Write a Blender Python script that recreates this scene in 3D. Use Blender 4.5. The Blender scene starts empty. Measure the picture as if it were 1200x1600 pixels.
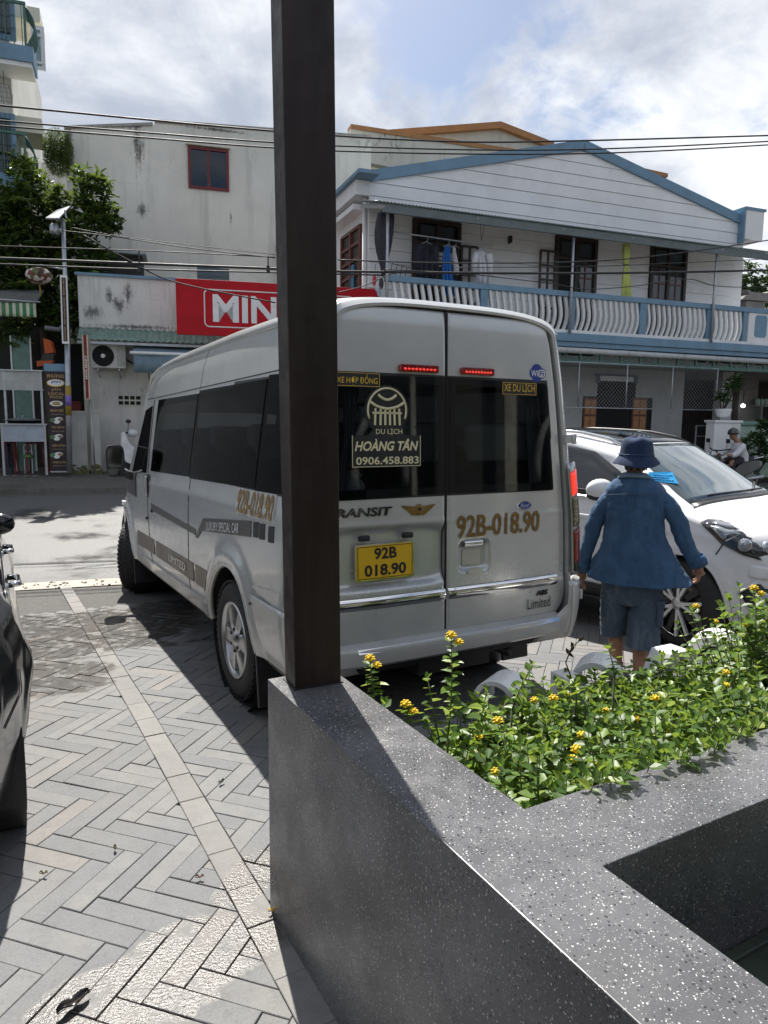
import bpy, bmesh, math, random
import numpy as np
from math import sin, cos, tan, pi, radians, sqrt, atan2
from mathutils import Vector, Matrix, Euler, Quaternion

SC = bpy.context.scene
COL = SC.collection
random.seed(7)
RNG = np.random.default_rng(7)

# ------------------------------------------------------------------ camera
CAM_H, FPX, PITCH, ROLL = 1.75, 1110.0, 7.44, 0.63
cam_data = bpy.data.cameras.new('camera')
cam = bpy.data.objects.new('camera', cam_data)
COL.objects.link(cam)
SC.camera = cam
cam_data.sensor_fit = 'VERTICAL'
cam_data.sensor_height = 32.0
cam_data.lens = 32.0 * FPX / 1600.0
cam_data.clip_start = 0.05
cam_data.clip_end = 800
_p, _r = radians(PITCH), radians(ROLL)
_f = Vector((0, cos(_p), -sin(_p)))
_x0 = Vector((1, 0, 0)); _u0 = _x0.cross(_f)
CR = _x0 * cos(_r) + _u0 * sin(_r)
CU = -_x0 * sin(_r) + _u0 * cos(_r)
CF = _f
cam.matrix_world = Matrix(((CR.x, CU.x, -CF.x, 0), (CR.y, CU.y, -CF.y, 0), (CR.z, CU.z, -CF.z, CAM_H), (0, 0, 0, 1)))
EYE = Vector((0, 0, CAM_H))

# ------------------------------------------------------------------ light
SUN_AZ, SUN_EL = radians(-18.0), radians(54.0)      # azimuth from +Y, positive towards +X
SUN = Vector((sin(SUN_AZ) * cos(SUN_EL), cos(SUN_AZ) * cos(SUN_EL), sin(SUN_EL)))
sd = bpy.data.lights.new('sun', 'SUN')
sd.energy = 4.3
sd.angle = radians(0.55)
sd.color = (1.0, 0.955, 0.89)
so = bpy.data.objects.new('sun', sd)
COL.objects.link(so)
so.rotation_euler = SUN.to_track_quat('Z', 'Y').to_euler()

world = bpy.data.worlds.new('World')
SC.world = world
world.use_nodes = True
_n = world.node_tree.nodes; _l = world.node_tree.links
_n.clear()
w_out = _n.new('ShaderNodeOutputWorld')
w_bg = _n.new('ShaderNodeBackground'); w_bg.inputs['Strength'].default_value = 0.12
sky = _n.new('ShaderNodeTexSky'); sky.sky_type = 'NISHITA'; sky.sun_disc = False
sky.sun_elevation = SUN_EL; sky.sun_rotation = SUN_AZ
sky.air_density = 1.0; sky.dust_density = 1.5; sky.ozone_density = 1.0
w_tc = _n.new('ShaderNodeTexCoord')
w_sep = _n.new('ShaderNodeSeparateXYZ'); _l.new(w_tc.outputs['Generated'], w_sep.inputs[0])


def _wm(op, a, b=None, c=None, clamp=False):
    m = _n.new('ShaderNodeMath'); m.operation = op; m.use_clamp = clamp
    for i, v in enumerate((a, b, c)):
        if v is None: continue
        if isinstance(v, (int, float)): m.inputs[i].default_value = v
        else: _l.new(v, m.inputs[i])
    return m.outputs[0]


def _wnoise(vec, scale, detail, rough, dist=0.0):
    t = _n.new('ShaderNodeTexNoise'); t.noise_dimensions = '3D'
    t.inputs['Scale'].default_value = scale; t.inputs['Detail'].default_value = detail
    t.inputs['Roughness'].default_value = rough; t.inputs['Distortion'].default_value = dist
    _l.new(vec, t.inputs['Vector'])
    return t.outputs['Fac']


def _wramp(v, a, b):
    m = _n.new('ShaderNodeMapRange'); m.interpolation_type = 'SMOOTHSTEP'
    m.inputs['From Min'].default_value = a; m.inputs['From Max'].default_value = b
    _l.new(v, m.inputs['Value'])
    return m.outputs['Result']


# cloud layer: directions projected on a flat layer overhead
zc = _wm('ADD', _wm('MAXIMUM', w_sep.outputs['Z'], 0.0), 0.42)
cx = _wm('DIVIDE', w_sep.outputs['X'], zc); cy = _wm('DIVIDE', w_sep.outputs['Y'], zc)
w_cmb = _n.new('ShaderNodeCombineXYZ')
_l.new(cx, w_cmb.inputs[0]); _l.new(cy, w_cmb.inputs[1]); w_cmb.inputs[2].default_value = 31.4
cl_a = _wnoise(w_cmb.outputs[0], 1.55, 10.0, 0.58, 0.35)
w_map = _n.new('ShaderNodeMapping'); w_map.inputs['Location'].default_value = (0.10, 0.17, 0.10)
_l.new(w_cmb.outputs[0], w_map.inputs['Vector'])
cl_b = _wnoise(w_map.outputs[0], 1.55, 10.0, 0.58, 0.35)       # same field, shifted: self shading
cl_c = _wnoise(w_cmb.outputs[0], 5.2, 9.0, 0.62, 0.5)
cl_d = _wnoise(w_cmb.outputs[0], 0.62, 3.0, 0.5, 0.0)
cover = _wramp(_wm('ADD', cl_a, _wm('MULTIPLY', _wm('SUBTRACT', cl_c, 0.5), 0.20)), 0.385, 0.50)
shade = _wramp(_wm('ADD', _wm('ADD', _wm('MULTIPLY', _wm('SUBTRACT', cl_b, cl_a), 0.9), _wm('MULTIPLY', _wm('SUBTRACT', cl_c, 0.5), 0.42)), _wm('MULTIPLY', _wm('SUBTRACT', cl_d, 0.5), 0.55)), -0.15, 0.26)
w_cc = _n.new('ShaderNodeMixRGB')
w_cc.inputs['Color1'].default_value = (2.15, 2.38, 2.85, 1); w_cc.inputs['Color2'].default_value = (5.3, 5.35, 5.4, 1)
_l.new(shade, w_cc.inputs['Fac'])
w_hz = _n.new('ShaderNodeMixRGB')
_l.new(_wm('MULTIPLY', cover, 0.96), w_hz.inputs['Fac'])
w_sat = _n.new('ShaderNodeHueSaturation'); w_sat.inputs['Saturation'].default_value = 1.1; w_sat.inputs['Value'].default_value = 0.50
_l.new(sky.outputs[0], w_sat.inputs['Color']); _l.new(w_sat.outputs[0], w_hz.inputs['Color1']); _l.new(w_cc.outputs[0], w_hz.inputs['Color2'])
_l.new(w_hz.outputs[0], w_bg.inputs['Color'])
_l.new(w_bg.outputs[0], w_out.inputs['Surface'])

SC.view_settings.view_transform = 'Standard'
SC.view_settings.look = 'None'
SC.view_settings.exposure = 0.98
SC.view_settings.gamma = 1.0
SC.view_settings.use_curve_mapping = False
SC.render.engine = 'CYCLES'
SC.cycles.max_bounces = 7
SC.cycles.diffuse_bounces = 4
SC.cycles.glossy_bounces = 4
SC.cycles.transmission_bounces = 5
SC.cycles.transparent_max_bounces = 8
SC.cycles.sample_clamp_indirect = 6.0
SC.cycles.caustics_reflective = False
SC.cycles.caustics_refractive = False
SC.cycles.use_denoising = True


# ------------------------------------------------------------------ geometry of the place
def ray(px, py):
    return CF * FPX + CR * (px - 600) - CU * (py - 800)


def at_z(px, py, z):
    d = ray(px, py)
    return EYE + d * ((z - CAM_H) / d.z)


def at_y(px, py, y):
    d = ray(px, py)
    return EYE + d * (y / d.y)


ROAD_DIR = radians(18)
RN = Vector((-sin(ROAD_DIR), cos(ROAD_DIR), 0)); RD = Vector((cos(ROAD_DIR), sin(ROAD_DIR), 0))
PROFILE = [(-60, 0), (4.3, 0), (8.2, -0.10), (9.2, -0.10), (15.55, 0.16)]


def ground_z(x, y):
    q = x * RN.x + y * RN.y
    for (q0, z0), (q1, z1) in zip(PROFILE, PROFILE[1:]):
        if q <= q1:
            return z0 + (z1 - z0) * (q - q0) / (q1 - q0)
    return PROFILE[-1][1]


# ------------------------------------------------------------------ object helpers
def obj(name, mesh, parent=None, mat=None):
    o = bpy.data.objects.new(name, mesh)
    COL.objects.link(o)
    if parent is not None: o.parent = parent
    if mat is not None and not mesh.materials: mesh.materials.append(mat)
    return o


def tag(o, label=None, cat=None, group=None, kind=None):
    if label: o['label'] = label
    if cat: o['category'] = cat
    if group: o['group'] = group
    if kind: o['kind'] = kind
    return o


def thing(name, label, cat, loc=(0, 0, 0), rz=0.0, group=None):
    o = bpy.data.objects.new(name, None)
    COL.objects.link(o)
    o.empty_display_size = 0.2
    o.location = loc
    o.rotation_euler = (0, 0, rz)
    return tag(o, label, cat, group)


def frame(origin, x, y, z):
    return Matrix(((x[0], y[0], z[0], origin[0]), (x[1], y[1], z[1], origin[1]), (x[2], y[2], z[2], origin[2]), (0, 0, 0, 1)))


class MB:
    """Collects shapes and links them as ONE mesh object."""

    def __init__(self):
        self.v = []; self.f = []; self.m = []; self.s = []

    def add(self, vs, fs, mi=0, smooth=False):
        o = len(self.v)
        self.v.extend([tuple(p) for p in vs])
        for f in fs:
            self.f.append([i + o for i in f]); self.m.append(mi); self.s.append(smooth)
        return self

    def box(self, c, s, rz=0.0, mi=0, mat=None):
        hx, hy, hz = s[0] / 2, s[1] / 2, s[2] / 2
        vs = [Vector((sx * hx, sy * hy, sz * hz)) for sz in (-1, 1) for sy in (-1, 1) for sx in (-1, 1)]
        if rz:
            R = Matrix.Rotation(rz, 3, 'Z'); vs = [R @ v for v in vs]
        if mat is not None:
            vs = [mat @ v for v in vs]
        else:
            vs = [v + Vector(c) for v in vs]
        return self.add(vs, [(0, 2, 3, 1), (4, 5, 7, 6), (0, 1, 5, 4), (2, 6, 7, 3), (0, 4, 6, 2), (1, 3, 7, 5)], mi)

    def bar(self, a, b, w, h=None, up=(0, 0, 1), mi=0):
        a, b = Vector(a), Vector(b); h = h or w
        d = (b - a); L = d.length; d.normalize()
        up = Vector(up)
        if abs(d.dot(up)) > 0.98: up = Vector((1, 0, 0))
        s = d.cross(up).normalized(); t = s.cross(d)
        vs = [p + s * (sx * w / 2) + t * (st * h / 2) for p in (a, b) for sx, st in ((-1, -1), (1, -1), (1, 1), (-1, 1))]
        return self.add(vs, [(0, 3, 2, 1), (4, 5, 6, 7), (0, 1, 5, 4), (1, 2, 6, 5), (2, 3, 7, 6), (3, 0, 4, 7)], mi)

    def tube(self, pts, r, n=8, mi=0, cap=True, smooth=True, closed=False):
        pts = [Vector(p) for p in pts]; k = len(pts)
        rs = r if isinstance(r, (list, tuple)) else [r] * k
        vs = []; prev = None
        for i, p in enumerate(pts):
            if closed: d = pts[(i + 1) % k] - pts[i - 1]
            else: d = pts[min(i + 1, k - 1)] - pts[max(i - 1, 0)]
            if d.length < 1e-9: d = Vector((0, 0, 1))
            d.normalize()
            if prev is None:
                a = Vector((0, 0, 1)) if abs(d.z) < 0.9 else Vector((1, 0, 0))
                s = d.cross(a).normalized()
            else:
                s = (prev - d * prev.dot(d))
                s = s.normalized() if s.length > 1e-6 else d.orthogonal().normalized()
            prev = s
            t = d.cross(s)
            vs += [p + (s * cos(2 * pi * j / n) + t * sin(2 * pi * j / n)) * rs[i] for j in range(n)]
        fs = []
        for i in range(k if closed else k - 1):
            i2 = (i + 1) % k
            for j in range(n):
                fs.append((i * n + j, i * n + (j + 1) % n, i2 * n + (j + 1) % n, i2 * n + j))
        if cap and not closed:
            fs.append(tuple(range(n - 1, -1, -1))); fs.append(tuple((k - 1) * n + j for j in range(n)))
        return self.add(vs, fs, mi, smooth)

    def lathe(self, prof, n=24, M=None, mi=0, smooth=True, arc=2 * pi):
        vs = []; full = abs(arc - 2 * pi) < 1e-6; c = n if full else n + 1
        for r, z in prof:
            for j in range(c):
                a = arc * j / n
                v = Vector((r * cos(a), r * sin(a), z))
                vs.append(M @ v if M is not None else v)
        fs = []
        for i in range(len(prof) - 1):
            for j in range(n):
                j2 = (j + 1) % c if full else j + 1
                fs.append((i * c + j, i * c + j2, (i + 1) * c + j2, (i + 1) * c + j))
        return self.add(vs, fs, mi, smooth)

    def prism(self, poly, d, M=None, mi=0, smooth=False):
        """poly in local xy, extruded from 0 to d along local z."""
        n = len(poly)
        vs = [Vector((p[0], p[1], 0)) for p in poly] + [Vector((p[0], p[1], d)) for p in poly]
        if M is not None: vs = [M @ v for v in vs]
        fs = [tuple(range(n - 1, -1, -1)), tuple(range(n, 2 * n))]
        fs += [(i, (i + 1) % n, n + (i + 1) % n, n + i) for i in range(n)]
        return self.add(vs, fs, mi, smooth)

    def grid(self, fn, nu, nv, mi=0, smooth=True, keep=None, flip=False):
        vs = [fn(i / nu, j / nv) for j in range(nv + 1) for i in range(nu + 1)]
        fs = []
        for j in range(nv):
            for i in range(nu):
                if keep and not keep((i + .5) / nu, (j + .5) / nv): continue
                a = j * (nu + 1) + i
                q = (a, a + 1, a + nu + 2, a + nu + 1)
                fs.append(q[::-1] if flip else q)
        return self.add(vs, fs, mi, smooth)

    def ball(self, c, r, n=12, m=8, mi=0, M=None):
        r = (r, r, r) if isinstance(r, (int, float)) else r
        vs = []; fs = []
        for j in range(m + 1):
            t = pi * j / m
            for i in range(n):
                a = 2 * pi * i / n
                v = Vector((r[0] * sin(t) * cos(a), r[1] * sin(t) * sin(a), r[2] * cos(t)))
                if M is not None: v = M @ v
                vs.append(v + Vector(c))
        for j in range(m):
            for i in range(n):
                fs.append((j * n + i, (j + 1) * n + i, (j + 1) * n + (i + 1) % n, j * n + (i + 1) % n))
        return self.add(vs, fs, mi, True)

    def mesh(self, name):
        me = bpy.data.meshes.new(name)
        me.from_pydata(self.v, [], self.f)
        me.polygons.foreach_set('material_index', self.m)
        me.polygons.foreach_set('use_smooth', self.s)
        me.update()
        return me

    def build(self, name, mat, parent=None, bevel=0.0, seg=2, sharp=None, solid=0.0, weld=False, subsurf=0):
        me = self.mesh(name)
        for m in (mat if isinstance(mat, (list, tuple)) else [mat]):
            me.materials.append(m)
        if weld or bevel or sharp is not None:
            bm = bmesh.new(); bm.from_mesh(me)
            if weld: bmesh.ops.remove_doubles(bm, verts=bm.verts, dist=1e-4)
            bmesh.ops.recalc_face_normals(bm, faces=bm.faces)
            bm.to_mesh(me); bm.free()
        o = obj(name, me, parent)
        if sharp is not None:
            me.set_sharp_from_angle(angle=radians(sharp))
            for p in me.polygons: p.use_smooth = True
        if solid:
            md = o.modifiers.new('solid', 'SOLIDIFY'); md.thickness = solid; md.offset = 0
        if bevel:
            md = o.modifiers.new('bevel', 'BEVEL'); md.width = bevel; md.segments = seg; md.limit_method = 'ANGLE'; md.angle_limit = radians(40)
            md.harden_normals = False
        if subsurf:
            md = o.modifiers.new('sub', 'SUBSURF'); md.levels = subsurf; md.render_levels = subsurf
        return o


# ------------------------------------------------------------------ material helpers
MATS = {}


class NT:
    def __init__(self, m):
        self.t = m.node_tree; self.n = self.t.nodes; self.l = self.t.links
        self.n.clear()
        self.out = self.n.new('ShaderNodeOutputMaterial')
        self.b = self.n.new('ShaderNodeBsdfPrincipled')
        self.l.new(self.b.outputs[0], self.out.inputs[0])

    def _set(self, s, v):
        if isinstance(v, bpy.types.NodeSocket): self.l.new(v, s)
        elif v is not None:
            if isinstance(v, (tuple, list)) and len(v) == 3 and s.type == 'RGBA': v = (*v, 1)
            s.default_value = v

    def node(self, typ, ins=None, **kw):
        n = self.n.new(typ)
        for k, v in kw.items(): setattr(n, k, v)
        for k, v in (ins or {}).items(): self._set(n.inputs[k], v)
        return n

    def coord(self, kind='Object', scale=(1, 1, 1), loc=(0, 0, 0), rot=(0, 0, 0)):
        if kind == 'World':
            v = self.n.new('ShaderNodeNewGeometry').outputs['Position']
        else:
            v = self.n.new('ShaderNodeTexCoord').outputs[kind]
        return self.node('ShaderNodeMapping', {'Vector': v, 'Scale': scale, 'Location': loc, 'Rotation': rot}).outputs[0]

    def noise(self, vec, scale, detail=4, rough=0.55, dist=0.0, col=False):
        n = self.node('ShaderNodeTexNoise', {'Vector': vec, 'Scale': scale, 'Detail': detail, 'Roughness': rough, 'Distortion': dist})
        return n.outputs['Color' if col else 'Fac']

    def vor(self, vec, scale, out='Distance', feature='F1', rnd=1.0):
        n = self.node('ShaderNodeTexVoronoi', {'Vector': vec, 'Scale': scale, 'Randomness': rnd}, feature=feature)
        return n.outputs[out]

    def ramp(self, v, a, b, lo=0.0, hi=1.0, smooth=True):
        n = self.node('ShaderNodeMapRange', {'Value': v, 'From Min': a, 'From Max': b, 'To Min': lo, 'To Max': hi})
        n.interpolation_type = 'SMOOTHSTEP' if smooth else 'LINEAR'
        return n.outputs['Result']

    def mix(self, f, a, b, typ='MIX'):
        n = self.node('ShaderNodeMixRGB', {'Fac': f, 'Color1': a, 'Color2': b}, blend_type=typ)
        return n.outputs[0]

    def math(self, op, a, b=None, clamp=False):
        n = self.n.new('ShaderNodeMath'); n.operation = op; n.use_clamp = clamp
        self._set(n.inputs[0], a)
        if b is not None: self._set(n.inputs[1], b)
        return n.outputs[0]

    def bump(self, h, strength=0.3, dist=0.01, normal=None):
        n = self.node('ShaderNodeBump', {'Height': h, 'Strength': strength, 'Distance': dist})
        if normal is not None: self.l.new(normal, n.inputs['Normal'])
        return n.outputs[0]

    def set(self, **kw):
        names = dict(color='Base Color', rough='Roughness', metal='Metallic', normal='Normal', spec='Specular IOR Level', coat='Coat Weight', coat_rough='Coat Roughness',
                     emit='Emission Color', emit_s='Emission Strength', alpha='Alpha', trans='Transmission Weight', ior='IOR', sheen='Sheen Weight', sss='Subsurface Weight')
        for k, v in kw.items(): self._set(self.b.inputs[names[k]], v)


def newmat(name):
    m = bpy.data.materials.new(name); m.use_nodes = True
    MATS[name] = m
    return m, NT(m)


def plain(name, color, rough=0.6, metal=0.0, var=0.12, scale=6.0, bump=0.0, bscale=60.0, coat=0.0, spec=0.5, dirt=0.0, coord='Object'):
    """Base colour with soft blotches, optional fine relief and grime; every simple material goes through it."""
    if name in MATS: return MATS[name]
    m, t = newmat(name)
    v = t.coord(coord)
    n = t.noise(v, scale, 5, 0.6)
    lo = tuple(c * (1 - var) for c in color); hi = tuple(min(1, c * (1 + var)) for c in color)
    c = t.mix(t.ramp(n, 0.3, 0.7), lo, hi)
    if dirt:
        d = t.ramp(t.noise(v, scale * 0.35, 7, 0.7, 0.4), 0.48, 0.72)
        c = t.mix(t.math('MULTIPLY', d, dirt), c, (0.06, 0.055, 0.05))
    t.set(color=c, rough=t.ramp(n, 0.2, 0.8, max(0.02, rough - 0.08), min(1, rough + 0.08)), metal=metal, spec=spec, coat=coat, coat_rough=0.05)
    if bump:
        t.set(normal=t.bump(t.noise(v, bscale, 4, 0.6), bump, 0.01))
    return m


def text_mesh(body, size=1.0, bold=0.0, extrude=0.0, shear=0.0, align='CENTER', sx=1.0, spacing=1.0):
    cu = bpy.data.curves.new('lettering', 'FONT')
    cu.body = body; cu.size = size; cu.offset = bold * size; cu.extrude = extrude; cu.shear = shear
    cu.align_x = align; cu.align_y = 'CENTER'; cu.resolution_u = 3; cu.space_character = spacing
    to = bpy.data.objects.new('lettering', cu); COL.objects.link(to)
    dg = bpy.context.evaluated_depsgraph_get()
    me = bpy.data.meshes.new_from_object(to.evaluated_get(dg))
    bpy.data.objects.remove(to); bpy.data.curves.remove(cu)
    if sx != 1.0:
        for v in me.vertices: v.co.x *= sx
    return me


def text(name, body, size, mat, parent, M, fit=None, **kw):
    """Lettering lying in local xy of M. fit=(w,h): stretched to that size."""
    me = text_mesh(body, size, **kw)
    if fit and len(me.vertices):
        xs = [v.co.x for v in me.vertices]; ys = [v.co.y for v in me.vertices]
        w, h = max(xs) - min(xs), max(ys) - min(ys); cx_, cy_ = (max(xs) + min(xs)) / 2, (max(ys) + min(ys)) / 2
        kx = fit[0] / w; ky = (fit[1] / h) if fit[1] else kx
        for v in me.vertices:
            v.co.x = (v.co.x - cx_) * kx; v.co.y = (v.co.y - cy_) * ky
    me.transform(M)
    me.materials.clear(); me.materials.append(mat)
    return obj(name, me, parent)


# leaf template: folded, pointed; x along the leaf, z up
LEAF_V = np.array([(0, 0, 0), (.35, .28, .07), (.35, -.28, .07), (.40, 0, -.02), (.72, .17, .03), (.72, -.17, .03), (1, 0, -.08), (.15, .14, .05), (.15, -.14, .05)])
LEAF_F = [(0, 3, 1, 7), (0, 8, 2, 3), (3, 6, 4, 1), (3, 2, 5, 6)]
LEAF_F3 = [(0, 3, 1), (0, 2, 3), (3, 6, 1), (3, 2, 6)]


def leaves(name, pos, dirs, ups, size, mat, parent=None, width=1.0, fine=True):
    """Many leaves in one mesh: pos (N,3), dirs (N,3) leaf axis, ups (N,3), size (N,)."""
    pos = np.asarray(pos, float); N = len(pos)
    d = np.asarray(dirs, float); d /= np.linalg.norm(d, axis=1, keepdims=True) + 1e-9
    u = np.asarray(ups, float); s = np.cross(u, d); s /= np.linalg.norm(s, axis=1, keepdims=True) + 1e-9
    u = np.cross(d, s)
    F = LEAF_F if fine else LEAF_F3
    T = LEAF_V; k = len(T)
    P = pos[:, None, :] + np.asarray(size, float)[:, None, None] * (T[None, :, 0:1] * d[:, None, :] + T[None, :, 1:2] * width * s[:, None, :] + T[None, :, 2:3] * u[:, None, :])
    me = bpy.data.meshes.new(name)
    fl = [i for f in F for i in f]; nl = len(fl)
    idx = (np.array(fl)[None, :] + (np.arange(N) * k)[:, None]).ravel()
    me.vertices.add(N * k); me.vertices.foreach_set('co', P.ravel())
    me.loops.add(N * nl); me.loops.foreach_set('vertex_index', idx.astype(np.int32))
    sz = [len(f) for f in F]; st = np.cumsum([0] + sz[:-1])
    me.polygons.add(N * len(F))
    me.polygons.foreach_set('loop_start', (np.array(st)[None, :] + (np.arange(N) * nl)[:, None]).ravel().astype(np.int32))
    me.polygons.foreach_set('loop_total', np.tile(np.array(sz), N).astype(np.int32))
    at = me.attributes.new('tone', 'FLOAT', 'POINT')
    at.data.foreach_set('value', np.repeat(RNG.random(N), k).astype(np.float32))
    me.update(calc_edges=True)
    me.materials.append(mat)
    return obj(name, me, parent)


def rand_dirs(n, flat=0.5):
    a = RNG.random(n) * 2 * pi; z = RNG.normal(0, flat, n)
    v = np.stack([np.cos(a), np.sin(a), z], 1)
    return v / np.linalg.norm(v, axis=1, keepdims=True)
# ------------------------------------------------------------------ materials of the setting
WET_SPOTS = []      # (x, y, radius x, radius y, angle) of the wet patches on the drive


def _spot(px, py, rx, ry, ang):
    p = at_z(px, py, ground_z(*at_z(px, py, 0).to_2d()))
    WET_SPOTS.append((p.x, p.y, rx, ry, ang))


_spot(140, 985, 1.05, 0.85, radians(10))
_spot(290, 945, 0.8, 0.6, radians(60))
_spot(70, 1060, 0.5, 0.45, 0)
_spot(330, 1480, 0.34, 0.20, radians(20))
_spot(215, 1545, 0.30, 0.17, radians(15))
_spot(395, 1370, 0.10, 0.26, radians(-20))
_spot(120, 1600, 0.20, 0.12, 0)


def wet_mask(t, pos):
    """0..1 in the wet patches (ragged edges), world space."""
    total = None
    sx = t.node('ShaderNodeSeparateXYZ', {'Vector': pos})
    for x, y, rx, ry, a in WET_SPOTS:
        dx = t.math('SUBTRACT', sx.outputs[0], x); dy = t.math('SUBTRACT', sx.outputs[1], y)
        u = t.math('DIVIDE', t.math('ADD', t.math('MULTIPLY', dx, cos(a)), t.math('MULTIPLY', dy, sin(a))), rx)
        w = t.math('DIVIDE', t.math('SUBTRACT', t.math('MULTIPLY', dy, cos(a)), t.math('MULTIPLY', dx, sin(a))), ry)
        g = t.math('SUBTRACT', 1.0, t.math('SQRT', t.math('ADD', t.math('MULTIPLY', u, u), t.math('MULTIPLY', w, w))))
        total = g if total is None else t.math('MAXIMUM', total, g)
    n = t.noise(pos, 3.2, 6, 0.62, 0.6)
    f = t.math('ADD', total, t.math('MULTIPLY', t.math('SUBTRACT', n, 0.5), 1.5))
    return t.math('MULTIPLY', t.ramp(f, 0.0, 0.22), t.ramp(t.noise(pos, 11, 5, .65), .34, .5, .4, 1.0))


def paver_mat(name, a, b, c):
    m, t = newmat(name)
    pos = t.coord('World')
    tone = t.node('ShaderNodeAttribute', attribute_name='tone').outputs['Fac']
    n1 = t.noise(pos, 9, 6, 0.65, 0.3); n2 = t.noise(pos, 140, 4, 0.7); n3 = t.noise(pos, 2.1, 5, 0.6)
    base = t.mix(t.ramp(tone, 0.15, 0.6), a, b)
    base = t.mix(t.ramp(tone, 0.80, 0.97), base, c)
    base = t.mix(t.ramp(n1, 0.25, 0.8, 0, 0.5), base, tuple(x * 0.66 for x in a))
    base = t.mix(t.ramp(n3, 0.45, 0.75, 0, 0.35), base, (0.23, 0.205, 0.175))
    base = t.mix(t.ramp(n2, 0.35, 0.75, 0, 0.5), base, tuple(min(1, x * 1.35) for x in b))
    spots = t.ramp(t.vor(pos, 7.0), 0.10, 0.06)
    base = t.mix(t.math('MULTIPLY', spots, t.ramp(t.noise(pos, 1.7, 3), 0.58, 0.66, 0, .45)), base, (0.09, 0.085, 0.08))
    vein = t.noise(pos, 26, 7, 0.7, 1.5)
    base = t.mix(t.ramp(vein, .52, .72, 0, .35), base, tuple(x * .6 for x in a))
    wet = wet_mask(t, pos)
    wetc = t.mix(1.0, base, (0.35, 0.32, 0.29), 'MULTIPLY')
    col = t.mix(wet, base, wetc)
    rough = t.mix(wet, t.ramp(n2, 0.2, 0.8, 0.62, 0.8), (0.30, 0.30, 0.30))
    grain = t.noise(pos, 230, 3, 0.65)
    h = t.math('ADD', t.math('MULTIPLY', grain, 0.6), t.math('MULTIPLY', t.noise(pos, 55, 4, 0.6), 0.8))
    film = t.noise(pos, 105, 3, 0.6)
    hh = t.math('ADD', t.math('MULTIPLY', h, t.ramp(wet, 0, 1, 1.0, 0.25)), t.math('MULTIPLY', film, t.ramp(wet, 0, 1, 0.0, 1.05)))
    t.set(color=col, rough=rough, normal=t.bump(hh, 0.6, 0.0042), spec=t.ramp(wet, 0, 1, 0.25, 0.42))
    return m


M_PAVE = paver_mat('paving_stone', (0.155, 0.16, 0.166), (0.208, 0.207, 0.204), (0.228, 0.212, 0.196))
M_STRIP = paver_mat('strip_stone', (0.20, 0.197, 0.191), (0.236, 0.229, 0.218), (0.24, 0.219, 0.204))


def ground_mat(name, a, b, rough, scale=25, sheen=0.0, stain=(0.05, 0.05, 0.05), stain_amt=0.4, bumps=0.3):
    m, t = newmat(name)
    pos = t.coord('World')
    n1 = t.noise(pos, 0.7, 6, 0.6); n2 = t.noise(pos, scale, 5, 0.7); n3 = t.noise(pos, 160, 3, 0.7)
    c = t.mix(t.ramp(n2, 0.3, 0.7), a, b)
    st = t.ramp(n1, 0.5, 0.68)
    c = t.mix(t.math('MULTIPLY', st, stain_amt), c, stain)
    t.set(color=c, rough=t.mix(t.math('MULTIPLY', st, sheen), (rough,) * 3, (0.18,) * 3), normal=t.bump(t.math('ADD', n2, n3), bumps, 0.006))
    return m


M_GROUT = ground_mat('grout', (0.06, 0.057, 0.053), (0.10, 0.095, 0.088), 0.85)
M_ASPHALT = ground_mat('asphalt', (0.095, 0.095, 0.094), (0.15, 0.148, 0.144), 0.5, 40, 0.9, (0.055, 0.054, 0.053), 0.8)
M_GRAVEL = ground_mat('gravel', (0.33, 0.30, 0.26), (0.47, 0.44, 0.39), 0.8, 30, 0.2, (0.2, 0.17, 0.13), 0.4, 0.8)
M_PATH = ground_mat('old_concrete', (0.085, 0.08, 0.07), (0.14, 0.13, 0.115), 0.85, 12, 0.1, (0.05, 0.058, 0.035), 0.75, 0.5)
M_EARTH = ground_mat('earth', (0.05, 0.04, 0.03), (0.09, 0.07, 0.05), 0.95, 20)
M_LINE = ground_mat('yellow_line_paint', (0.62, 0.42, 0.06), (0.72, 0.52, 0.12), 0.6, 30, 0.2, (0.25, 0.2, 0.1), 0.5)


def terrazzo():
    m, t = newmat('terrazzo')
    p = t.coord('World')
    base = t.mix(t.ramp(t.noise(p, 3.5, 5, 0.6), 0.3, 0.72), (0.066, 0.067, 0.071), (0.122, 0.123, 0.128))
    base = t.mix(t.ramp(t.noise(p, 260, 3, 0.7), 0.45, 0.7, 0, 0.6), base, (0.12, 0.12, 0.125))
    for sc, th, keep, col in ((140, 0.20, 0.81, (0.54, 0.53, 0.51)), (240, 0.24, 0.74, (0.34, 0.335, 0.325)), (92, 0.14, 0.86, (0.54, 0.53, 0.505)), (120, 0.26, 0.8, (0.02, 0.02, 0.022))):
        q = t.node('ShaderNodeVectorMath', {0: p, 1: t.node('ShaderNodeVectorMath', {0: t.noise(p, 90, 2, 0.5, col=True), 1: (0.008, 0.008, 0.008)}, operation='MULTIPLY').outputs[0]}, operation='ADD').outputs[0]
        v = t.node('ShaderNodeTexVoronoi', {'Vector': q, 'Scale': sc})
        r = t.node('ShaderNodeSeparateColor', {'Color': v.outputs['Color']}).outputs[0]
        sel = t.math('GREATER_THAN', r, keep)
        chip = t.math('MULTIPLY', t.math('LESS_THAN', v.outputs['Distance'], t.math('MULTIPLY', t.math('ADD', r, 0.35), th)), sel)
        base = t.mix(chip, base, col)
    smudge = t.noise(p, 5.5, 6, 0.65, 0.5)
    t.set(color=base, rough=t.ramp(smudge, 0.3, 0.7, 0.20, 0.42), spec=0.5, normal=t.bump(t.noise(p, 30, 3), 0.05, 0.003))
    return m


M_TERRAZZO = terrazzo()


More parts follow.
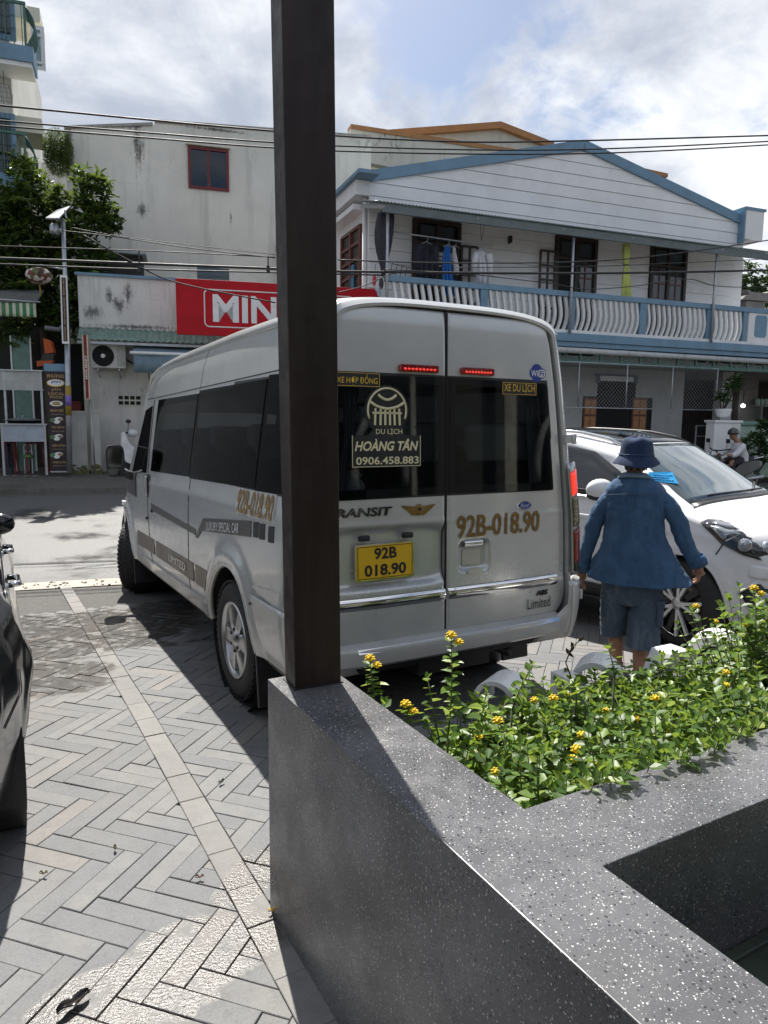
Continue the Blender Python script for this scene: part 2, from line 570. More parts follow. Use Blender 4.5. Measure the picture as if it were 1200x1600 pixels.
def leafmat(name, dark, light, tip, rough=0.42, trans=0.25):
    m, t = newmat(name)
    tone = t.node('ShaderNodeAttribute', attribute_name='tone').outputs['Fac']
    c = t.mix(t.ramp(tone, 0.1, 0.8), dark, light)
    c = t.mix(t.ramp(tone, 0.86, 0.98), c, tip)
    p = t.coord('Object')
    c = t.mix(t.ramp(t.noise(p, 60, 3), 0.4, 0.75, 0, 0.35), c, tuple(x * 0.6 for x in dark))
    t.set(color=c, rough=rough, spec=0.45)
    tr = t.node('ShaderNodeBsdfTranslucent', {'Color': t.mix(0.5, c, tip)})
    mx = t.node('ShaderNodeMixShader', {0: trans, 1: t.b.outputs[0], 2: tr.outputs[0]})
    t.l.new(mx.outputs[0], t.out.inputs[0])
    return m


M_LANTANA = leafmat('lantana_leaf', (0.05, 0.115, 0.016), (0.15, 0.265, 0.028), (0.32, 0.41, 0.055), 0.42, 0.45)
M_TREELEAF = leafmat('tree_leaf', (0.028, 0.056, 0.017), (0.062, 0.115, 0.03), (0.25, 0.34, 0.05), 0.30, 0.35)
M_GRASSLEAF = leafmat('grass_leaf', (0.07, 0.12, 0.02), (0.14, 0.21, 0.04), (0.24, 0.30, 0.08), 0.5, 0.4)
M_SHRUBLEAF = leafmat('shrub_leaf', (0.03, 0.07, 0.022), (0.06, 0.12, 0.035), (0.13, 0.2, 0.05), 0.45, 0.25)
M_STEM = plain('plant_stem', (0.10, 0.12, 0.05), 0.7)
M_BARK = plain('bark', (0.085, 0.07, 0.055), 0.9, bump=0.5, bscale=30)
M_DEADLEAF = plain('dead_leaf', (0.075, 0.045, 0.028), 0.7)
M_FLOWER = plain('lantana_flower', (0.88, 0.58, 0.02), 0.6, var=0.25, scale=90)

M_WHITE = plain('white_paint', (0.78, 0.79, 0.79), 0.6, var=0.05, scale=2, dirt=0.18)
M_CREAM = plain('cream_render', (0.66, 0.64, 0.53), 0.75, var=0.06, scale=1.5, dirt=0.25)
M_BLUE = plain('blue_trim', (0.155, 0.27, 0.375), 0.55, var=0.1, scale=3, dirt=0.15)
M_GALV = plain('galvanised_steel', (0.42, 0.44, 0.46), 0.4, 0.7, dirt=0.2)
M_ROOFSHEET = plain('roof_sheet', (0.30, 0.36, 0.36), 0.5, 0.3, dirt=0.4)
M_DARKWOOD = plain('dark_wood', (0.035, 0.022, 0.018), 0.45, var=0.3, scale=12)
M_REDWOOD = plain('red_wood', (0.12, 0.035, 0.022), 0.4, var=0.3, scale=12)
M_ORANGEWOOD = plain('orange_wood', (0.42, 0.20, 0.075), 0.5, var=0.2, scale=8)
M_BLACK = plain('black_plastic', (0.018, 0.018, 0.02), 0.45, var=0.2)
M_RUBBER = plain('rubber', (0.022, 0.022, 0.022), 0.75, var=0.25, scale=20, bump=0.2, dirt=0.15)
M_CABLE = plain('cable', (0.015, 0.015, 0.016), 0.55)
M_CHROME = plain('chrome', (0.78, 0.78, 0.78), 0.07, 1.0, var=0.02)
M_STEEL = plain('brushed_steel', (0.74, 0.74, 0.73), 0.42, 0.3, var=0.06, scale=30, dirt=0.1)
M_ALLOY = plain('alloy', (0.50, 0.50, 0.50), 0.33, 0.85, var=0.06)
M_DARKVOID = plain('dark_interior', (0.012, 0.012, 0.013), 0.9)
M_RED = plain('red_banner', (0.46, 0.010, 0.018), 0.5, var=0.10, scale=2.5, spec=0.2)
M_SIGNWHITE = plain('sign_white', (0.78, 0.78, 0.78), 0.5, var=0.05)
M_GREENPAINT = plain('green_steel', (0.06, 0.14, 0.115), 0.5, dirt=0.3)
M_MINT = plain('mint_paint', (0.50, 0.66, 0.56), 0.7, var=0.06, dirt=0.3)


def glass_mat(name, tint, rough=0.03, spec=0.6, alpha=1.0):
    m, t = newmat(name)
    t.set(color=tint, rough=rough, spec=spec, coat=0.6, coat_rough=0.02)
    if alpha < 1: t.set(alpha=alpha)
    return m




def see_through(name, tint, ior, rough=0.025):
    """tinted pane: Fresnel reflection over a dark transparent body"""
    m, t = newmat(name)
    bf = t.n.new('ShaderNodeNewGeometry').outputs['Backfacing']
    fr = t.node('ShaderNodeFresnel', {'IOR': t.math('ADD', t.math('MULTIPLY', bf, 1 / ior - ior), ior)})   # same reflection from either side
    tr = t.node('ShaderNodeBsdfTransparent', {'Color': tint}); gl = t.node('ShaderNodeBsdfGlossy', {'Color': (0.95, 0.97, 1.0), 'Roughness': rough})
    mx = t.node('ShaderNodeMixShader', {0: fr.outputs[0], 1: tr.outputs[0], 2: gl.outputs[0]})
    t.l.new(mx.outputs[0], t.out.inputs[0])
    return m


M_GLASS_DARK = glass_mat('tinted_glass', (0.007, 0.008, 0.009))
M_GLASS_REAR = see_through('rear_glass', (0.50, 0.52, 0.53), 1.36)
M_GLASS_FLANK = see_through('flank_glass', (0.16, 0.165, 0.17), 1.11)
M_GLASS_SCREEN = see_through('van_screen', (0.7, 0.75, 0.75), 1.45)
M_GLASS_HOUSE = glass_mat('window_glass', (0.045, 0.055, 0.06), 0.05)


def stained_wall(name, base, stain=(0.055, 0.052, 0.048), amt=0.8, streak=0.7, scale=1.0, green=0.0, spots=()):
    """Old painted render: soft blotches, vertical water streaks, black mould patches, hairline cracks."""
    m, t = newmat(name)
    p = t.coord('Object')
    n = t.noise(p, 0.9 * scale, 6, 0.6)
    c = t.mix(t.ramp(n, 0.35, 0.7), tuple(x * 0.84 for x in base), base)
    st = t.noise(t.coord('Object', (2.2 * scale, 2.2 * scale, 0.22 * scale)), 2.0, 6, 0.68)
    c = t.mix(t.math('MULTIPLY', t.ramp(st, 0.50, 0.70), streak * 0.6), c, tuple(x * 0.5 for x in base))
    mould = t.math('MULTIPLY', t.ramp(t.noise(p, 0.75 * scale, 3, 0.6, 0.3), 0.60, 0.70), t.ramp(t.noise(t.coord('Object', (1.3, 1.3, 0.6)), 6.5 * scale, 8, 0.75, 0.5), 0.50, 0.60))
    c = t.mix(t.math('MULTIPLY', mould, amt), c, stain)
    if spots:                                               # mould where water runs: (x, z, half width, half height)
        sp = t.node('ShaderNodeSeparateXYZ', {'Vector': t.coord('Object')}); tot = None
        for x, z, rx, rz in spots:
            u = t.math('DIVIDE', t.math('SUBTRACT', sp.outputs[0], x), rx); w = t.math('DIVIDE', t.math('SUBTRACT', sp.outputs[2], z), rz)
            g = t.math('SUBTRACT', 1.0, t.math('SQRT', t.math('ADD', t.math('MULTIPLY', u, u), t.math('MULTIPLY', w, w))))
            tot = g if tot is None else t.math('MAXIMUM', tot, g)
        nn = t.math('ADD', t.math('MULTIPLY', t.noise(t.coord('Object', (1.6, 1.6, .30)), 7.0, 9, 0.8, 0.3), .6), t.math('MULTIPLY', t.noise(t.coord('Object'), 14.0, 8, 0.8), .4))
        f = t.ramp(t.math('ADD', t.math('MULTIPLY', tot, .75), t.math('MULTIPLY', t.math('SUBTRACT', nn, .5), 3.0)), .20, .75)
        f = t.math('MULTIPLY', f, t.ramp(tot, -.25, .1))
        c = t.mix(t.math('MULTIPLY', f, .88), c, stain)
    crack = t.ramp(t.node('ShaderNodeTexVoronoi', {'Vector': t.coord('Object'), 'Scale': 0.9 * scale}, feature='DISTANCE_TO_EDGE').outputs['Distance'], 0.0, 0.006, 1, 0)
    c = t.mix(t.math('MULTIPLY', crack, 0.25), c, tuple(x * 0.45 for x in base))
    if green:
        c = t.mix(t.math('MULTIPLY', t.ramp(t.noise(p, 2.2, 5, 0.6), 0.5, 0.7), green), c, (0.16, 0.17, 0.05))
    t.set(color=c, rough=0.85, normal=t.bump(t.noise(p, 40, 4), 0.15, 0.01))
    return m
# ------------------------------------------------------------------ ground, road, paving
def q_of(x, y): return x * RN.x + y * RN.y


def road_pt(s, q, dz=0.0):
    p = RD * s + RN * q
    return Vector((p.x, p.y, ground_z(p.x, p.y) + dz))


def sheet(name, qs, s0, s1, mat, dz=0.0, step=1.0, parent=None):
    mb = MB(); ns = int((s1 - s0) / step); V = []; Fc = []
    for q in qs:
        for i in range(ns + 1):
            V.append(road_pt(s0 + (s1 - s0) * i / ns, q, dz))
    for j in range(len(qs) - 1):
        for i in range(ns):
            a = j * (ns + 1) + i
            Fc.append((a, a + 1, a + ns + 2, a + ns + 1))
    mb.add(V, Fc)
    o = mb.build(name, mat, parent)
    return tag(o, kind='structure')


mb = MB(); mb.add([(-400, -200, -0.6), (400, -200, -0.6), (400, 500, -0.6), (-400, 500, -0.6)], [(0, 1, 2, 3)])
tag(mb.build('ground', M_EARTH), kind='structure')
drive = sheet('driveway', [-12, -4, 0, 4.3, 6, 8.25], -14, 16, M_GROUT, -0.014)
sheet('gutter', [8.25, 8.42, 8.62], -30, 34, M_GRAVEL, -0.004)
road = sheet('road', [8.62, 9.2, 11, 13, 15.0, 15.55], -60, 70, M_ASPHALT, -0.002)
sheet('gutter', [15.55, 15.8], -60, 70, M_PATH, 0.001)
mb = MB()
for s in (-7.3, 1.5, 7.5):
    a = [road_pt(s + k, q, 0.006) for q in (12.62, 12.74) for k in (0, 1, 2, 3, 3.6)]
    mb.add(a, [(i, i + 1, i + 6, i + 5) for i in range(4)])
tag(mb.build('lane_marking', M_LINE, road))
# far pavement: kerb step, then rising to the house fronts
mb = MB()
QK = [(15.8, 0.13), (15.83, 0.27), (16.0, 0.29), (17.2, 0.42), (19, 0.48), (40, 0.5)]
V = []
for q, z in QK:
    for s in (-60, -20, -10, 0, 10, 20, 70):
        p = RD * s + RN * q; V.append((p.x, p.y, z))
mb.add(V, [(j * 7 + i, j * 7 + i + 1, j * 7 + i + 8, j * 7 + i + 7) for j in range(len(QK) - 1) for i in range(6)])
tag(mb.build('far_pavement', M_PATH), kind='structure')


def far_z(q):
    for (q0, z0), (q1, z1) in zip(QK, QK[1:]):
        if q <= q1: return z0 + (z1 - z0) * max(0, q - q0) / (q1 - q0)
    return 0.5


# herringbone stones of the drive -----------------------------------------
SD = Vector((-0.5, 0.8660254)); SNV = Vector((0.8660254, 0.5))          # direction of the pale strip and its normal
STRIP0, STRIP1 = 0.726, 0.842


def clip(poly, n, c, keep_below):
    out = []
    for i, p in enumerate(poly):
        r = poly[(i + 1) % len(poly)]
        dp = (p[0] * n[0] + p[1] * n[1] - c) * (1 if keep_below else -1)
        dr = (r[0] * n[0] + r[1] * n[1] - c) * (1 if keep_below else -1)
        if dp <= 0: out.append(p)
        if (dp < 0) != (dr < 0) and abs(dp - dr) > 1e-12:
            t = dp / (dp - dr); out.append((p[0] + (r[0] - p[0]) * t, p[1] + (r[1] - p[1]) * t))
    return out


def area(poly):
    return abs(sum(p[0] * r[1] - r[0] * p[1] for p, r in zip(poly, poly[1:] + poly[:1]))) / 2


def inset(poly, d):
    cx_ = sum(p[0] for p in poly) / len(poly); cy_ = sum(p[1] for p in poly) / len(poly)
    n = len(poly); out = []
    sgn = 1 if sum(p[0] * r[1] - r[0] * p[1] for p, r in zip(poly, poly[1:] + poly[:1])) > 0 else -1
    for i in range(n):
        a, b, c = Vector(poly[i - 1]), Vector(poly[i]), Vector(poly[(i + 1) % n])
        e1 = (b - a); e2 = (c - b)
        if e1.length < 1e-6 or e2.length < 1e-6: out.append(tuple(b)); continue
        e1.normalize(); e2.normalize()
        n1 = Vector((-e1.y, e1.x)) * sgn; n2 = Vector((-e2.y, e2.x)) * sgn
        k = n1 + n2
        if k.length < 0.3: out.append(tuple(b)); continue
        k = k / max(0.35, k.dot(n1) / 1.0) if k.length else k
        out.append(tuple(b + k * d * 1.0 / 1.0 * (1.0)))
    return out


def stone_shape(poly, rnd):
    """outline with recessed joint, worn edge, top a touch proud or low"""
    dz = rnd.uniform(-0.0025, 0.0025); tx, ty = rnd.uniform(-0.006, 0.006), rnd.uniform(-0.006, 0.006)
    cx_ = sum(p[0] for p in poly) / len(poly); cy_ = sum(p[1] for p in poly) / len(poly)
    a = inset(poly, 0.0014); b = inset(poly, 0.0014 + 0.0022)
    n = len(poly)
    def lift(p, z): return (p[0], p[1], ground_z(p[0], p[1]) + z + dz + (p[0] - cx_) * tx + (p[1] - cy_) * ty)
    V = [lift(p, -0.03) for p in a] + [lift(p, -0.0022) for p in a] + [lift(p, 0) for p in b]
    Fc = [tuple(2 * n + i for i in range(n))]
    for i in range(n):
        j = (i + 1) % n
        Fc.append((i, j, n + j, n + i)); Fc.append((n + i, n + j, 2 * n + j, 2 * n + i))
    return V, Fc


PLAN_A = radians(29.3)                                   # the planter's own axes
PA = Vector((cos(PLAN_A), sin(PLAN_A))); PB = Vector((-sin(PLAN_A), cos(PLAN_A)))
stones = []
W_, K_ = 0.09, 4
ANG = radians(-17.5)
ca, sa = cos(ANG), sin(ANG)


def try_stone(poly, strip=False):
    cx_ = sum(p[0] for p in poly) / len(poly); cy_ = sum(p[1] for p in poly) / len(poly)
    a, b = cx_ * PA.x + cy_ * PA.y, cx_ * PB.x + cy_ * PB.y
    if a > 0.95 and b < 2.05: return
    if cy_ < 0.9 or q_of(cx_, cy_) > 8.2: return
    d = Vector((cx_, cy_, ground_z(cx_, cy_) - CAM_H)); dep = d.dot(CF)
    if dep < 0.4: return
    px, py = 600 + FPX * d.dot(CR) / dep, 800 - FPX * d.dot(CU) / dep
    if not (-160 < px < 1360 and 500 < py < 1760): return
    vis = area(poly) * CAM_H * FPX * FPX / dep ** 3
    if px < 20 and py < 1300: vis *= 0.1                    # behind the black car
    if px > 430 and py > 1180: vis *= 0.05
    if px > 430 and py > 1060 and px < 720: vis *= 0.2
    stones.append((vis, poly, strip))


N_ = 130
for j in range(-N_, N_):
    for s in range(-14, 15):
        for kind in (0, 1):
            ox, oy = j + s * K_, j - s * K_
            if kind == 0: x0, y0, x1, y1 = ox, oy, ox + K_, oy + 1
            else: x0, y0, x1, y1 = ox + K_, oy + 1 - K_, ox + K_ + 1, oy + 1
            cx_, cy_ = (x0 + x1) / 2 * W_, (y0 + y1) / 2 * W_
            wx, wy = cx_ * ca - cy_ * sa, cx_ * sa + cy_ * ca
            if not (-7.5 < wx < 7.0 and 0.9 < wy < 9.5): continue
            poly = [((x * ca - y * sa) * W_, (x * sa + y * ca) * W_) for x, y in ((x0, y0), (x1, y0), (x1, y1), (x0, y1))]
            poly = clip(poly, RN, 8.25, True)
            if len(poly) < 3: continue
            for below, c in ((True, STRIP0), (False, STRIP1)):
                pc = clip(poly, SNV, c, below)
                if len(pc) >= 3 and area(pc) > 0.0005: try_stone(pc)
k = 0.2
while k < 8.5:
    L = random.uniform(0.22, 0.30)
    e = k + L
    poly = [tuple(SNV * c + SD * t) for c, t in ((STRIP0, k), (STRIP1, k), (STRIP1, e), (STRIP0, e))]
    try_stone(poly, True)
    k = e
stones.sort(key=lambda s: -s[0])
rest = MB(); rest_tone = []
for i, (vis, poly, strip) in enumerate(stones):
    V, Fc = stone_shape(poly, random)
    tone = random.random() ** 1.15
    if i < 300:
        me = bpy.data.meshes.new('paving_stone'); me.from_pydata(V, [], Fc)
        at = me.attributes.new('tone', 'FLOAT', 'POINT'); at.data.foreach_set('value', [tone] * len(V))
        me.materials.append(M_STRIP if strip else M_PAVE)
        obj('strip_stone' if strip else 'paving_stone', me, drive)
    else:
        rest.add(V, Fc, 1 if strip else 0); rest_tone += [tone] * len(V)
o = rest.build('paving_stones', [M_PAVE, M_STRIP], drive)
o.data.attributes.new('tone', 'FLOAT', 'POINT').data.foreach_set('value', rest_tone)
tag(o, kind='stuff')
# pebbles along the joint between the drive and the road
mb = MB()
for i in range(700):
    p = road_pt(random.uniform(-8, 9), random.gauss(8.42, 0.10), 0.0)
    r = random.uniform(0.006, 0.02)
    mb.ball((p.x, p.y, p.z), (r, r * random.uniform(.7, 1.2), r * 0.7), 5, 3)
tag(mb.build('pebbles', M_GRAVEL), kind='stuff')
# ------------------------------------------------------------------ terrazzo planter and post
def pl(a, b, z=0.0):
    p = PA * a + PB * b
    return Vector((p.x, p.y, z))


TOPZ = 0.857
planter = thing('terrazzo_planter', 'long polished black terrazzo planter wall with white chips, in the right foreground', 'planter', pl(0.81, 2.2), PLAN_A)
PM = Matrix.Rotation(PLAN_A, 4, 'Z'); PM.translation = pl(0.81, 2.2)
PMI = PM.inverted()


def ppoly(name, pts, z0, z1, mat, bevel=0.0025):
    mb = MB(); q = [PMI @ pl(a, b, 0) for a, b in pts]
    mb.prism([(v.x, v.y) for v in q], z1 - z0, Matrix.Translation((0, 0, z0)))
    return mb.build(name, mat, planter, bevel=bevel, seg=3)


A0, A1 = 0.808, 1.048        # left arm from a=A0 to A1, cross arm between B0 and B1, front wall at b=2.25
B0, B1 = 0.944, 1.186
ppoly('planter_wall', [(A0, -1.6), (A1, -1.6), (A1, B0), (4.2, B0), (4.2, B1), (A1, B1), (A1, 2.247), (A0, 2.247)], -0.05, TOPZ, M_TERRAZZO)
ppoly('front_wall', [(A1 + .002, 2.13), (4.2, 2.13), (4.2, 2.245), (A1 + .002, 2.245)], -0.05, 0.56, M_TERRAZZO)
ppoly('soil', [(A1 + .001, B1 + .001), (4.2, B1 + .001), (4.2, 2.129), (A1 + .001, 2.129)], 0.0, 0.35, M_EARTH, 0)
M_BASIN = plain('basin_tile', (0.05, 0.062, 0.042), 0.3, var=0.3, scale=3)
ppoly('basin_floor', [(A1 + .001, -1.6), (4.2, -1.6), (4.2, B0 - .001), (A1 + .001, B0 - .001)], 0.3, 0.49, M_BASIN, 0)
ppoly('basin_kerb', [(A1 + .002, B0 - 0.03), (4.2, B0 - 0.03), (4.2, B0 - .002), (A1 + .002, B0 - .002)], 0.488, 0.503, M_BASIN, 0.003)

# steel post: box section, dark brown paint with wear
m, t = newmat('brown_steel')
p = t.coord('Object')
c = t.mix(t.ramp(t.noise(t.coord('Object', (1, 1, 0.15)), 9, 6, 0.65), 0.3, 0.75), (0.017, 0.0105, 0.009), (0.038, 0.0255, 0.022))
c = t.mix(t.ramp(t.noise(t.coord('Object', (1, 1, 0.3)), 4, 5, 0.7, 0.5), 0.62, 0.74, 0, 0.55), c, (0.10, 0.062, 0.05))
t.set(color=c, rough=t.ramp(t.noise(p, 14, 5), 0.3, 0.7, 0.35, 0.55), spec=.3, normal=t.bump(t.noise(p, 60, 3), 0.06, 0.004))
M_BROWN = m
pc = [at_z(445, 1062, TOPZ), at_z(461.5, 1078, TOPZ), at_z(533, 1066, TOPZ)]
ctr = (pc[0] + pc[2]) / 2
post = thing('steel_post', 'tall dark brown steel post standing on the corner of the terrazzo planter', 'post', ctr, PLAN_A + radians(-15))
_pa = atan2(pc[2].y - pc[1].y, pc[2].x - pc[1].x)
post.rotation_euler = (0, 0, _pa)
w1 = (pc[2] - pc[1]).length; w2 = (pc[1] - pc[0]).length
pin = Matrix.Rotation(-_pa, 3, 'Z')
cc = pin @ ((pc[1] + (pc[2] - pc[1]) / 2) - ctr)
mb = MB()
lean = 0.0
hb = 3.4
x0, x1 = cc.x - w1 / 2, cc.x + w1 / 2
y0 = cc.y; y1 = cc.y + w2
V = [(x0, y0, 0), (x1, y0, 0), (x1, y1, 0), (x0, y1, 0)]
V += [(x0 - .05, y0, hb), (x1 - .046, y0, hb), (x1 - .046, y1, hb), (x0 - .05, y1, hb)]
mb.add(V, [(0, 3, 2, 1), (4, 5, 6, 7), (0, 1, 5, 4), (1, 2, 6, 5), (2, 3, 7, 6), (3, 0, 4, 7)])
mb.build('shaft', M_BROWN, post, bevel=0.004, seg=3)
mb = MB(); mb.box((cc.x, cc.y + w2 / 2, 0.002), (w1 + .012, w2 + .012, 0.004)); mb.build('sealant_joint', M_BLACK, post)
# ------------------------------------------------------------------ silver minibus
def paint(name, color, metal=0.55, rough=0.32, dust=0.25, flake=0.15):
    m, t = newmat(name)
    p = t.coord('Object')
    sep = t.node('ShaderNodeSeparateXYZ', {'Vector': p}).outputs[2]
    n = t.noise(p, 3, 6, 0.65)
    c = t.mix(t.ramp(n, 0.3, 0.7), tuple(x * 0.95 for x in color), tuple(min(1, x * 1.04) for x in color))
    dn = t.math('MULTIPLY', t.ramp(t.math('SUBTRACT', sep, t.math('MULTIPLY', t.math('SUBTRACT', t.noise(p, 7, 6, 0.7), 0.5), 0.8)), 0.3, 1.0, 1, 0), dust)
    c = t.mix(dn, c, (0.33, 0.30, 0.255))
    scr = t.ramp(t.noise(t.coord('Object', (1, 1, 9)), 9, 7, 0.75, 0.3), 0.70, 0.78)
    c = t.mix(t.math('MULTIPLY', scr, flake), c, (0.3, 0.28, 0.26))
    t.set(color=c, metal=t.ramp(dn, 0, 1, metal, 0.1), rough=t.ramp(dn, 0, 0.5, rough, 0.6), coat=0.55, coat_rough=0.08, spec=0.5)
    return m


M_SILVER = paint('silver_paint', (0.59, 0.598, 0.588), 0.36, 0.26, 0.4)
M_GAP = plain('panel_gap', (0.012, 0.012, 0.012), 0.8)
M_TRIM = plain('grey_trim', (0.05, 0.053, 0.056), 0.6)
M_GOLD = plain('gold_foil', (0.23, 0.135, 0.03), 0.45, 0.2, var=0.25, scale=40)
M_YELLOW_PLATE = plain('number_plate_yellow', (0.78, 0.47, 0.02), 0.4, var=0.05)
M_YELLOWTXT = plain('yellow_lettering', (0.85, 0.55, 0.05), 0.5, var=0.03)
M_CREAMTXT = plain('cream_lettering', (0.78, 0.72, 0.45), 0.5, var=0.03)
M_WHITETXT = plain('white_lettering', (0.8, 0.8, 0.8), 0.5, var=0.03)
M_BLACKTXT = plain('black_lettering', (0.015, 0.015, 0.016), 0.5)
M_BROWNBAND = plain('brown_band', (0.115, 0.09, 0.07), 0.4, 0.3, var=0.15)
M_GREYBAND = plain('grey_band', (0.09, 0.088, 0.085), 0.4, 0.2, var=0.15)
M_BLUEDECAL = plain('blue_decal', (0.02, 0.055, 0.30), 0.4)


def lampmat(name, col, emit=0.0):
    m, t = newmat(name)
    p = t.coord('Object')
    v = t.vor(p, 60)
    c = t.mix(t.ramp(v, 0.2, 0.7), col, tuple(x * 0.4 for x in col))
    t.set(color=c, rough=0.08, coat=0.8, coat_rough=0.02, normal=t.bump(v, 0.15, 0.004))
    if emit: t.set(emit=(1.0, 0.05, 0.03), emit_s=emit)
    return m


M_REDLAMP = lampmat('red_lamp_lens', (0.36, 0.016, 0.016))
M_REDLIT = lampmat('lit_brake_lens', (0.75, 0.03, 0.02), 0.45)
M_AMBERLAMP = lampmat('smoked_lamp_lens', (0.38, 0.33, 0.20))

VTH, VPH = radians(29.3), radians(1.7)
VU = Vector((-sin(VTH) * cos(VPH), cos(VTH) * cos(VPH), -sin(VPH)))
VR = Vector((cos(VTH), sin(VTH), 0)); VW = VR.cross(VU)
van = thing('minibus', 'silver high roof minibus seen from behind on the paved drive', 'minibus')
van.matrix_world = frame((-0.072 + 0.0, 4.742, 0.0), VR, VU, VW)

XC = -0.03
HWT = [(0.30, .90), (.40, .935), (.5, .955), (.62, .965), (.75, .962), (0.95, .955), (1.15, .945), (1.3, .925), (1.6, .885), (1.95, .832), (2.15, .792), (2.26, .755), (2.34, .70)]


def hw(z):
    for (a, b), (c, d) in zip(HWT, HWT[1:]):
        if z <= c:
            t = (z - a) / (c - a); return b + (d - b) * max(0, t)
    return HWT[-1][1]


def roof_z(y):
    P = [(-1.02, 2.315), (-0.98, 2.345), (-.85, 2.365), (0.5, 2.40), (2.2, 2.41), (2.7, 2.39), (2.93, 2.345), (3.05, 2.25), (3.12, 2.07), (3.2, 1.98), (3.66, 1.34), (3.76, 1.22), (4.15, 1.04), (4.36, 0.88), (4.44, 0.70), (4.46, 0.50)]
    for (a, b), (c, d) in zip(P, P[1:]):
        if y <= c: return b + (d - b) * (y - a) / (c - a)
    return P[-1][1]


def plan_w(y):
    w = 1.0
    if y < -0.93: w *= 1 - 0.055 * ((-0.93 - y) / 0.07) ** 2
    if y > 3.2: w *= 1 - 0.16 * ((y - 3.2) / 1.25) ** 2.2
    return w


def side_x(y, z, s):
    """surface of the flank, s=-1 left, +1 right; creases and arch flares included"""
    x = hw(z) * plan_w(y)
    x += 0.010 * math.exp(-((z - 1.225 + 0.0 * y) / 0.02) ** 2) * (1 if -0.9 < y < 3.2 else 0)
    x -= 0.010 * math.exp(-((z - 0.64) / 0.025) ** 2) * (1 if 0.42 < y < 2.9 else 0)
    for yc in (0.0, 3.72):
        r = sqrt((y - yc) ** 2 + (z - 0.40) ** 2)
        if r < 0.62: x += 0.030 * max(0, 1 - abs(r - 0.50) / 0.10)
    return XC + s * x


def gap_mask(y, z):
    return False


ARCH_R = 0.455
YS = [-1.02, -1.0, -.98, -.95, -.9] + [(-0.86 + i * 0.04) for i in range(132)] + [4.41, 4.43, 4.45, 4.46]
body = MB()
NZ = 46


def section(y):
    T = roof_z(y); rr = min(0.13, (T - 0.42) * 0.4)
    pts = []
    ze = T - rr
    zs = [0.42 + (ze - 0.42) * i / NZ for i in range(NZ + 1)]
    L = []
    for z in zs: L.append((side_x(y, z, -1), y, z))
    e = abs(side_x(y, ze, -1) - XC)
    for i in range(1, 17):
        t = pi / 2 * i / 16
        L.append((XC - e * cos(t) ** 0.62, y, ze + rr * sin(t) ** 0.75))
    R = [(2 * XC - a, b, c) for a, b, c in L[:-1]][::-1]
    return L + R


secs = [section(y) for y in YS]
n = len(secs[0])
V = [list(p) for s_ in secs for p in s_]
hub_y = (0.0, 3.72)
for p in V:                                     # pull vertices near the arches on to a clean circle
    for yc in hub_y:
        dy, dz = p[1] - yc, p[2] - 0.40
        r = sqrt(dy * dy + dz * dz)
        if abs(r - ARCH_R) < 0.024 and abs(p[0] - XC) > 0.8 and p[2] < 1.0:
            p[1] = yc + dy / r * ARCH_R; p[2] = max(0.42, 0.40 + dz / r * ARCH_R)
Fc = []; Fb = []
PANES = ((-0.93, -0.43), (-0.405, 1.035), (1.06, 2.44))
for i in range(len(YS) - 1):
    for j in range(n - 1):
        q = (i * n + j, i * n + j + 1, (i + 1) * n + j + 1, (i + 1) * n + j)
        c = [sum(V[k][a] for k in q) / 4 for a in range(3)]
        if abs(c[0] - XC) > 0.7 and c[2] < 1.0 and any(sqrt((c[1] - yc) ** 2 + (c[2] - 0.40) ** 2) < ARCH_R - 0.004 for yc in hub_y): continue
        hole = 0
        if abs(c[0] - XC) > 0.55 and 1.30 < c[2] < 2.0:
            for y0, y1 in PANES:
                if y0 - .005 < c[1] < y1 + .005 and 1.34 < c[2] < 1.962: hole = 1
                if y0 + .025 < c[1] < y1 - .025 and 1.375 < c[2] < 1.93: hole = 2
        if 3.24 < c[1] < 3.62 and abs(c[0] - XC) < .62 and c[2] > 1.2: hole = 2
        if hole == 2: continue
        (Fb if hole else Fc).append(q)
ring0 = len(V)
cz0 = 1.4
for p in V[:n]: V.append([XC + (p[0] - XC) * 0.978, p[1] + 0.002, cz0 + (p[2] - cz0) * 0.985])
for p in V[:n]: V.append([XC + (p[0] - XC) * 0.975, -0.93, cz0 + (p[2] - cz0) * 0.982])
for r0, r1 in ((0, ring0), (ring0, ring0 + n)):
    for j in range(n - 1): Fc.append((r0 + j + 1, r0 + j, r1 + j, r1 + j + 1))
Fc.append(tuple((len(YS) - 1) * n + j for j in range(n))[::-1])
body.add(V, Fc, 0, True)
body.f += [list(q) for q in Fb]; body.m += [1] * len(Fb); body.s += [True] * len(Fb)
o = body.build('body', [M_SILVER, M_BLACK], van)
o.data.set_sharp_from_angle(angle=radians(38))
# rolled lips round the wheel openings (they also carry the clean edge)
for yc in hub_y:
    for s_ in (-1, 1):
        pts = []
        for a in np.linspace(radians(-2), radians(182), 40):
            y_, z_ = yc + ARCH_R * cos(a), max(.42, .40 + ARCH_R * sin(a)); pts.append((side_x(y_, z_, s_) - s_ * .012, y_, z_))
        lip = MB(); lip.tube(pts, 0.021, 10); lip.build('arch_lip', M_SILVER, van)
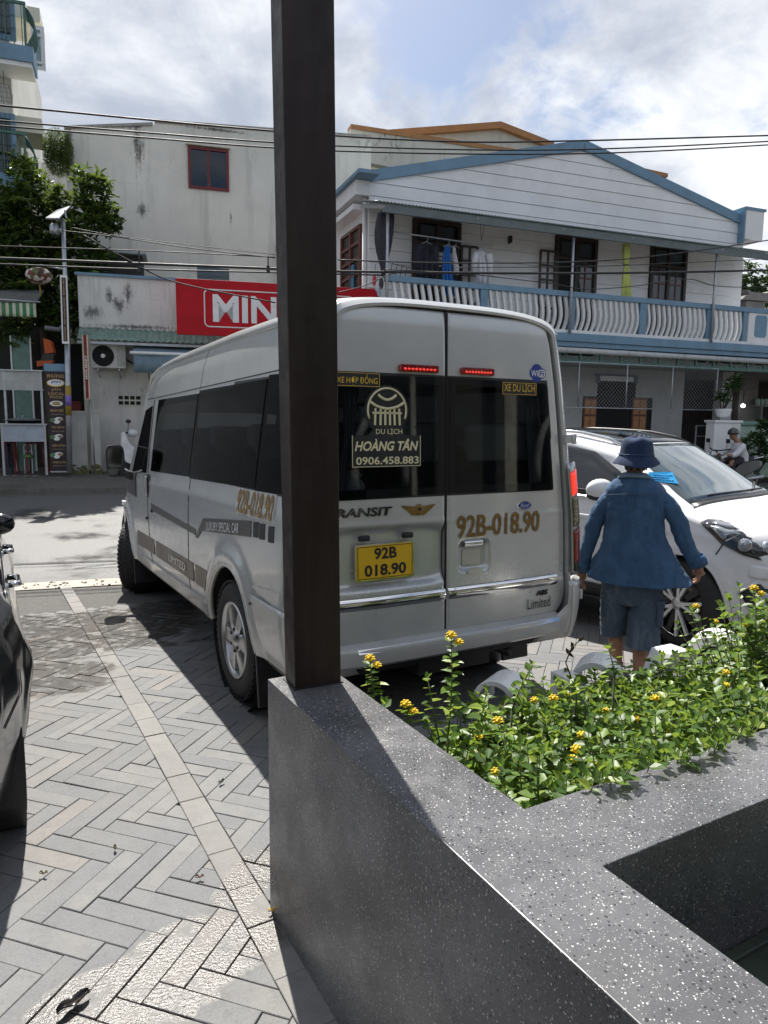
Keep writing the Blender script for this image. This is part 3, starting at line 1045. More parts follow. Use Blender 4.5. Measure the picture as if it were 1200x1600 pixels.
# underside and wheel wells
mb = MB()
mb.box((XC, 1.65, 0.40), (1.82, 5.2, 0.06))
for yc in hub_y:
    for s in (-1, 1):
        Mx = frame((XC + s * 0.62, yc, 0.40), (0, 1, 0), (0, 0, 1), (1, 0, 0))
        mb.lathe([(ARCH_R + .01, -0.32), (ARCH_R + .01, 0.33)], 28, Mx)
        mb.prism([((ARCH_R + .01) * cos(2 * pi * i / 24), (ARCH_R + .01) * sin(2 * pi * i / 24)) for i in range(24)], 0.01, frame((XC + s * 0.32, yc, 0.40), (0, 1, 0), (0, 0, 1), (1, 0, 0)))
mb.box((XC, 0.0, 0.36), (1.3, 0.12, 0.12)); mb.box((XC + .1, -0.55, 0.36), (0.5, 0.7, 0.16))
mb.build('underbody', M_BLACK, van)


def side_patch(name, corners, mat, s=-1, off=0.006, nu=10, nv=8, parent=None, rows=None):
    """panel following the flank; corners (y,z): rear-bottom, front-bottom, front-top, rear-top"""
    A, B, C_, D = [Vector(c) for c in corners]

    def fn(u, v):
        p = A.lerp(B, u).lerp(D.lerp(C_, u), v)
        return (side_x(p.x, p.y, s) + s * off, p.x, p.y)
    mb = MB(); mb.grid(fn, nu, nv)
    # edge returning to the flank
    ring = [fn(i / nu, 0) for i in range(nu + 1)] + [fn(1, j / nv) for j in range(1, nv + 1)] + [fn(1 - i / nu, 1) for i in range(1, nu + 1)] + [fn(0, 1 - j / nv) for j in range(1, nv)]
    inner = [(x - s * (off + 0.01), y, z) for x, y, z in ring]
    k = len(ring)
    mb.add(ring + inner, [(i, (i + 1) % k, k + (i + 1) % k, k + i) for i in range(k)])
    return mb.build(name, mat, parent or van)


# side windows (both flanks), each pane its own part
for s in (-1, 1):
    for y0, y1 in PANES:
        k = 0.0
        side_patch('side_window', [(y0, 1.345), (y1 + 0.01, 1.335), (y1, 1.975), (y0, 1.955)], M_GLASS_FLANK, s, 0.007, 14, 10)
    side_patch('cab_window', [(2.66, 1.31), (3.36, 1.285), (2.98, 1.90), (2.70, 1.93)], M_GLASS_FLANK, s, 0.007, 8, 8)
    side_patch('door_gap', [(2.34, 0.50), (2.355, 0.50), (2.60, 1.27), (2.585, 1.27)], M_GAP, s, 0.002, 2, 20)
    side_patch('door_gap', [(2.585, 1.27), (2.60, 1.27), (2.655, 1.985), (2.64, 1.985)], M_GAP, s, 0.003, 2, 10)
    side_patch('door_gap', [(0.98, 0.52), (0.992, 0.52), (1.042, 1.33), (1.03, 1.33)], M_GAP, s, 0.002, 2, 20)
    side_patch('roof_seam', [(1.05, 1.98), (1.058, 1.98), (1.05, 2.27), (1.042, 2.27)], M_GAP, s, 0.001, 2, 8)
    side_patch('roof_seam', [(-0.98, 1.985), (3.0, 2.0), (3.0, 2.008), (-0.98, 1.993)], M_GAP, s, 0.001, 30, 1)
    side_patch('sill_trim', [(0.46, 0.425), (3.05, 0.425), (3.05, 0.52), (0.46, 0.52)], M_SILVER, s, 0.016, 20, 3)
# rain gutter along the high roof
for s in (-1, 1):
    mb = MB()
    mb.tube([(side_x(y, roof_z(y) - 0.115, s) + s * 0.004, y, roof_z(y) - 0.115) for y in np.linspace(-0.96, 2.75, 30)] + [(side_x(2.95, 2.2, s) + s * .006, 2.93, 2.215), (side_x(3.0, 2.1, s), 3.02, 2.10)], 0.021, 8)
    mb.build('roof_gutter', M_SILVER, van)
# dark corner of the door mirror
side_patch('mirror_base', [(3.06, 1.06), (3.62, 1.08), (3.50, 1.29), (3.12, 1.295)], M_TRIM, -1, 0.012, 6, 4)
# wheel-arch steps and rear wing cladding
side_patch('wing_line', [(-0.97, 0.745), (-0.44, 0.70), (-0.44, 0.712), (-0.97, 0.757)], M_GAP, -1, 0.003, 10, 1)
side_patch('wing_line', [(-0.97, 0.735), (-0.46, 0.80), (-0.46, 0.81), (-0.97, 0.85)], M_SILVER, -1, 0.008, 10, 1)
# bands along the flank
side_patch('lower_band', [(0.50, 0.60), (0.80, 0.60), (0.80, 0.735), (0.45, 0.735)], M_BROWNBAND, -1, 0.004, 6, 2)
side_patch('lower_band', [(0.86, 0.60), (2.14, 0.60), (2.15, 0.735), (0.85, 0.735)], M_BROWNBAND, -1, 0.004, 12, 2)
side_patch('lower_band', [(2.22, 0.60), (3.0, 0.60), (3.0, 0.735), (2.22, 0.735)], M_BROWNBAND, -1, 0.004, 8, 2)
side_patch('upper_band', [(-0.40, 1.075), (0.62, 0.995), (0.60, 1.085), (-0.40, 1.165)], M_GREYBAND, -1, 0.004, 14, 3)
side_patch('upper_band', [(0.62, 1.0), (0.74, 0.93), (0.80, 0.93), (0.60, 1.085)], M_GREYBAND, -1, 0.0042, 6, 3)
side_patch('upper_band', [(0.80, 0.945), (2.35, 0.99), (2.35, 1.05), (0.80, 0.985)], M_GREYBAND, -1, 0.004, 10, 2)
for y0 in (-0.50, -0.60, -0.74):
    side_patch('upper_band', [(y0 - 0.02, 1.085), (y0 + 0.06, 1.08), (y0 + 0.06, 1.165), (y0 - 0.02, 1.17)], M_BLACK, -1, 0.004, 2, 2)


def flank_M(y, z, s=-1, off=0.008, tilt=0.0):
    """lettering frame on the left flank, reading from front to rear"""
    dz = 0.05
    nrm_up = Vector((side_x(y, z + dz, s) - side_x(y, z - dz, s), 0, 2 * dz)).normalized()
    ax = Vector((0, s, 0)) if s < 0 else Vector((0, 1, 0))
    ax = (ax + nrm_up * tilt).normalized()
    nr = ax.cross(nrm_up)
    return frame((side_x(y, z, s) + s * off, y, z), ax, nrm_up, nr)


side_patch('registration_film', [(-0.755, 1.185), (-0.115, 1.185), (-0.115, 1.335), (-0.755, 1.335)], plain('pale_film', (.55, .55, .52), .4), -1, 0.004, 10, 3)
text('registration', '92B-018.90', 0.15, M_GOLD, van, flank_M(-0.435, 1.262, off=0.012), fit=(0.60, 0.14), bold=0.016)
text('lettering', 'LUXURY SPECIAL CAR', 0.07, M_WHITETXT, van, flank_M(0.14, 1.072, off=0.012, tilt=0.088), fit=(0.70, 0.058))
text('lettering', 'LIMITED', 0.07, M_SILVER, van, flank_M(1.35, 0.668, off=0.011), fit=(0.55, 0.06))
# door handles, fuel flap, keyholes
for y, z in ((2.50, 1.20),):
    mb = MB(); mb.box((side_x(y, z, -1) - 0.022, y, z), (0.022, 0.035, 0.17)); mb.build('door_handle', M_CHROME, van, bevel=0.008)
    mb = MB(); mb.box((side_x(y, z, -1) - 0.004, y, z), (0.01, 0.08, 0.22)); mb.build('handle_recess', M_TRIM, van, bevel=0.004)
for y, z in ((2.30, 0.985), (2.52, 0.90)):
    mb = MB(); mb.ball((side_x(y, z, -1) - 0.003, y, z), 0.016, 8, 6); mb.build('lock_cover', M_BLACK, van)
mb = MB(); mb.box((side_x(3.9, .93, -1) - 0.01, 3.9, .93), (0.03, 0.14, 0.05)); mb.build('indicator', M_WHITE, van, bevel=0.008)


# wheels ---------------------------------------------------------------
def wheel(parent, M, R=0.372, rim=0.235, width=0.215, spokes=6, kind='van', tread=True):
    """M: local z = axle pointing outward, origin at the wheel centre"""
    w = thing('wheel', None, None); w.parent = parent; w.matrix_local = M
    hw_ = width / 2
    mb = MB()
    prof = [(rim, -hw_ + .01), (R * 0.80, -hw_), (R * .93, -hw_ + .012), (R * 0.985, -hw_ + .035), (R, -hw_ * .5), (R, hw_ * .5), (R * .985, hw_ - .035), (R * .93, hw_ - .012), (R * .87, hw_ - .001), (R * 0.80, hw_), (R * .74, hw_ - .002), (rim + .008, hw_ - .012), (rim, hw_ - .03)]
    mb.lathe(prof, 56)
    if tread:
        for g in (-0.5, -0.17, 0.17, 0.5):
            pass
        nb = 52
        for i in range(nb):
            a = 2 * pi * i / nb
            for g, off in ((-0.78, 0), (-.26, .5), (.26, 0), (.78, .5)):
                b = a + off * 2 * pi / nb
                T = Matrix.Rotation(b, 4, 'Z') @ Matrix.Translation((R - .004, 0, g * hw_ * 0.92)) @ Matrix.Rotation(radians(18 if g > 0 else -18), 4, 'X')
                mb.box((0, 0, 0), (0.014, 2 * pi * R / nb * 0.74, hw_ * 0.40), mat=T)
    mb.build('tyre', M_RUBBER, w)
    mb = MB()
    mb.lathe([(rim + .006, hw_ - .014), (rim + .004, hw_ - .004), (rim - .006, hw_ - .004), (rim - .02, hw_ - .03), (rim - .03, -hw_ + .03), (0.05, -hw_ + .03)], 48)
    mb.build('rim', M_ALLOY if kind == 'van' else plain('rim_black', (0.03, 0.03, 0.032), 0.3, 0.5), w)
    mb = MB()
    if kind == 'van':
        for i in range(spokes):
            a = 2 * pi * i / spokes
            T = Matrix.Rotation(a, 4, 'Z')
            def pt(r, t, z): return T @ Vector((r, t, z))
            V = []
            for r, hwid, z in ((0.05, .036, hw_ - .022), (0.10, .040, hw_ - .016), (0.17, .050, hw_ - .020), (rim - .006, .068, hw_ - .022)):
                V += [pt(r, -hwid, z - .006), pt(r, -hwid * .6, z), pt(r, hwid * .6, z), pt(r, hwid, z - .006), pt(r, hwid, z - .05), pt(r, -hwid, z - .05)]
            Fs = []
            for k in range(3):
                for j in range(6):
                    Fs.append((k * 6 + j, k * 6 + (j + 1) % 6, (k + 1) * 6 + (j + 1) % 6, (k + 1) * 6 + j))
            mb.add(V, Fs, 0, False)
        mb.lathe([(0.0, hw_ - .004), (0.03, hw_ - .004), (0.034, hw_ - .010), (0.085, hw_ - .02), (0.09, hw_ - .06)], 24)
    else:
        for i in range(spokes):
            a = 2 * pi * i / spokes
            for dt in (-0.23, 0.23):
                T0 = Matrix.Rotation(a + dt * 0.35, 4, 'Z'); T1 = Matrix.Rotation(a + dt * 0.95, 4, 'Z')
                p0 = T0 @ Vector((0.045, 0, hw_ - .022)); p1 = T1 @ Vector((rim - .004, 0, hw_ - .010))
                mb.bar(p0, p1, 0.024, 0.022)
        mb.lathe([(0.0, hw_ - .008), (0.026, hw_ - .008), (0.03, hw_ - .012), (0.052, hw_ - .014), (0.058, hw_ - .05)], 24)
        mb.lathe([(rim - .012, hw_ - .012), (rim - .004, hw_ - .006), (rim + .004, hw_ - .006), (rim + .006, hw_ - .012)], 48)
    mb.build('spokes', M_ALLOY if kind == 'van' else plain('machined_alloy', (.72, .72, .72), .3, .4), w)
    if kind != 'van':
        mb = MB()
        for i in range(spokes):
            a = 2 * pi * (i + .5) / spokes
            T = Matrix.Rotation(a, 4, 'Z')
            mb.bar(T @ Vector((0.05, 0, hw_ - .04)), T @ Vector((rim - .01, 0, hw_ - .03)), 0.05, 0.02)
        mb.build('dark_spokes', plain('rim_black', (0.03, 0.03, 0.032), 0.3, 0.5), w)
    mb = MB()
    for i in range(6 if kind == 'van' else 5):
        a = 2 * pi * (i + .5) / (6 if kind == 'van' else 5)
        rr = 0.068 if kind == 'van' else 0.062
        mb.lathe([(0.011, -.012), (0.011, .004), (0, .006)], 8, Matrix.Translation((rr * cos(a), rr * sin(a), hw_ - .012)))
    tag(mb.build('wheel_nuts', M_BLACK, w), kind='stuff')
    mb = MB(); mb.lathe([(0.17, -.01), (0.17, 0.01), (0.05, .012)], 24); mb.build('brake_disc', plain('brake_disc', (0.16, 0.13, 0.11), 0.4, 0.8), w)
    return w


for s in (-1, 1):
    for yc, st in ((0.0, 0.0), (3.72, radians(-27))):
        Rm = Matrix.Rotation(st, 4, 'Z')
        ax = Rm @ Vector((s, 0, 0)); fw = Rm @ Vector((0, 1, 0))
        if s < 0: fw = -fw
        zc = 0.378
        wheel(van, frame((XC + s * 0.845, yc, zc), (0, 0, 1) if False else fw, Vector((0, 0, 1)) if True else None, ax))
    mb = MB(); mb.box((XC + s * 0.86, -0.52, 0.30), (0.22, 0.02, 0.42), mat=Matrix.Translation((XC + s * 0.86, -0.50, 0.33)) @ Matrix.Rotation(radians(-6), 4, 'X'))
    mb.build('mud_flap', M_BLACK, van, bevel=0.005)
    mb = MB(); mb.box((0, 0, 0), (0.22, 0.02, 0.36), mat=Matrix.Translation((XC + s * 0.86, 3.24, 0.34)) @ Matrix.Rotation(radians(-6), 4, 'X'))
    mb.build('mud_flap', M_BLACK, van, bevel=0.005)

# door mirror (left side is seen; right one mirrored)
for s in (-1, 1):
    mb = MB()
    cy, cz, cx0 = 3.28, 1.405, XC + s * 1.10
    def outline(t, rx, rz):
        c, q = cos(t), sin(t)
        return (rx * abs(c) ** 0.45 * (1 if c > 0 else -1), rz * abs(q) ** 0.45 * (1 if q > 0 else -1))
    for dy, k in ((0.0, 1), (0.05, 1.0), (0.10, 0.9), (0.13, 0.6)):
        mb.v += [(cx0 + outline(2 * pi * i / 28, .088 * k, .158 * k)[0], cy + dy, cz + outline(2 * pi * i / 28, .088 * k, .158 * k)[1]) for i in range(28)]
    for r in range(3):
        for i in range(28):
            mb.f.append([r * 28 + i, r * 28 + (i + 1) % 28, r * 28 + 28 + (i + 1) % 28, r * 28 + 28 + i]); mb.m.append(0); mb.s.append(True)
    mb.f.append(list(range(84, 112))); mb.m.append(0); mb.s.append(True)
    mb.f.append(list(range(27, -1, -1))); mb.m.append(0); mb.s.append(False)
    mb.tube([(XC + s * 0.90, cy + .02, cz - .17), (XC + s * 1.0, cy + .04, cz - .13), (cx0, cy + .05, cz - .06)], 0.045, 10)
    mo = mb.build('door_mirror', M_TRIM, van)
    for zz, rz_, nm in ((0.035, .098, 'mirror_glass'), (-0.105, .033, 'wide_mirror')):
        m2 = MB(); pts = [(cx0 + outline(2 * pi * i / 28, .075, rz_)[0], cz + zz + outline(2 * pi * i / 28, .075, rz_)[1]) for i in range(28)]
        m2.prism(pts, 0.004, frame((0, cy - 0.001, 0), (1, 0, 0), (0, 0, 1), (0, -1, 0)))
        m2.build(nm, plain('mirror_silver', (0.14, 0.15, 0.155), 0.02, 1.0, var=0.0), mo)

# ----- rear doors: height fields, y = outward displacement towards the viewer
YR = -1.022


def rear_half(z):      # outer edge of the right door
    return hw(z) * 0.945 - 0.062


def door(name, x_in, side):
    nx, nz = 84, 170
    Z0, Z1 = 0.555, 2.292

    def outer(z):
        e = XC + side * (rear_half(z) + (.07 if side < 0 else 0))
        if z < 0.70: e -= side * 0.11 * (1 - sqrt(max(0, 1 - ((0.70 - z) / 0.145) ** 2)))
        if z > 2.235: e -= side * 0.055 * (1 - sqrt(max(0, 1 - ((z - 2.235) / 0.06) ** 2)))
        return e

    def fn(u, v):
        z = Z0 + (Z1 - Z0) * v
        x = x_in + (outer(z) - x_in) * u
        d = 0.022
        eu = min(u * abs(outer(z) - x_in), (1 - u) * abs(outer(z) - x_in)); ev = min(v, 1 - v) * (Z1 - Z0)
        e = min(eu, ev)
        d -= 0.012 * max(0, 1 - e / 0.012) ** 2
        # swage line under the glass, slight crown above it
        d += 0.004 * math.exp(-((z - 1.178) / 0.012) ** 2)
        d -= 0.02 * max(0, (z - 1.9)) + 1.2 * max(0, z - 2.2) ** 2
        if side < 0:                                   # number plate recess
            ax, az = (x + 0.445) / 0.40, (z - 1.0) / 0.165
            q = max(abs(ax), abs(az))
            r = (abs(ax) ** 7 + abs(az) ** 7) ** (1 / 7)
            d -= 0.045 * (0.5 - 0.5 * math.tanh((r - 0.93) * 14))
        else:
            ax, az = (x - 0.108) / 0.105, (z - 0.966) / 0.092
            r = (abs(ax) ** 6 + abs(az) ** 6) ** (1 / 6)
            d -= 0.035 * (0.5 - 0.5 * math.tanh((r - 0.92) * 10))
            d += 0.006 * math.exp(-((r - 1.03) / 0.04) ** 2)
        # below the chrome strip the skin steps out a little
        d += 0.006 / (1 + math.exp((z - 0.765) / 0.008))
        d -= 0.03 * (abs(x - XC) / 0.85) ** 4
        return (x, YR - d + 0.018, z)
    def where(u, v):
        x, y, z = fn(u, v)
        xo = (.615 if side > 0 else -.745) - (.05 * (z - 1.94) / .62 if side > 0 else -.05 * (z - 1.94) / .62) * 1.3
        a, b = (x_in, xo) if side > 0 else (xo, x_in)
        if not (1.31 < z < 1.95 and a - .02 < x < b + .02): return 0
        return 2 if (1.36 < z < 1.90 and a + .05 < x < b - .05) else 1
    mb = MB(); mb.grid(fn, nx, nz, flip=(side > 0), keep=lambda u, v: where(u, v) == 0); mb.grid(fn, nx, nz, 1, flip=(side > 0), keep=lambda u, v: where(u, v) == 1)
    ring = [fn(i / nx, 0) for i in range(nx)] + [fn(1, j / nz) for j in range(nz)] + [fn(1 - i / nx, 1) for i in range(nx)] + [fn(0, 1 - j / nz) for j in range(nz)]
    k = len(ring); mb.add(ring + [(x, y + .05, z) for x, y, z in ring], [(i, (i + 1) % k, k + (i + 1) % k, k + i) for i in range(k)])
    o = mb.build(name, [M_SILVER, M_BLACK], van)
    return o, fn


dl, fl = door('rear_door', -0.088, -1)
dr, fr = door('rear_door', -0.076, 1)


def ry(x, z):          # surface depth of the rear at (x,z)
    f, x_in, side = (fl, -0.088, -1) if x < -0.082 else (fr, -0.076, 1)
    v = (z - 0.555) / 1.737
    e = XC + side * rear_half(z)
    u = (x - x_in) / (e - x_in)
    return f(min(max(u, 0), 1), min(max(v, 0), 1))[1]


# the dark gap between body and doors
mb = MB(); mb.grid(lambda u, v: (XC + (2 * u - 1) * (rear_half(0.5 + 1.79 * v) + 0.012) * (0.93 if v < .06 or v > .96 else 1), YR + 0.062 + 0.03 * abs(2 * u - 1) ** 4 * .6, 0.53 + 1.77 * v), 48, 60, keep=lambda u, v: not (1.34 < .53 + 1.77 * v < 1.92 and (.06 < abs(2 * u - 1) < .86)))
mb.build('door_seal', M_GAP, van)


def rrect(x0, z0, x1, z1, r, n=6, corners=(1, 1, 1, 1)):
    out = []
    for (cx_, cz_, a0, k) in ((x1 - r, z0 + r, -90, 0), (x1 - r, z1 - r, 0, 1), (x0 + r, z1 - r, 90, 2), (x0 + r, z0 + r, 180, 3)):
        if corners[k]:
            out += [(cx_ + r * cos(radians(a0 + 90 * i / n)), cz_ + r * sin(radians(a0 + 90 * i / n))) for i in range(n + 1)]
        else:
            out.append(((x1 if k in (0, 1) else x0), (z0 if k in (0, 3) else z1)))
    return out


def rear_prism(name, poly, d, mat, off=0.0, parent=None, bevel=0.0, yy=None):
    cx_ = sum(p[0] for p in poly) / len(poly); cz_ = sum(p[1] for p in poly) / len(poly)
    y = (ry(cx_, cz_) if yy is None else yy) - off
    mb = MB(); mb.prism(poly, d, frame((0, y, 0), (1, 0, 0), (0, 0, 1), (0, -1, 0)))
    return mb.build(name, mat, parent or van, bevel=bevel, seg=2)


# windows
WY = YR + 0.012 - 0.024
for s in (-1, 1):
    xin = -0.082 + s * 0.012
    xo = XC + s * 0.0
    poly = [(xin, 1.325), (XC + s * (0.715 if s > 0 else .79), 1.312), (XC + s * (0.645 if s > 0 else .715), 1.935), (xin, 1.945)]
    # round the two outer corners
    A, B, C_, D = [Vector(p) for p in poly]
    def rc(P, Q, Rr, r=0.045):
        a = (P - Q).normalized(); b = (Rr - Q).normalized()
        return [tuple((Q + a * r).lerp(Q, 2 * t - t * t).lerp((Q.lerp(Q + b * r, t * t)), t)) for t in (0, .25, .5, .75, 1)]
    pts = [tuple(A)] + rc(A, B, C_) + rc(B, C_, D) + [tuple(D)]
    mb = MB(); mb.prism(pts, 0.008, frame((0, YR + 0.001, 0), (1, 0, 0), (0, 0, 1), (0, -1, 0)))
    mb.build('rear_window', M_GLASS_REAR, dl if s < 0 else dr)
GY = YR + 0.001 - 0.008           # outside of the rear glass

rear_prism('seam_trim', [(-0.0885, 0.56), (-0.076, 0.56), (-0.076, 2.285), (-0.0885, 2.285)], 0.003, M_GAP, yy=YR + 0.006)


def rear_text(name, body_, x, z, w, h, mat, y=None, parent=None, tilt=0.0, **kw):
    free = y is None
    y = ry(x, z) - 0.003 if y is None else y
    M_ = frame((x, y, z), (cos(tilt), 0, sin(tilt)), (-sin(tilt), 0, cos(tilt)), (0, -1, 0))
    o = text(name, body_, h, mat, parent or van, M_, fit=(w, h), **kw)
    if free:                                            # follow the door skin
        for v in o.data.vertices: v.co.y += ry(v.co.x, v.co.z) - 0.006 - y
    return o


# brake lights at the roof
for x0, x1 in ((-0.385, -0.145), (0.0, 0.222)):
    z = 1.983
    o = rear_prism('brake_light', rrect(x0, z - .020, x1, z + .020, 0.012), 0.022, M_REDLAMP, bevel=0.004)
    mb = MB()
    for i in range(9): mb.ball((x0 + .03 + i * (x1 - x0 - .06) / 8, ry((x0 + x1) / 2, z) - 0.023, z - .004), (0.009, 0.004, 0.006), 8, 5)
    mb.build('light_row', M_REDLIT, o)
# window notices
for (x0, x1, zc, body_) in ((-0.752, -0.495, 1.915, 'XE HỢP ĐỒNG'), (0.285, 0.535, 1.900, 'XE DU LỊCH')):
    w = x1 - x0
    o = rear_prism('window_notice', rrect(x0, zc - .037, x1, zc + .037, 0.006), 0.002, M_BLACK, yy=GY)
    mb = MB()
    for z in (zc - .032, zc + .032): mb.bar((x0 + .004, GY - .003, z), (x1 - .004, GY - .003, z), 0.002)
    for x in (x0 + .004, x1 - .004): mb.bar((x, GY - .003, zc - .032), (x, GY - .003, zc + .032), 0.002)
    mb.build('border', M_YELLOWTXT, o)
    rear_text('lettering', body_, (x0 + x1) / 2, zc, w - .03, 0.054, M_YELLOWTXT, GY - 0.003, o, bold=0.0)
# round travel-firm sticker
cxs, czs = -0.455, 1.765
o = rear_prism('window_sticker', [(cxs + .128 * cos(t), czs + .128 * sin(t)) for t in np.linspace(radians(-50), radians(230), 30)] + [(cxs - .11, 1.64), (cxs - .20, 1.635), (cxs - .205, 1.475), (cxs + .205, 1.475), (cxs + .20, 1.635), (cxs + .11, 1.64)], 0.002, M_BLACK, yy=GY)
mb = MB(); yk = GY - .0035
mb.tube([(cxs + .112 * cos(t), yk, czs + .112 * sin(t)) for t in np.linspace(radians(-22), radians(202), 28)], 0.0055, 6)
for k, (hwid, zz, dz) in enumerate(((.052, 1.828, .016), (.098, 1.785, .022))):
    pts = []
    for i in range(13):
        u = -1 + i / 6; pts.append((cxs + hwid * u, yk, czs - 1.765 + zz + dz * abs(u) ** 3 - (0.010 if k == 0 else 0.012) * (1 - abs(u))))
    mb.tube(pts, 0.0075, 6)
for x in (-.072, -.04, -.012, .016, .044, .074): mb.bar((cxs + x, yk, 1.69), (cxs + x * .95, yk, 1.775), 0.011, 0.004, (0, 1, 0))
mb.bar((cxs - .085, yk, 1.752), (cxs + .085, yk, 1.752), 0.010, 0.004, (0, 1, 0))
mb.build('gate_emblem', M_CREAMTXT, o)
rear_text('lettering', 'DU LỊCH', cxs + .012, 1.655, 0.155, 0.034, M_CREAMTXT, GY - .003, o, bold=0.006)
rear_text('lettering', 'HOÀNG TÂN', cxs, 1.590, 0.375, 0.062, M_CREAMTXT, GY - .003, o, bold=0.03, shear=0.25)
rear_text('lettering', '0906.458.883', cxs + .005, 1.510, 0.37, 0.040, M_CREAMTXT, GY - .003, o, bold=0.018)
mb = MB()
for a, b in (((-.20, 1.638), (-.20, 1.48)), ((-.20, 1.48), (.20, 1.48)), ((.20, 1.48), (.20, 1.638))):
    mb.bar((cxs + a[0], GY - .003, a[1]), (cxs + b[0], GY - .003, b[1]), 0.003)
mb.build('border', M_CREAMTXT, o)
# wifi decal
o = rear_prism('wifi_decal', [(0.545 + .045 * cos(t), 1.995 + .052 * sin(t)) for t in np.linspace(0, 2 * pi, 24)[:-1]], 0.002, M_BLUEDECAL)
o2 = rear_prism('wifi_decal', rrect(0.490, 1.965, 0.612, 2.022, 0.024), 0.0028, M_BLUEDECAL)
rear_text('lettering', 'Wi', 0.526, 1.992, 0.05, 0.036, M_WHITETXT, ry(.55, 1.99) - .004, o, bold=0.02)
rear_prism('decal_field', rrect(0.556, 1.971, 0.605, 2.014, 0.012), 0.0036, M_WHITETXT, parent=o, yy=ry(.55, 1.99))
rear_text('lettering', 'Fi', 0.580, 1.992, 0.032, 0.032, M_BLUEDECAL, ry(.55, 1.99) - .005, o, bold=0.02)
# badges and lettering on the doors
rear_text('badge', 'TRANSIT', -0.610, 1.248, 0.37, 0.046, M_BLACKTXT, parent=dl, bold=0.018, extrude=0.003, shear=0.15)
rear_text('badge', 'TRANSIT', -0.610, 1.249, 0.355, 0.036, M_CHROME, y=ry(-.6, 1.25) - .008, parent=dl, bold=0.004, extrude=0.002, shear=0.15)
mb = MB(); by = ry(-.26, 1.24) - .004
for s in (-1, 1):
    for k in range(4):
        mb.add([(-.262 + s * .018, by - .006, 1.262 - k * .011), (-.262 + s * (.105 - k * .018), by, 1.272 - k * .014), (-.262 + s * (.098 - k * .018), by, 1.260 - k * .014), (-.262 + s * .018, by - .006, 1.249 - k * .011)], [(0, 1, 2, 3)])
mb.ball((-.262, by - .004, 1.246), (0.024, 0.008, 0.03), 12, 8)
mb.build('winged_badge', M_GOLD, dl, solid=0.003)
mb = MB(); mb.ball((-.262, by - .009, 1.249), (0.015, 0.006, 0.013), 10, 6); mb.build('badge_centre', M_BLACK, dl)
o = rear_prism('maker_badge', [(0.462 + .053 * cos(t), 1.232 + .024 * sin(t)) for t in np.linspace(0, 2 * pi, 28)[:-1]], 0.006, M_CHROME, parent=dr)
rear_prism('maker_badge', [(0.462 + .047 * cos(t), 1.232 + .019 * sin(t)) for t in np.linspace(0, 2 * pi, 28)[:-1]], 0.0075, M_BLUEDECAL, parent=dr)
rear_text('badge_script', 'Ford', 0.462, 1.232, 0.062, 0.022, M_WHITETXT, ry(.462, 1.232) - .009, dr, shear=0.35)
rear_text('registration', '92B-018.90', 0.285, 1.135, 0.60, 0.128, M_GOLD, parent=dr, bold=0.018)
rear_text('lettering', 'Limited', 0.588, 0.640, 0.185, 0.062, M_BLACKTXT, parent=dr)
rear_text('badge', 'ABS', 0.612, 0.700, 0.095, 0.030, M_BLACKTXT, parent=dr, bold=0.02, extrude=.003, shear=0.2)
# number plate
px0, px1, pz0, pz1 = -0.628, -0.290, 0.893, 1.072
PY = YR + 0.02
o = rear_prism('number_plate', rrect(px0 - .006, pz0 - .006, px1 + .006, pz1 + .006, 0.012), 0.012, M_CHROME, yy=PY, parent=dl)
rear_prism('plate_face', rrect(px0, pz0, px1, pz1, 0.010), 0.015, M_YELLOW_PLATE, yy=PY, parent=dl)
mb = MB()
for a, b in (((px0 + .006, pz0 + .006), (px1 - .006, pz0 + .006)), ((px1 - .006, pz0 + .006), (px1 - .006, pz1 - .006)), ((px1 - .006, pz1 - .006), (px0 + .006, pz1 - .006)), ((px0 + .006, pz1 - .006), (px0 + .006, pz0 + .006))):
    mb.bar((a[0], PY - .0155, a[1]), (b[0], PY - .0155, b[1]), 0.0025)
mb.build('plate_border', M_BLACKTXT, dl)
rear_text('plate_number', '92B', -0.459, 1.027, 0.135, 0.062, M_BLACKTXT, PY - .0165, dl, bold=0.03)
rear_text('plate_number', '018.90', -0.459, 0.940, 0.25, 0.062, M_BLACKTXT, PY - .0165, dl, bold=0.03)
for x in (-0.585, -0.325):
    mb = MB(); mb.box((x, PY - 0.015, 1.112), (0.062, 0.03, 0.030)); mb.build('plate_lamp', M_BLACK, dl, bevel=0.008)
# chrome strips
for x0, x1, s, zt in ((-0.80, -0.092, -1, 0.79), (-0.072, 0.735, 1, 0.785)):
    mb = MB()
    mb.grid(lambda u, v: (x0 + (x1 - x0) * u, ry(x0 + (x1 - x0) * u, 0.74) - 0.004 - 0.010 * sin(pi * v), 0.738 + 0.062 * v), 30, 6)
    mb.build('chrome_strip', M_CHROME, dl if s < 0 else dr)
# handle with its recess plate
hy = ry(0.108, 0.985)
mb = MB(); mb.grid(lambda u, v: (0.045 + 0.125 * u, hy - 0.012 - 0.022 * sin(pi * v) ** 0.6, 1.010 + 0.052 * v), 6, 8); mb.build('door_handle', M_CHROME, dr)
rear_prism('handle_plate', rrect(0.045, .91, 0.17, 1.0, 0.01), 0.006, M_ALLOY, yy=hy, parent=dr)
rear_prism('handle_script_plate', [(0.108 + .052 * cos(t), 0.880 + .02 * sin(t)) for t in np.linspace(0, 2 * pi, 20)[:-1]], 0.006, M_ALLOY, yy=ry(0.108, 0.87), parent=dr)
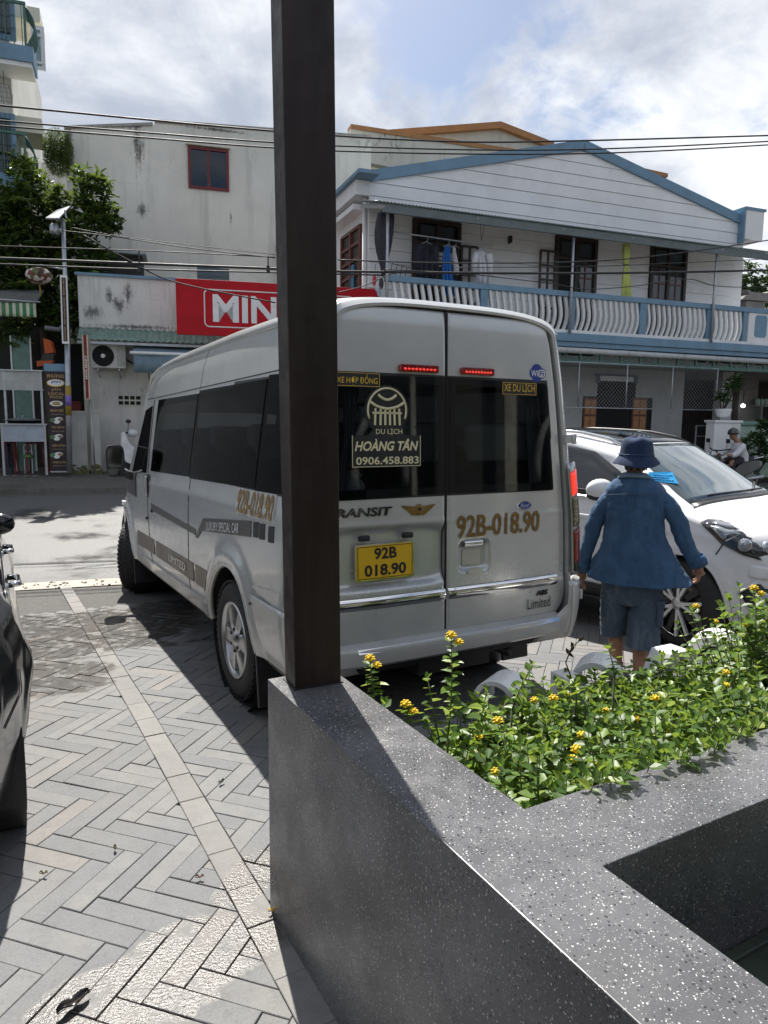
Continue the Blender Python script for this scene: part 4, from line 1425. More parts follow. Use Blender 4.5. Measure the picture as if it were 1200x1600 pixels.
# hinges, tail lights, bumper
for z in (1.615, 0.665):
    for s in (-1, 1):
        x = XC + s * (hw(z) - 0.055)
        mb = MB(); mb.box((x, YR - .006, z), (0.085, 0.045, 0.05)); mb.tube([(x + s * .02, YR - .03, z - .03), (x + s * .02, YR - .03, z + .03)], 0.014, 10)
        mb.build('hinge', M_SILVER, van, bevel=0.004)
for s in (-1, 1):
    def edge(z, k): return XC + s * (hw(z) * 0.985 - 0.072 + k)
    def lens(name, z0, z1, mat, sl=0.0):
        mb = MB()
        def fn(u, v):
            z = z0 + (z1 - z0) * v + sl * (u - .5)
            x = edge(z, 0) + s * 0.10 * u
            return (x, YR - 0.032 + 0.075 * u ** 2.6, z)
        mb.grid(fn, 8, 10)
        return mb.build(name, mat, van, solid=0.006)
    def house(z0, z1):
        mb = MB()
        def fn(u, v):
            z = z0 + (z1 - z0) * v
            return (edge(z, -.014) + s * 0.122 * u, YR - 0.022 + 0.075 * u ** 2.6, z)
        mb.grid(fn, 8, 14)
        return mb.build('tail_light_housing', M_ALLOY, van, solid=0.008)
    house(0.79, 1.475)
    lens('tail_light', 1.29, 1.425, M_REDLIT if s > 0 else M_REDLAMP, 0.03)
    lens('tail_light', 1.10, 1.275, M_AMBERLAMP, 0.03)
    lens('tail_light', 0.875, 1.075, M_REDLAMP, 0.03)
    lens('tail_light', 0.81, 0.862, M_BLACK, 0.0)
    # painted corner of the bumper
    mb = MB()
    def fn(u, v):
        z = 0.40 + 0.36 * v
        a = u * pi / 2
        rad = 0.14
        x = (hw(0.62) + 0.012 - rad) + rad * sin(a)
        y = YR - 0.055 + rad * (1 - cos(a))
        tuck = 0.05 * (1 - v) ** 3
        return (XC + s * (x - tuck * sin(a)), y + tuck * cos(a), z)
    mb.grid(fn, 12, 10)
    def fn2(u, v):
        z = 0.40 + 0.36 * v
        tuck = 0.05 * (1 - v) ** 3
        return (XC + s * (hw(0.62) + 0.012 - tuck), YR + 0.085 + 0.50 * u, z)
    mb.grid(fn2, 8, 10)
    def fn3(u, v):
        z = 0.40 + 0.36 * v
        tuck = 0.05 * (1 - v) ** 3
        return (XC + s * (hw(.62) + .012 - .14 - u * (.012 + .24 * min(1, max(0, (.60 - z) / .2)) ** .7)), YR - .055 + tuck + 0.02 * u, z)
    mb.grid(fn3, 6, 10)
    mb.build('bumper_corner', M_SILVER, van, solid=0.006)
mb = MB()
prof = [(0.02, 0.44), (-0.055, 0.445), (-0.085, 0.465), (-0.092, 0.525), (-0.088, 0.542), (-0.075, 0.550), (-0.055, 0.556), (-0.03, 0.565), (0.02, 0.57)]
V = []; xs = np.linspace(-0.80, 0.735, 40); k = len(prof)
for x in xs:
    u = abs(x + .03) / 0.78
    for dy, z in prof: V.append((x, YR + dy * (1 - 0.35 * u ** 8) + 0.03 * u ** 4, z))
mb.add(V, [(i * k + j, i * k + j + 1, (i + 1) * k + j + 1, (i + 1) * k + j) for i in range(39) for j in range(k - 1)] + [tuple(range(k)), tuple(39 * k + j for j in range(k))[::-1]], 0, True)
o = mb.build('rear_bumper', M_SILVER, van); o.data.set_sharp_from_angle(angle=radians(30))
mb = MB(); mb.grid(lambda u, v: (-0.66 + 1.36 * u, YR - 0.090 + 0.03 * (abs(-0.63 + 1.36 * u) / .78) ** 4 + 0.014 * v, 0.530 + 0.020 * v), 30, 3); mb.build('bumper_chrome', M_CHROME, van)
mb = MB(); mb.tube([(0.45, YR + .10, 0.33), (0.45, YR + .6, 0.35)], 0.03, 12); mb.build('exhaust', M_BLACK, van)
# cabin seen through the tint: lining, seats with pale head covers, curtain
M_SEAT = plain('seat_cloth', (.16, .15, .14), .85, var=.25, scale=12); M_COVER = plain('seat_cover', (.62, .62, .60), .8, var=.1)
mb = MB(); mb.box((XC, 1.0, .62), (1.7, 3.9, .05)); mb.build('cabin_floor', plain('cabin_floor', (.06, .06, .06), .9), van)
seat = MB(); seat.box((0, .18, .52), (.42, .44, .14)); seat.box((0, 0, 0), (.42, .11, .66), mat=Matrix.Translation((0, -.06, .84)) @ Matrix.Rotation(radians(9), 4, 'X')); seat.box((0, .2, .25), (.34, .3, .4))
seat_me = seat.mesh('seat'); seat_me.materials.append(M_SEAT)
cov = MB(); cov.box((0, 0, 0), (.34, .14, .24), mat=Matrix.Translation((0, -.10, 1.17)) @ Matrix.Rotation(radians(9), 4, 'X')); cov_me = cov.mesh('seat_cover'); cov_me.materials.append(M_COVER)
for y in (-.72, .15, 1.0, 1.85, 2.75):
    for x in (-.66, -.18, .30, .62):
        if x == .30 and y > 0: continue
        o = obj('seat', seat_me, van); o.location = (x, y, .42); md = o.modifiers.new('bevel', 'BEVEL'); md.width = .04; md.segments = 3
        o2 = obj('head_cover', cov_me, o); md = o2.modifiers.new('bevel', 'BEVEL'); md.width = .04; md.segments = 3
mb = MB(); mb.grid(lambda u, v: (-.78 + .16 * u + .10 * sin(pi * v) * (1 - u) + .06 * v * v, -.955 + .012 * sin(22 * u), 1.30 + .66 * v), 16, 12); mb.build('curtain', plain('grey_curtain', (.34, .35, .37), .9), van)
mb = MB(); mb.grid(lambda u, v: (.56 + .09 * u - .05 * v, -.955 + .012 * sin(22 * u), 1.30 + .62 * v), 12, 8); mb.build('curtain', plain('grey_curtain', (.34, .35, .37), .9), van)
mb = MB(); mb.box((XC, -.93, 1.305), (1.35, .10, .03)); mb.build('parcel_shelf', M_BLACK, van)
toy = thing('plush_toy', 'white plush toy with a red cap behind the rear left glass of the minibus', 'toy')
toy.matrix_world = frame((-0.072, 4.742, 0.0), VR, VU, VW) @ Matrix.Translation((-.60, -.95, 1.32))
mb = MB(); mb.ball((0, 0, .05), (.055, .045, .05), 12, 8); mb.ball((-.045, -.01, .02), (.03, .03, .02), 8, 6); mb.ball((.045, -.01, .02), (.03, .03, .02), 8, 6); mb.build('body', M_COVER, toy)
mb = MB(); mb.ball((0, 0, .125), (.042, .038, .038), 12, 8); th2 = mb.build('head', M_COVER, toy)
mb = MB(); mb.lathe([(.0, .215), (.028, .21), (.034, .155), (.044, .15), (.044, .144), (0, .144)], 16); mb.build('cap', plain('cap_red', (.5, .02, .03), .8), toy)
mb = MB(); [mb.ball((sx * .016, -.036, .13), .006, 6, 4) for sx in (-1, 1)]; mb.build('eyes', M_BLACK, th2)
# wipers and front end
for s in (-1, 1):
    side_patch('headlamp', [(4.0, 0.80), (4.38, 0.74), (4.3, 0.88), (4.05, 0.98)], M_CHROME, s, 0.006, 6, 4)
mb = MB(); mb.grid(lambda u, v: (XC + (2 * u - 1) * 0.66, 3.21 + 0.42 * (1 - v), roof_z(3.21 + 0.42 * (1 - v)) + 0.008), 10, 10); mb.build('windscreen', M_GLASS_SCREEN, van)
mb = MB(); mb.box((XC, 4.45, 0.62), (1.1, 0.05, 0.2)); mb.build('grille', M_BLACK, van, bevel=0.01)
mb = MB(); mb.box((XC, 4.45, 0.42), (1.6, 0.12, 0.18)); mb.build('front_bumper', M_SILVER, van, bevel=0.04)
# ------------------------------------------------------------------ facades: local x along the front, y into the building, z up
class Front:
    def __init__(self, px, depth, ang, base=0.0):
        a = radians(ang)
        o = at_y(px, 700, depth)
        self.o = Vector((o.x, o.y, base)); self.a = a
        self.X = Vector((cos(a), sin(a), 0)); self.Y = Vector((-sin(a), cos(a), 0))

    def loc(self, px, py, y=0.0):
        """local (x, z) of the photo point on the plane y"""
        d = ray(px, py); P = self.o + self.Y * y
        t = (P - EYE).dot(self.Y) / d.dot(self.Y)
        w = EYE + d * t - self.o
        return w.dot(self.X), w.z

    def wp(self, x, y, z): return self.o + self.X * x + self.Y * y + Vector((0, 0, z))

    def thing(self, name, label, cat, group=None):
        return thing(name, label, cat, self.o, self.a, group)


FY = lambda y=0.0: frame((0, y, 0), (1, 0, 0), (0, 0, 1), (0, -1, 0))      # polygon in (x,z), extruded towards the street


def slab(name, x0, x1, z0, z1, y0, y1, mat, parent, bevel=0.0):
    mb = MB(); mb.box(((x0 + x1) / 2, (y0 + y1) / 2, (z0 + z1) / 2), (x1 - x0, y1 - y0, z1 - z0))
    return mb.build(name, mat, parent, bevel=bevel)


def window(parent, x0, x1, z0, z1, y=0.0, fw=0.06, cols=2, rows=1, fmat=None, gmat=None, name='window', depth=0.05, bars=0):
    """frame proud of the wall, pane set back, mullions"""
    mb = MB(); yy = y - depth / 2
    for a in (x0 + fw / 2, x1 - fw / 2): mb.box((a, yy, (z0 + z1) / 2), (fw, depth, z1 - z0))
    for b in (z0 + fw / 2, z1 - fw / 2): mb.box(((x0 + x1) / 2, yy, b), (x1 - x0 - 2 * fw, depth * .96, fw))
    for i in range(1, cols): mb.box((x0 + (x1 - x0) * i / cols, yy, (z0 + z1) / 2), (fw * .8, depth * .9, z1 - z0 - 2 * fw))
    for i in range(1, rows): mb.box(((x0 + x1) / 2, yy, z0 + (z1 - z0) * i / rows), (x1 - x0 - 2 * fw, depth * .8, fw * .6))
    w = mb.build(name, fmat or M_DARKWOOD, parent)
    for i in range(cols):
        a0 = x0 + (x1 - x0) * i / cols; a1 = x0 + (x1 - x0) * (i + 1) / cols
        m2 = MB(); m2.box(((a0 + a1) / 2, y - .006, (z0 + z1) / 2), (a1 - a0 - fw, 0.008, z1 - z0 - fw)); m2.build('pane', gmat or M_GLASS_HOUSE, w)
    if bars:
        m3 = MB()
        for i in range(1, bars): m3.box((x0 + (x1 - x0) * i / bars, y - depth - .01, (z0 + z1) / 2), (0.012, 0.012, z1 - z0))
        for zz in np.linspace(z0, z1, 6)[1:-1]: m3.box(((x0 + x1) / 2, y - depth - .022, zz), (x1 - x0, 0.012, 0.012))
        tag(m3.build('bars', M_GREENPAINT, w), kind='stuff')
    return w


# ------------------------------------------------------------------ tall shop building on the left (stained side wall)
FL = Front(105, 16.6, 16.0)
def _sp(px, py, rx, rz, y=0.0):
    x, z = FL.loc(px, py, y); return (x, z, rx, rz)


M_STAINWALL = stained_wall('stained_render', (0.82, 0.81, 0.73), amt=0.92, streak=0.75, scale=0.55, spots=[_sp(216, 228, .24, 1.0, 2.6), _sp(222, 328, .24, .32, 2.6), _sp(214, 196, .35, .22, 2.6), _sp(160, 194, 1.6, .10, 2.6), _sp(340, 203, 1.6, .08, 2.6), _sp(361, 342, .05, .30, 2.6), _sp(106, 212, .2, .5, 2.6)])
M_LOWWALL = stained_wall('mouldy_render', (0.74, 0.745, 0.70), amt=0.9, streak=0.8, scale=1.3, green=0.0, spots=[_sp(146, 488, .32, .28), _sp(200, 458, .18, .42), _sp(170, 463, .12, .38), _sp(150, 515, .6, .12), _sp(215, 511, 1.6, .09), _sp(185, 476, .3, .3)])
big = FL.thing('stained_building', 'tall plain building with a stained off white wall and one red framed window', 'building')
yb = 2.6                       # the tall wall stands back behind the low shop front
pts = [FL.loc(*p, yb) for p in ((100, 195), (240, 190), (238, 194), (430, 208), (580, 216))]
(xa, za), (xb, zb), _, (xc, zc_), (xd, zd) = pts
mb = MB(); mb.prism([(xa, 0.4), (xd, 0.4), (xd, zd), (xb + 0.02, zb - .02), (xb, zb - .10), (xa, za - 0.10)], 7.0, frame((0, yb, 0), (1, 0, 0), (0, 0, 1), (0, -1, 0)) @ Matrix.Translation((0, 0, -7.0)))
mb.build('wall', M_STAINWALL, big)
for (p, q) in (((xa, za - .10), (xb - .02, zb - .10)), ((xb + .02, zb - .02), (xd, zd))):
    mb = MB(); mb.bar((p[0], yb + .09, p[1] + .035), (q[0], yb + .09, q[1] + .035), 0.26, 0.07); mb.build('coping', stained_wall('mouldy_coping', (0.42, 0.41, 0.38), amt=1, streak=1, scale=2.2), big)
(x0, z1), (x1, z0) = FL.loc(293, 228, yb), FL.loc(358, 300, yb)
window(big, x0, x1, z0, z1, yb, 0.07, 2, 1, plain('red_frame', (0.15, 0.018, 0.02), 0.5), M_GLASS_DARK, name='window')
mb = MB(); mb.box(((x0 + x1) / 2, yb - .05, z1 + .04), (x1 - x0 + .1, .12, .04)); mb.build('window_ledge', M_CREAM, big)

# low shop front with moulded parapet
shop = FL.thing('mini_mart', 'low shop front with a mouldy white parapet under the stained building', 'shop')
(x0, zt), (x1, _) = FL.loc(128, 430, 0), FL.loc(432, 430, 0)
zr = FL.loc(200, 524, 0)[1]
x0w = FL.loc(128, 600)[0]; x1w = FL.loc(575, 600)[0]
slab('upper_wall', x0w, x1w, zr - .1, zt, 0.0, 0.25, M_LOWWALL, shop)
slab('wall', x0w + .15, x1w, 0.3, zr - .1, 0.05, 0.3, stained_wall('shop_render', (0.64, 0.625, 0.58), amt=0.5, streak=0.5, scale=1.6), shop)
slab('flat_roof', x0w, x1w, zt - .15, zt - .05, 0.25, yb - .01, M_CREAM, shop)
slab('coping', x0w - .05, FL.loc(275, 430)[0], zt, zt + .06, -.06, 0.3, M_BLUE, shop)
slab('side_wall', x0w, x0w + .2, 0.3, zr, 0.3, 4.5, M_CREAM, shop)
# shed window strip seen over the parapet
(xs0, zs0), (xs1, zs1) = FL.loc(150, 424, 1.2), FL.loc(222, 400, 1.2)
slab('roof_hatch', xs0, xs1, zt - .05, zs1, 1.2, 2.2, plain('shed_dark', (0.03, 0.03, 0.028), 0.8), shop)
slab('hatch_roof', xs0 - .1, xs1 + .1, zs1, zs1 + .05, 1.0, 2.3, M_ROOFSHEET, shop)
(xs0, _), (xs1, zs1) = FL.loc(308, 430, 1.2), FL.loc(358, 420, 1.2)
slab('skylight', xs0, xs1, zt - .05, zs1, 1.2, 1.3, M_GLASS_HOUSE, shop)


def corrugated(name, x0, x1, ya, za_, yb_, zb_, mat, parent, pitch=0.09, amp=0.014, thick=0.004):
    nx = int((x1 - x0) / pitch * 6)
    mb = MB(); mb.grid(lambda u, v: (x0 + (x1 - x0) * u, ya + (yb_ - ya) * v, za_ + (zb_ - za_) * v + amp * sin(2 * pi * (x1 - x0) * u / pitch)), nx, 4)
    return mb.build(name, mat, parent, solid=thick)


(xr0, zr0), (xr1, _) = FL.loc(120, 531, -.55), FL.loc(345, 540, -.55)
M_GREENROOF = plain('green_roof_sheet', (0.20, 0.30, 0.25), 0.55, 0.2, dirt=0.5)
corrugated('shop_roof', xr0, xr1 + 2.5, -.55, zr0 + .02, 0.0, zr + .14, M_GREENROOF, shop, 0.14, 0.018)
slab('gutter_board', xr0, xr1 + 2.5, zr0 - .07, zr0 - .012, -.53, -.50, M_GALV, shop)
# vent of pierced bricks
(xv0, zv1), (xv1, zv0) = FL.loc(184, 617, 0.05), FL.loc(221, 634, 0.05)
mb = MB(); mb.box(((xv0 + xv1) / 2, 0.045, (zv0 + zv1) / 2), (xv1 - xv0, 0.03, zv1 - zv0)); v = mb.build('vent_grille', M_CREAM, shop)
mb = MB()
for i in range(4):
    for j in range(2):
        mb.box((xv0 + (xv1 - xv0) * (i + .5) / 4, 0.026, zv0 + (zv1 - zv0) * (j + .5) / 2), ((xv1 - xv0) * .19, 0.012, (zv1 - zv0) * .34))
tag(mb.build('vent_holes', M_DARKVOID, v), kind='stuff')
# dark opening left of the wall
dx0 = FL.loc(92, 600, 1.0)[0]
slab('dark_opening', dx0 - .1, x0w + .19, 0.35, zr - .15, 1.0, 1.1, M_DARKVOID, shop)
# big red sign -----------------------------------------------------------
FS = Front(430, 16.7, 14.0)
sg = FS.thing('shop_sign', 'large red shop sign reading MINI MART behind the minibus roof', 'sign')
(x0, z1), (_, z0), (x1, _) = FS.loc(274, 434), FS.loc(274, 522), FS.loc(591, 500)
sd_ = 0.08
slab('panel', x0, x1, z0, z1, 0.0, sd_, M_RED, sg, 0.006)
mb = MB(); bx0, bz1 = FS.loc(319, 452); _, bz0 = FS.loc(319, 510)
bx1 = x1 - (bx0 - x0)
ring = rrect(bx0, bz0, bx1, bz1, 0.10)
mb.tube([(a, -.006, b) for a, b in ring], 0.016, 6, closed=True); mb.build('border', M_SIGNWHITE, sg)
lx0 = FS.loc(331, 480)[0]
hz = FS.loc(340, 460)[1] - FS.loc(340, 503)[1]
zc = (FS.loc(340, 460)[1] + FS.loc(340, 503)[1]) / 2
text('lettering', 'MINI', 0.6, M_SIGNWHITE, sg, frame((lx0 + 0.83, -.004, zc), (1, 0, 0), (0, 0, 1), (0, -1, 0)), fit=(1.62, hz), bold=0.03, extrude=0.006)
text('lettering', 'MART', 0.6, M_SIGNWHITE, sg, frame((lx0 + 2.95, -.004, zc), (1, 0, 0), (0, 0, 1), (0, -1, 0)), fit=(2.2, hz), bold=0.03, extrude=0.006)
mb = MB()
for x in np.linspace(x0 + .3, x1 - .3, 5): mb.bar((x, sd_, (z0 + z1) / 2), (x, sd_ + 0.9, (z0 + z1) / 2), 0.05)
mb.build('bracket', M_GALV, sg)
# vertical sign on a thin pole
vs = FL.thing('vertical_sign', 'narrow dark red vertical MINI MART sign on a thin pole', 'sign')
ys_ = -.75
(x0, z1), (x1, z0) = FL.loc(128, 523, ys_), FL.loc(141, 624, ys_)
slab('panel', x0, x1, z0, z1, ys_, ys_ + .12, plain('cream_sign', (0.72, 0.58, 0.40), 0.5), vs, 0.004)
mw = x1 - x0
slab('red_face', x0 + mw * .24, x1 - mw * .24, z0 + .02, z1 - .0, ys_ - .006, ys_, plain('maroon_sign', (0.20, 0.012, 0.03), 0.45), vs)
text('lettering', 'MINI MART', 0.1, M_SIGNWHITE, vs, frame(((x0 + x1) / 2, ys_ - .009, z0 + (z1 - z0) * .50), (0, 0, 1), (-1, 0, 0), (0, -1, 0)), fit=((z1 - z0) * .37, mw * .36), bold=0.03)
mb = MB(); mb.tube([((x0 + x1) / 2 + .05, ys_ + .06, z0 + .02), ((x0 + x1) / 2 + .09, ys_ + .06, 0.45)], 0.02, 8); mb.build('pole', M_GALV, vs)
# air conditioner
ac = FL.thing('air_conditioner', 'off white air conditioner unit on brackets on the shop wall', 'air conditioner')
(x0, z1), (x1, z0) = FL.loc(141, 537, -.32), FL.loc(197, 576, -.32)
slab('casing', x0, x1, z0, z1, -.32, 0.0, plain('ac_casing', (0.56, 0.55, 0.50), 0.5, dirt=0.2), ac, 0.015)
fx, fz = FL.loc(161, 556, -.33)
mb = MB(); mb.lathe([(0.0, .0), (0.235, .0), (0.235, .012)], 28, frame((fx, -.322, fz), (1, 0, 0), (0, 0, 1), (0, -1, 0))); mb.build('fan_opening', M_DARKVOID, ac)
mb = MB()
for r in np.linspace(.06, .225, 8): mb.tube([(fx + r * cos(a), -.34, fz + r * sin(a)) for a in np.linspace(0, 2 * pi, 28)[:-1]], 0.0045, 5, closed=True)
for a in np.linspace(0, 2 * pi, 9)[:-1]: mb.bar((fx + .05 * cos(a), -.338, fz + .05 * sin(a)), (fx + .23 * cos(a), -.338, fz + .23 * sin(a)), 0.006)
tag(mb.build('fan_guard', M_BLACK, ac), kind='stuff')
mb = MB(); mb.ball((fx, -.338, fz), (.05, .015, .05), 12, 6); mb.build('fan_badge', M_WHITE, ac)
xg = FL.loc(183, 556, -.32)[0]
slab('side_grille', xg, x1 - .03, z0 + .06, z1 - .05, -.33, -.32, plain('ac_grille', (0.42, 0.42, 0.39), 0.6), ac, 0.006)
mb = MB()
for xx in (x0 + .15, x1 - .15): mb.bar((xx, 0.0, z0 - .03), (xx, -.34, z0 - .03), 0.035); mb.bar((xx, 0.04, z0 - .2), (xx, -.3, z0 - .04), 0.025)
mb.build('bracket', M_GALV, ac)
mb = MB(); mb.tube([FL.loc(197, 562, -.15)[:1] + (-.15, FL.loc(197, 562, -.15)[1]), FL.loc(208, 568, 0.02)[:1] + (0.02, FL.loc(208, 568, 0.02)[1])], 0.02, 6); mb.build('pipe', M_BLACK, ac)
# blue roll-out awning
aw = FL.thing('roll_awning', 'blue grey fabric awning with a white front bar on the shop', 'awning')
M_AWN = plain('blue_canvas', (0.15, 0.22, 0.26), 0.85, var=0.15)
(x0, z1), (_, z0), (x1, _) = FL.loc(209, 536, -.15), FL.loc(208, 551, -1.0), FL.loc(330, 545, -.6)
mb = MB(); mb.grid(lambda u, v: (x0 + (x1 + 1.4 - x0) * u, -.1 - .9 * v, z1 + (z0 - z1) * v - 0.03 * sin(pi * v)), 4, 6); mb.build('canvas', M_AWN, aw, solid=0.006)
mb = MB(); mb.tube([(x0 - .04, -1.0, z0), (x1 + 1.4, -1.0, z0)], 0.035, 10); mb.build('front_bar', M_WHITE, aw)
(_, zv) = FL.loc(212, 580, -1.0)
mb = MB(); mb.grid(lambda u, v: (x0 + .03 + (x1 + 1.35 - x0) * u, -1.0 + .02 * sin(14 * u), z0 - .03 + (zv - z0) * v), 30, 2); mb.build('valance', M_AWN, aw, solid=0.004)
mb = MB()
for xx in (x0 + .05, x1 + 1.3): mb.bar((xx, 0, z1 - .1), (xx, -1.0, z0), 0.03)
mb.build('arm', M_GALV, aw)
(xp, zp0), (_, zp1) = FL.loc(232, 580, -.35), FL.loc(240, 615, -.35)
mb = MB(); mb.bar((xp, -.35, zp0), (xp + .15, -.3, 0.42), 0.04); mb.build('prop', plain('brown_pole', (0.18, 0.13, 0.10), 0.6), aw)
# low white panels with moss
for i, (p0, p1, lab) in enumerate((((107, 644), (138, 741), 'wide mossy white panel beside the menu board'), ((140, 643), (159, 741), 'narrow mossy white panel right of the thin sign pole'))):
    pn = FL.thing('white_screen', lab, 'panel', 'mossy white panels')
    (x0, z1), (x1, z0) = FL.loc(*p0, -.45), FL.loc(*p1, -.45)
    m_ = stained_wall('mossy_panel', (0.58, 0.58, 0.55), amt=0.5, streak=0.5, scale=3, green=0.0) if 'mossy_panel' not in MATS else MATS['mossy_panel']
    slab('board', x0, x1, z0 - .05, z1, -.45, -.40, m_, pn, 0.006)
    slab('top_edge', x0 - .01, x1 + .01, z1, z1 + .03, -.465, -.385, M_CREAM, pn)
    mb = MB()
    for k in range(60):
        xx = random.uniform(x0, x1); mb.ball((xx, -.458, z0 + random.random() ** 2 * .22), (random.uniform(.02, .05), .006, random.uniform(.01, .035)), 6, 4)
    tag(mb.build('moss', plain('moss', (0.13, 0.13, 0.045), 0.95, var=0.4, scale=20), pn), kind='stuff')

# ------------------------------------------------------------------ menu board, lamp post, lantern
FB = Front(88, 15.7, 14.0)
mbd = FB.thing('menu_board', 'tall narrow dark brown menu board headed JAN LOCAL FOOD', 'sign')
(x0, z1), (_, z0), (x1, _) = FB.loc(71, 580), FB.loc(78, 736), FB.loc(101.5, 580)
M_MENU = plain('menu_brown', (0.022, 0.010, 0.012), 0.4, var=0.2)
M_MENUGOLD = plain('menu_gold', (0.46, 0.29, 0.12), 0.5, var=0.1)
slab('panel', x0, x1, z0, z1, 0.0, .10, M_MENU, mbd, 0.004)
slab('top_band', x0 - .03, x1 + .02, z1, FB.loc(71, 568)[1], -.01, .12, M_BLUE, mbd, 0.004)
slab('foot_rail', x0, x1, z0 - .03, z0, -.01, .11, M_GALV, mbd)
xc_ = (x0 + x1) / 2


def mtext(s, py, h, w, mat=M_MENUGOLD, bold=0.02):
    z = FB.loc(88, py)[1]
    text('lettering', s, h, mat, mbd, frame((xc_, -.003, z), (1, 0, 0), (0, 0, 1), (0, -1, 0)), fit=(w, h), bold=bold)


H1 = FB.loc(88, 585)[1] - FB.loc(88, 592)[1]
mtext('PHƯỢNG', 588, H1 * 1.1, .34); mtext('JAN', 609, H1 * .62, .19); mtext('LOCAL', 615, H1 * .6, .32); mtext('FOOD', 620.5, H1 * .6, .26)
for py, s in ((641, 'BÁNH XÈO'), (667.5, 'THỊT NƯỚNG'), (695.5, 'NEM NƯỚNG'), (721.5, 'NAM CUỐN')): mtext(s, py, H1 * .72, .27)
for py, s in ((647.5, 'VIETNAMESE PANCAKE'), (674, 'GRILLED PORK'), (702, 'GRILLED SPRING ROLL'), (728, 'SPRING ROLL')): mtext(s, py, H1 * .32, .26, plain('menu_pale', (0.25, 0.19, 0.15), 0.5))


def oval(name, px, py, rx, rz, mat, off, parent=mbd, fr=FB):
    x, z = fr.loc(px, py)
    mb = MB(); mb.prism([(x + rx * cos(t), z + rz * sin(t)) for t in np.linspace(0, 2 * pi, 20)[:-1]], 0.002, FY(-off)); return mb.build(name, mat, parent)


oval('logo_plate', 87, 598.5, .18, .082, M_YELLOWTXT, 0.0); oval('logo_plate', 87, 598.0, .165, .068, M_WHITETXT, 0.0025)
text('lettering', 'JAN', .1, M_BLUEDECAL, mbd, frame((FB.loc(87, 597)[0], -.006, FB.loc(87, 597)[1]), (1, 0, 0), (0, 0, 1), (0, -1, 0)), fit=(.20, .07), bold=0.03)
M_DISH = plain('dish_green', (0.10, 0.22, 0.08), 0.5, var=0.4, scale=30); M_DISH2 = plain('dish_brown', (0.30, 0.20, 0.12), 0.5, var=0.5, scale=40)
oval('dish_photo', 88, 630.5, .135, .060, M_WHITETXT, 0.0); oval('dish_photo', 88, 630.5, .085, .042, plain('dish_yellow', (0.36, 0.30, 0.08), 0.5, var=0.4, scale=40), .0025)
for py in (656.5, 683, 711):
    oval('dish_photo', 83.5, py, .075, .048, M_DISH, 0.0); oval('dish_photo', 92, py - 1.5, .085, .045, M_WHITETXT, 0.001); oval('dish_photo', 94, py - 1, .05, .028, M_DISH2, 0.0035); oval('dish_photo', 89, py + 3, .06, .036, M_WHITETXT, 0.0025)
# lamp post with solar panel
lp = FB.thing('street_lamp', 'slim grey street lamp post with a tilted solar panel on top', 'street lamp')
yl = -.12
def fb(px, py, y=yl):
    x, z = FB.loc(px, py, y); return (x, y, z)
mb = MB(); mb.tube([fb(109, 739), fb(106.5, 620), fb(105, 535)], 0.058, 12); mb.tube([fb(105, 537), fb(98.5, 345)], 0.045, 12); mb.build('pole', M_GALV, lp)
mb = MB()
a, b_, c_, d_ = fb(71, 340, -.5), fb(92, 340, -.5), fb(110, 321, .25), fb(89, 328, .25)
pv = [Vector(a), Vector(b_), Vector(c_), Vector(d_)]; nrm = (pv[1] - pv[0]).cross(pv[3] - pv[0]).normalized()
mb.add(pv + [p - nrm * .03 for p in pv], [(0, 1, 2, 3), (4, 7, 6, 5), (0, 4, 5, 1), (1, 5, 6, 2), (2, 6, 7, 3), (3, 7, 4, 0)])
mb.build('solar_panel', plain('solar_panel', (0.42, 0.44, 0.47), 0.3), lp)
mb = MB(); mb.bar(fb(104, 341), fb(101, 328), .03); mb.bar(fb(92, 345), fb(92, 336), .05); mb.build('panel_strut', M_GALV, lp)
mb = MB(); q = Vector(fb(85, 358)); mb.lathe([(0.0, .12), (.06, .11), (.095, .06), (.10, 0), (.10, -.10), (0, -.10)], 16, Matrix.Translation(q)); mb.tube([q + Vector((.05, 0, .02)), Vector(fb(98, 362))], .05, 8); mb.build('lamp_head', M_GALV, lp)
mb = MB(); mb.tube([fb(105, 505), fb(92, 515), fb(70, 512)], .05, 8); mb.build('bracket', plain('bracket_grey', (.12, .13, .14), .5), lp); mb = MB(); mb.tube([fb(101, 421), fb(62, 414)], .02, 6); mb.build('bracket', M_GALV, lp)
for (p0, p1, mt) in ((603, 650, M_YELLOWTXT), (618, 634, plain('purple_label', (0.20, 0.14, 0.45), 0.5))):
    pass
mb = MB(); mb.tube([fb(106.5, 603), fb(107.2, 649)], 0.061, 12); mb.build('wrap_label', plain('ochre_label', (0.32, 0.22, 0.03), 0.6), lp)
mb = MB(); mb.tube([fb(106.7, 618), fb(107.0, 634)], 0.063, 12); mb.build('wrap_label', plain('purple_label', (0.20, 0.14, 0.45), 0.5), lp)
ps = FB.thing('pole_sign', 'slender white framed vertical sign fixed on the street lamp post', 'sign')
(x0, z1), (_, z0), (x1, _) = FB.loc(94, 430, -.22), FB.loc(97, 537, -.22), FB.loc(105, 430, -.22)
sk = FB.loc(97.5, 537, -.22)[0] - x0
mb = MB(); mb.prism([(x0 + sk, z0), (x1 + sk, z0), (x1, z1), (x0, z1)], .05, FY(-.20)); mb.build('frame', M_SIGNWHITE, ps)
w_ = x1 - x0
mb = MB(); mb.prism([(x0 + sk + w_ * .2, z0 + .05), (x1 + sk - w_ * .2, z0 + .05), (x1 - w_ * .2, z1 - .05), (x0 + w_ * .2, z1 - .05)], .004, FY(-.25)); mb.build('face', M_MENU, ps)
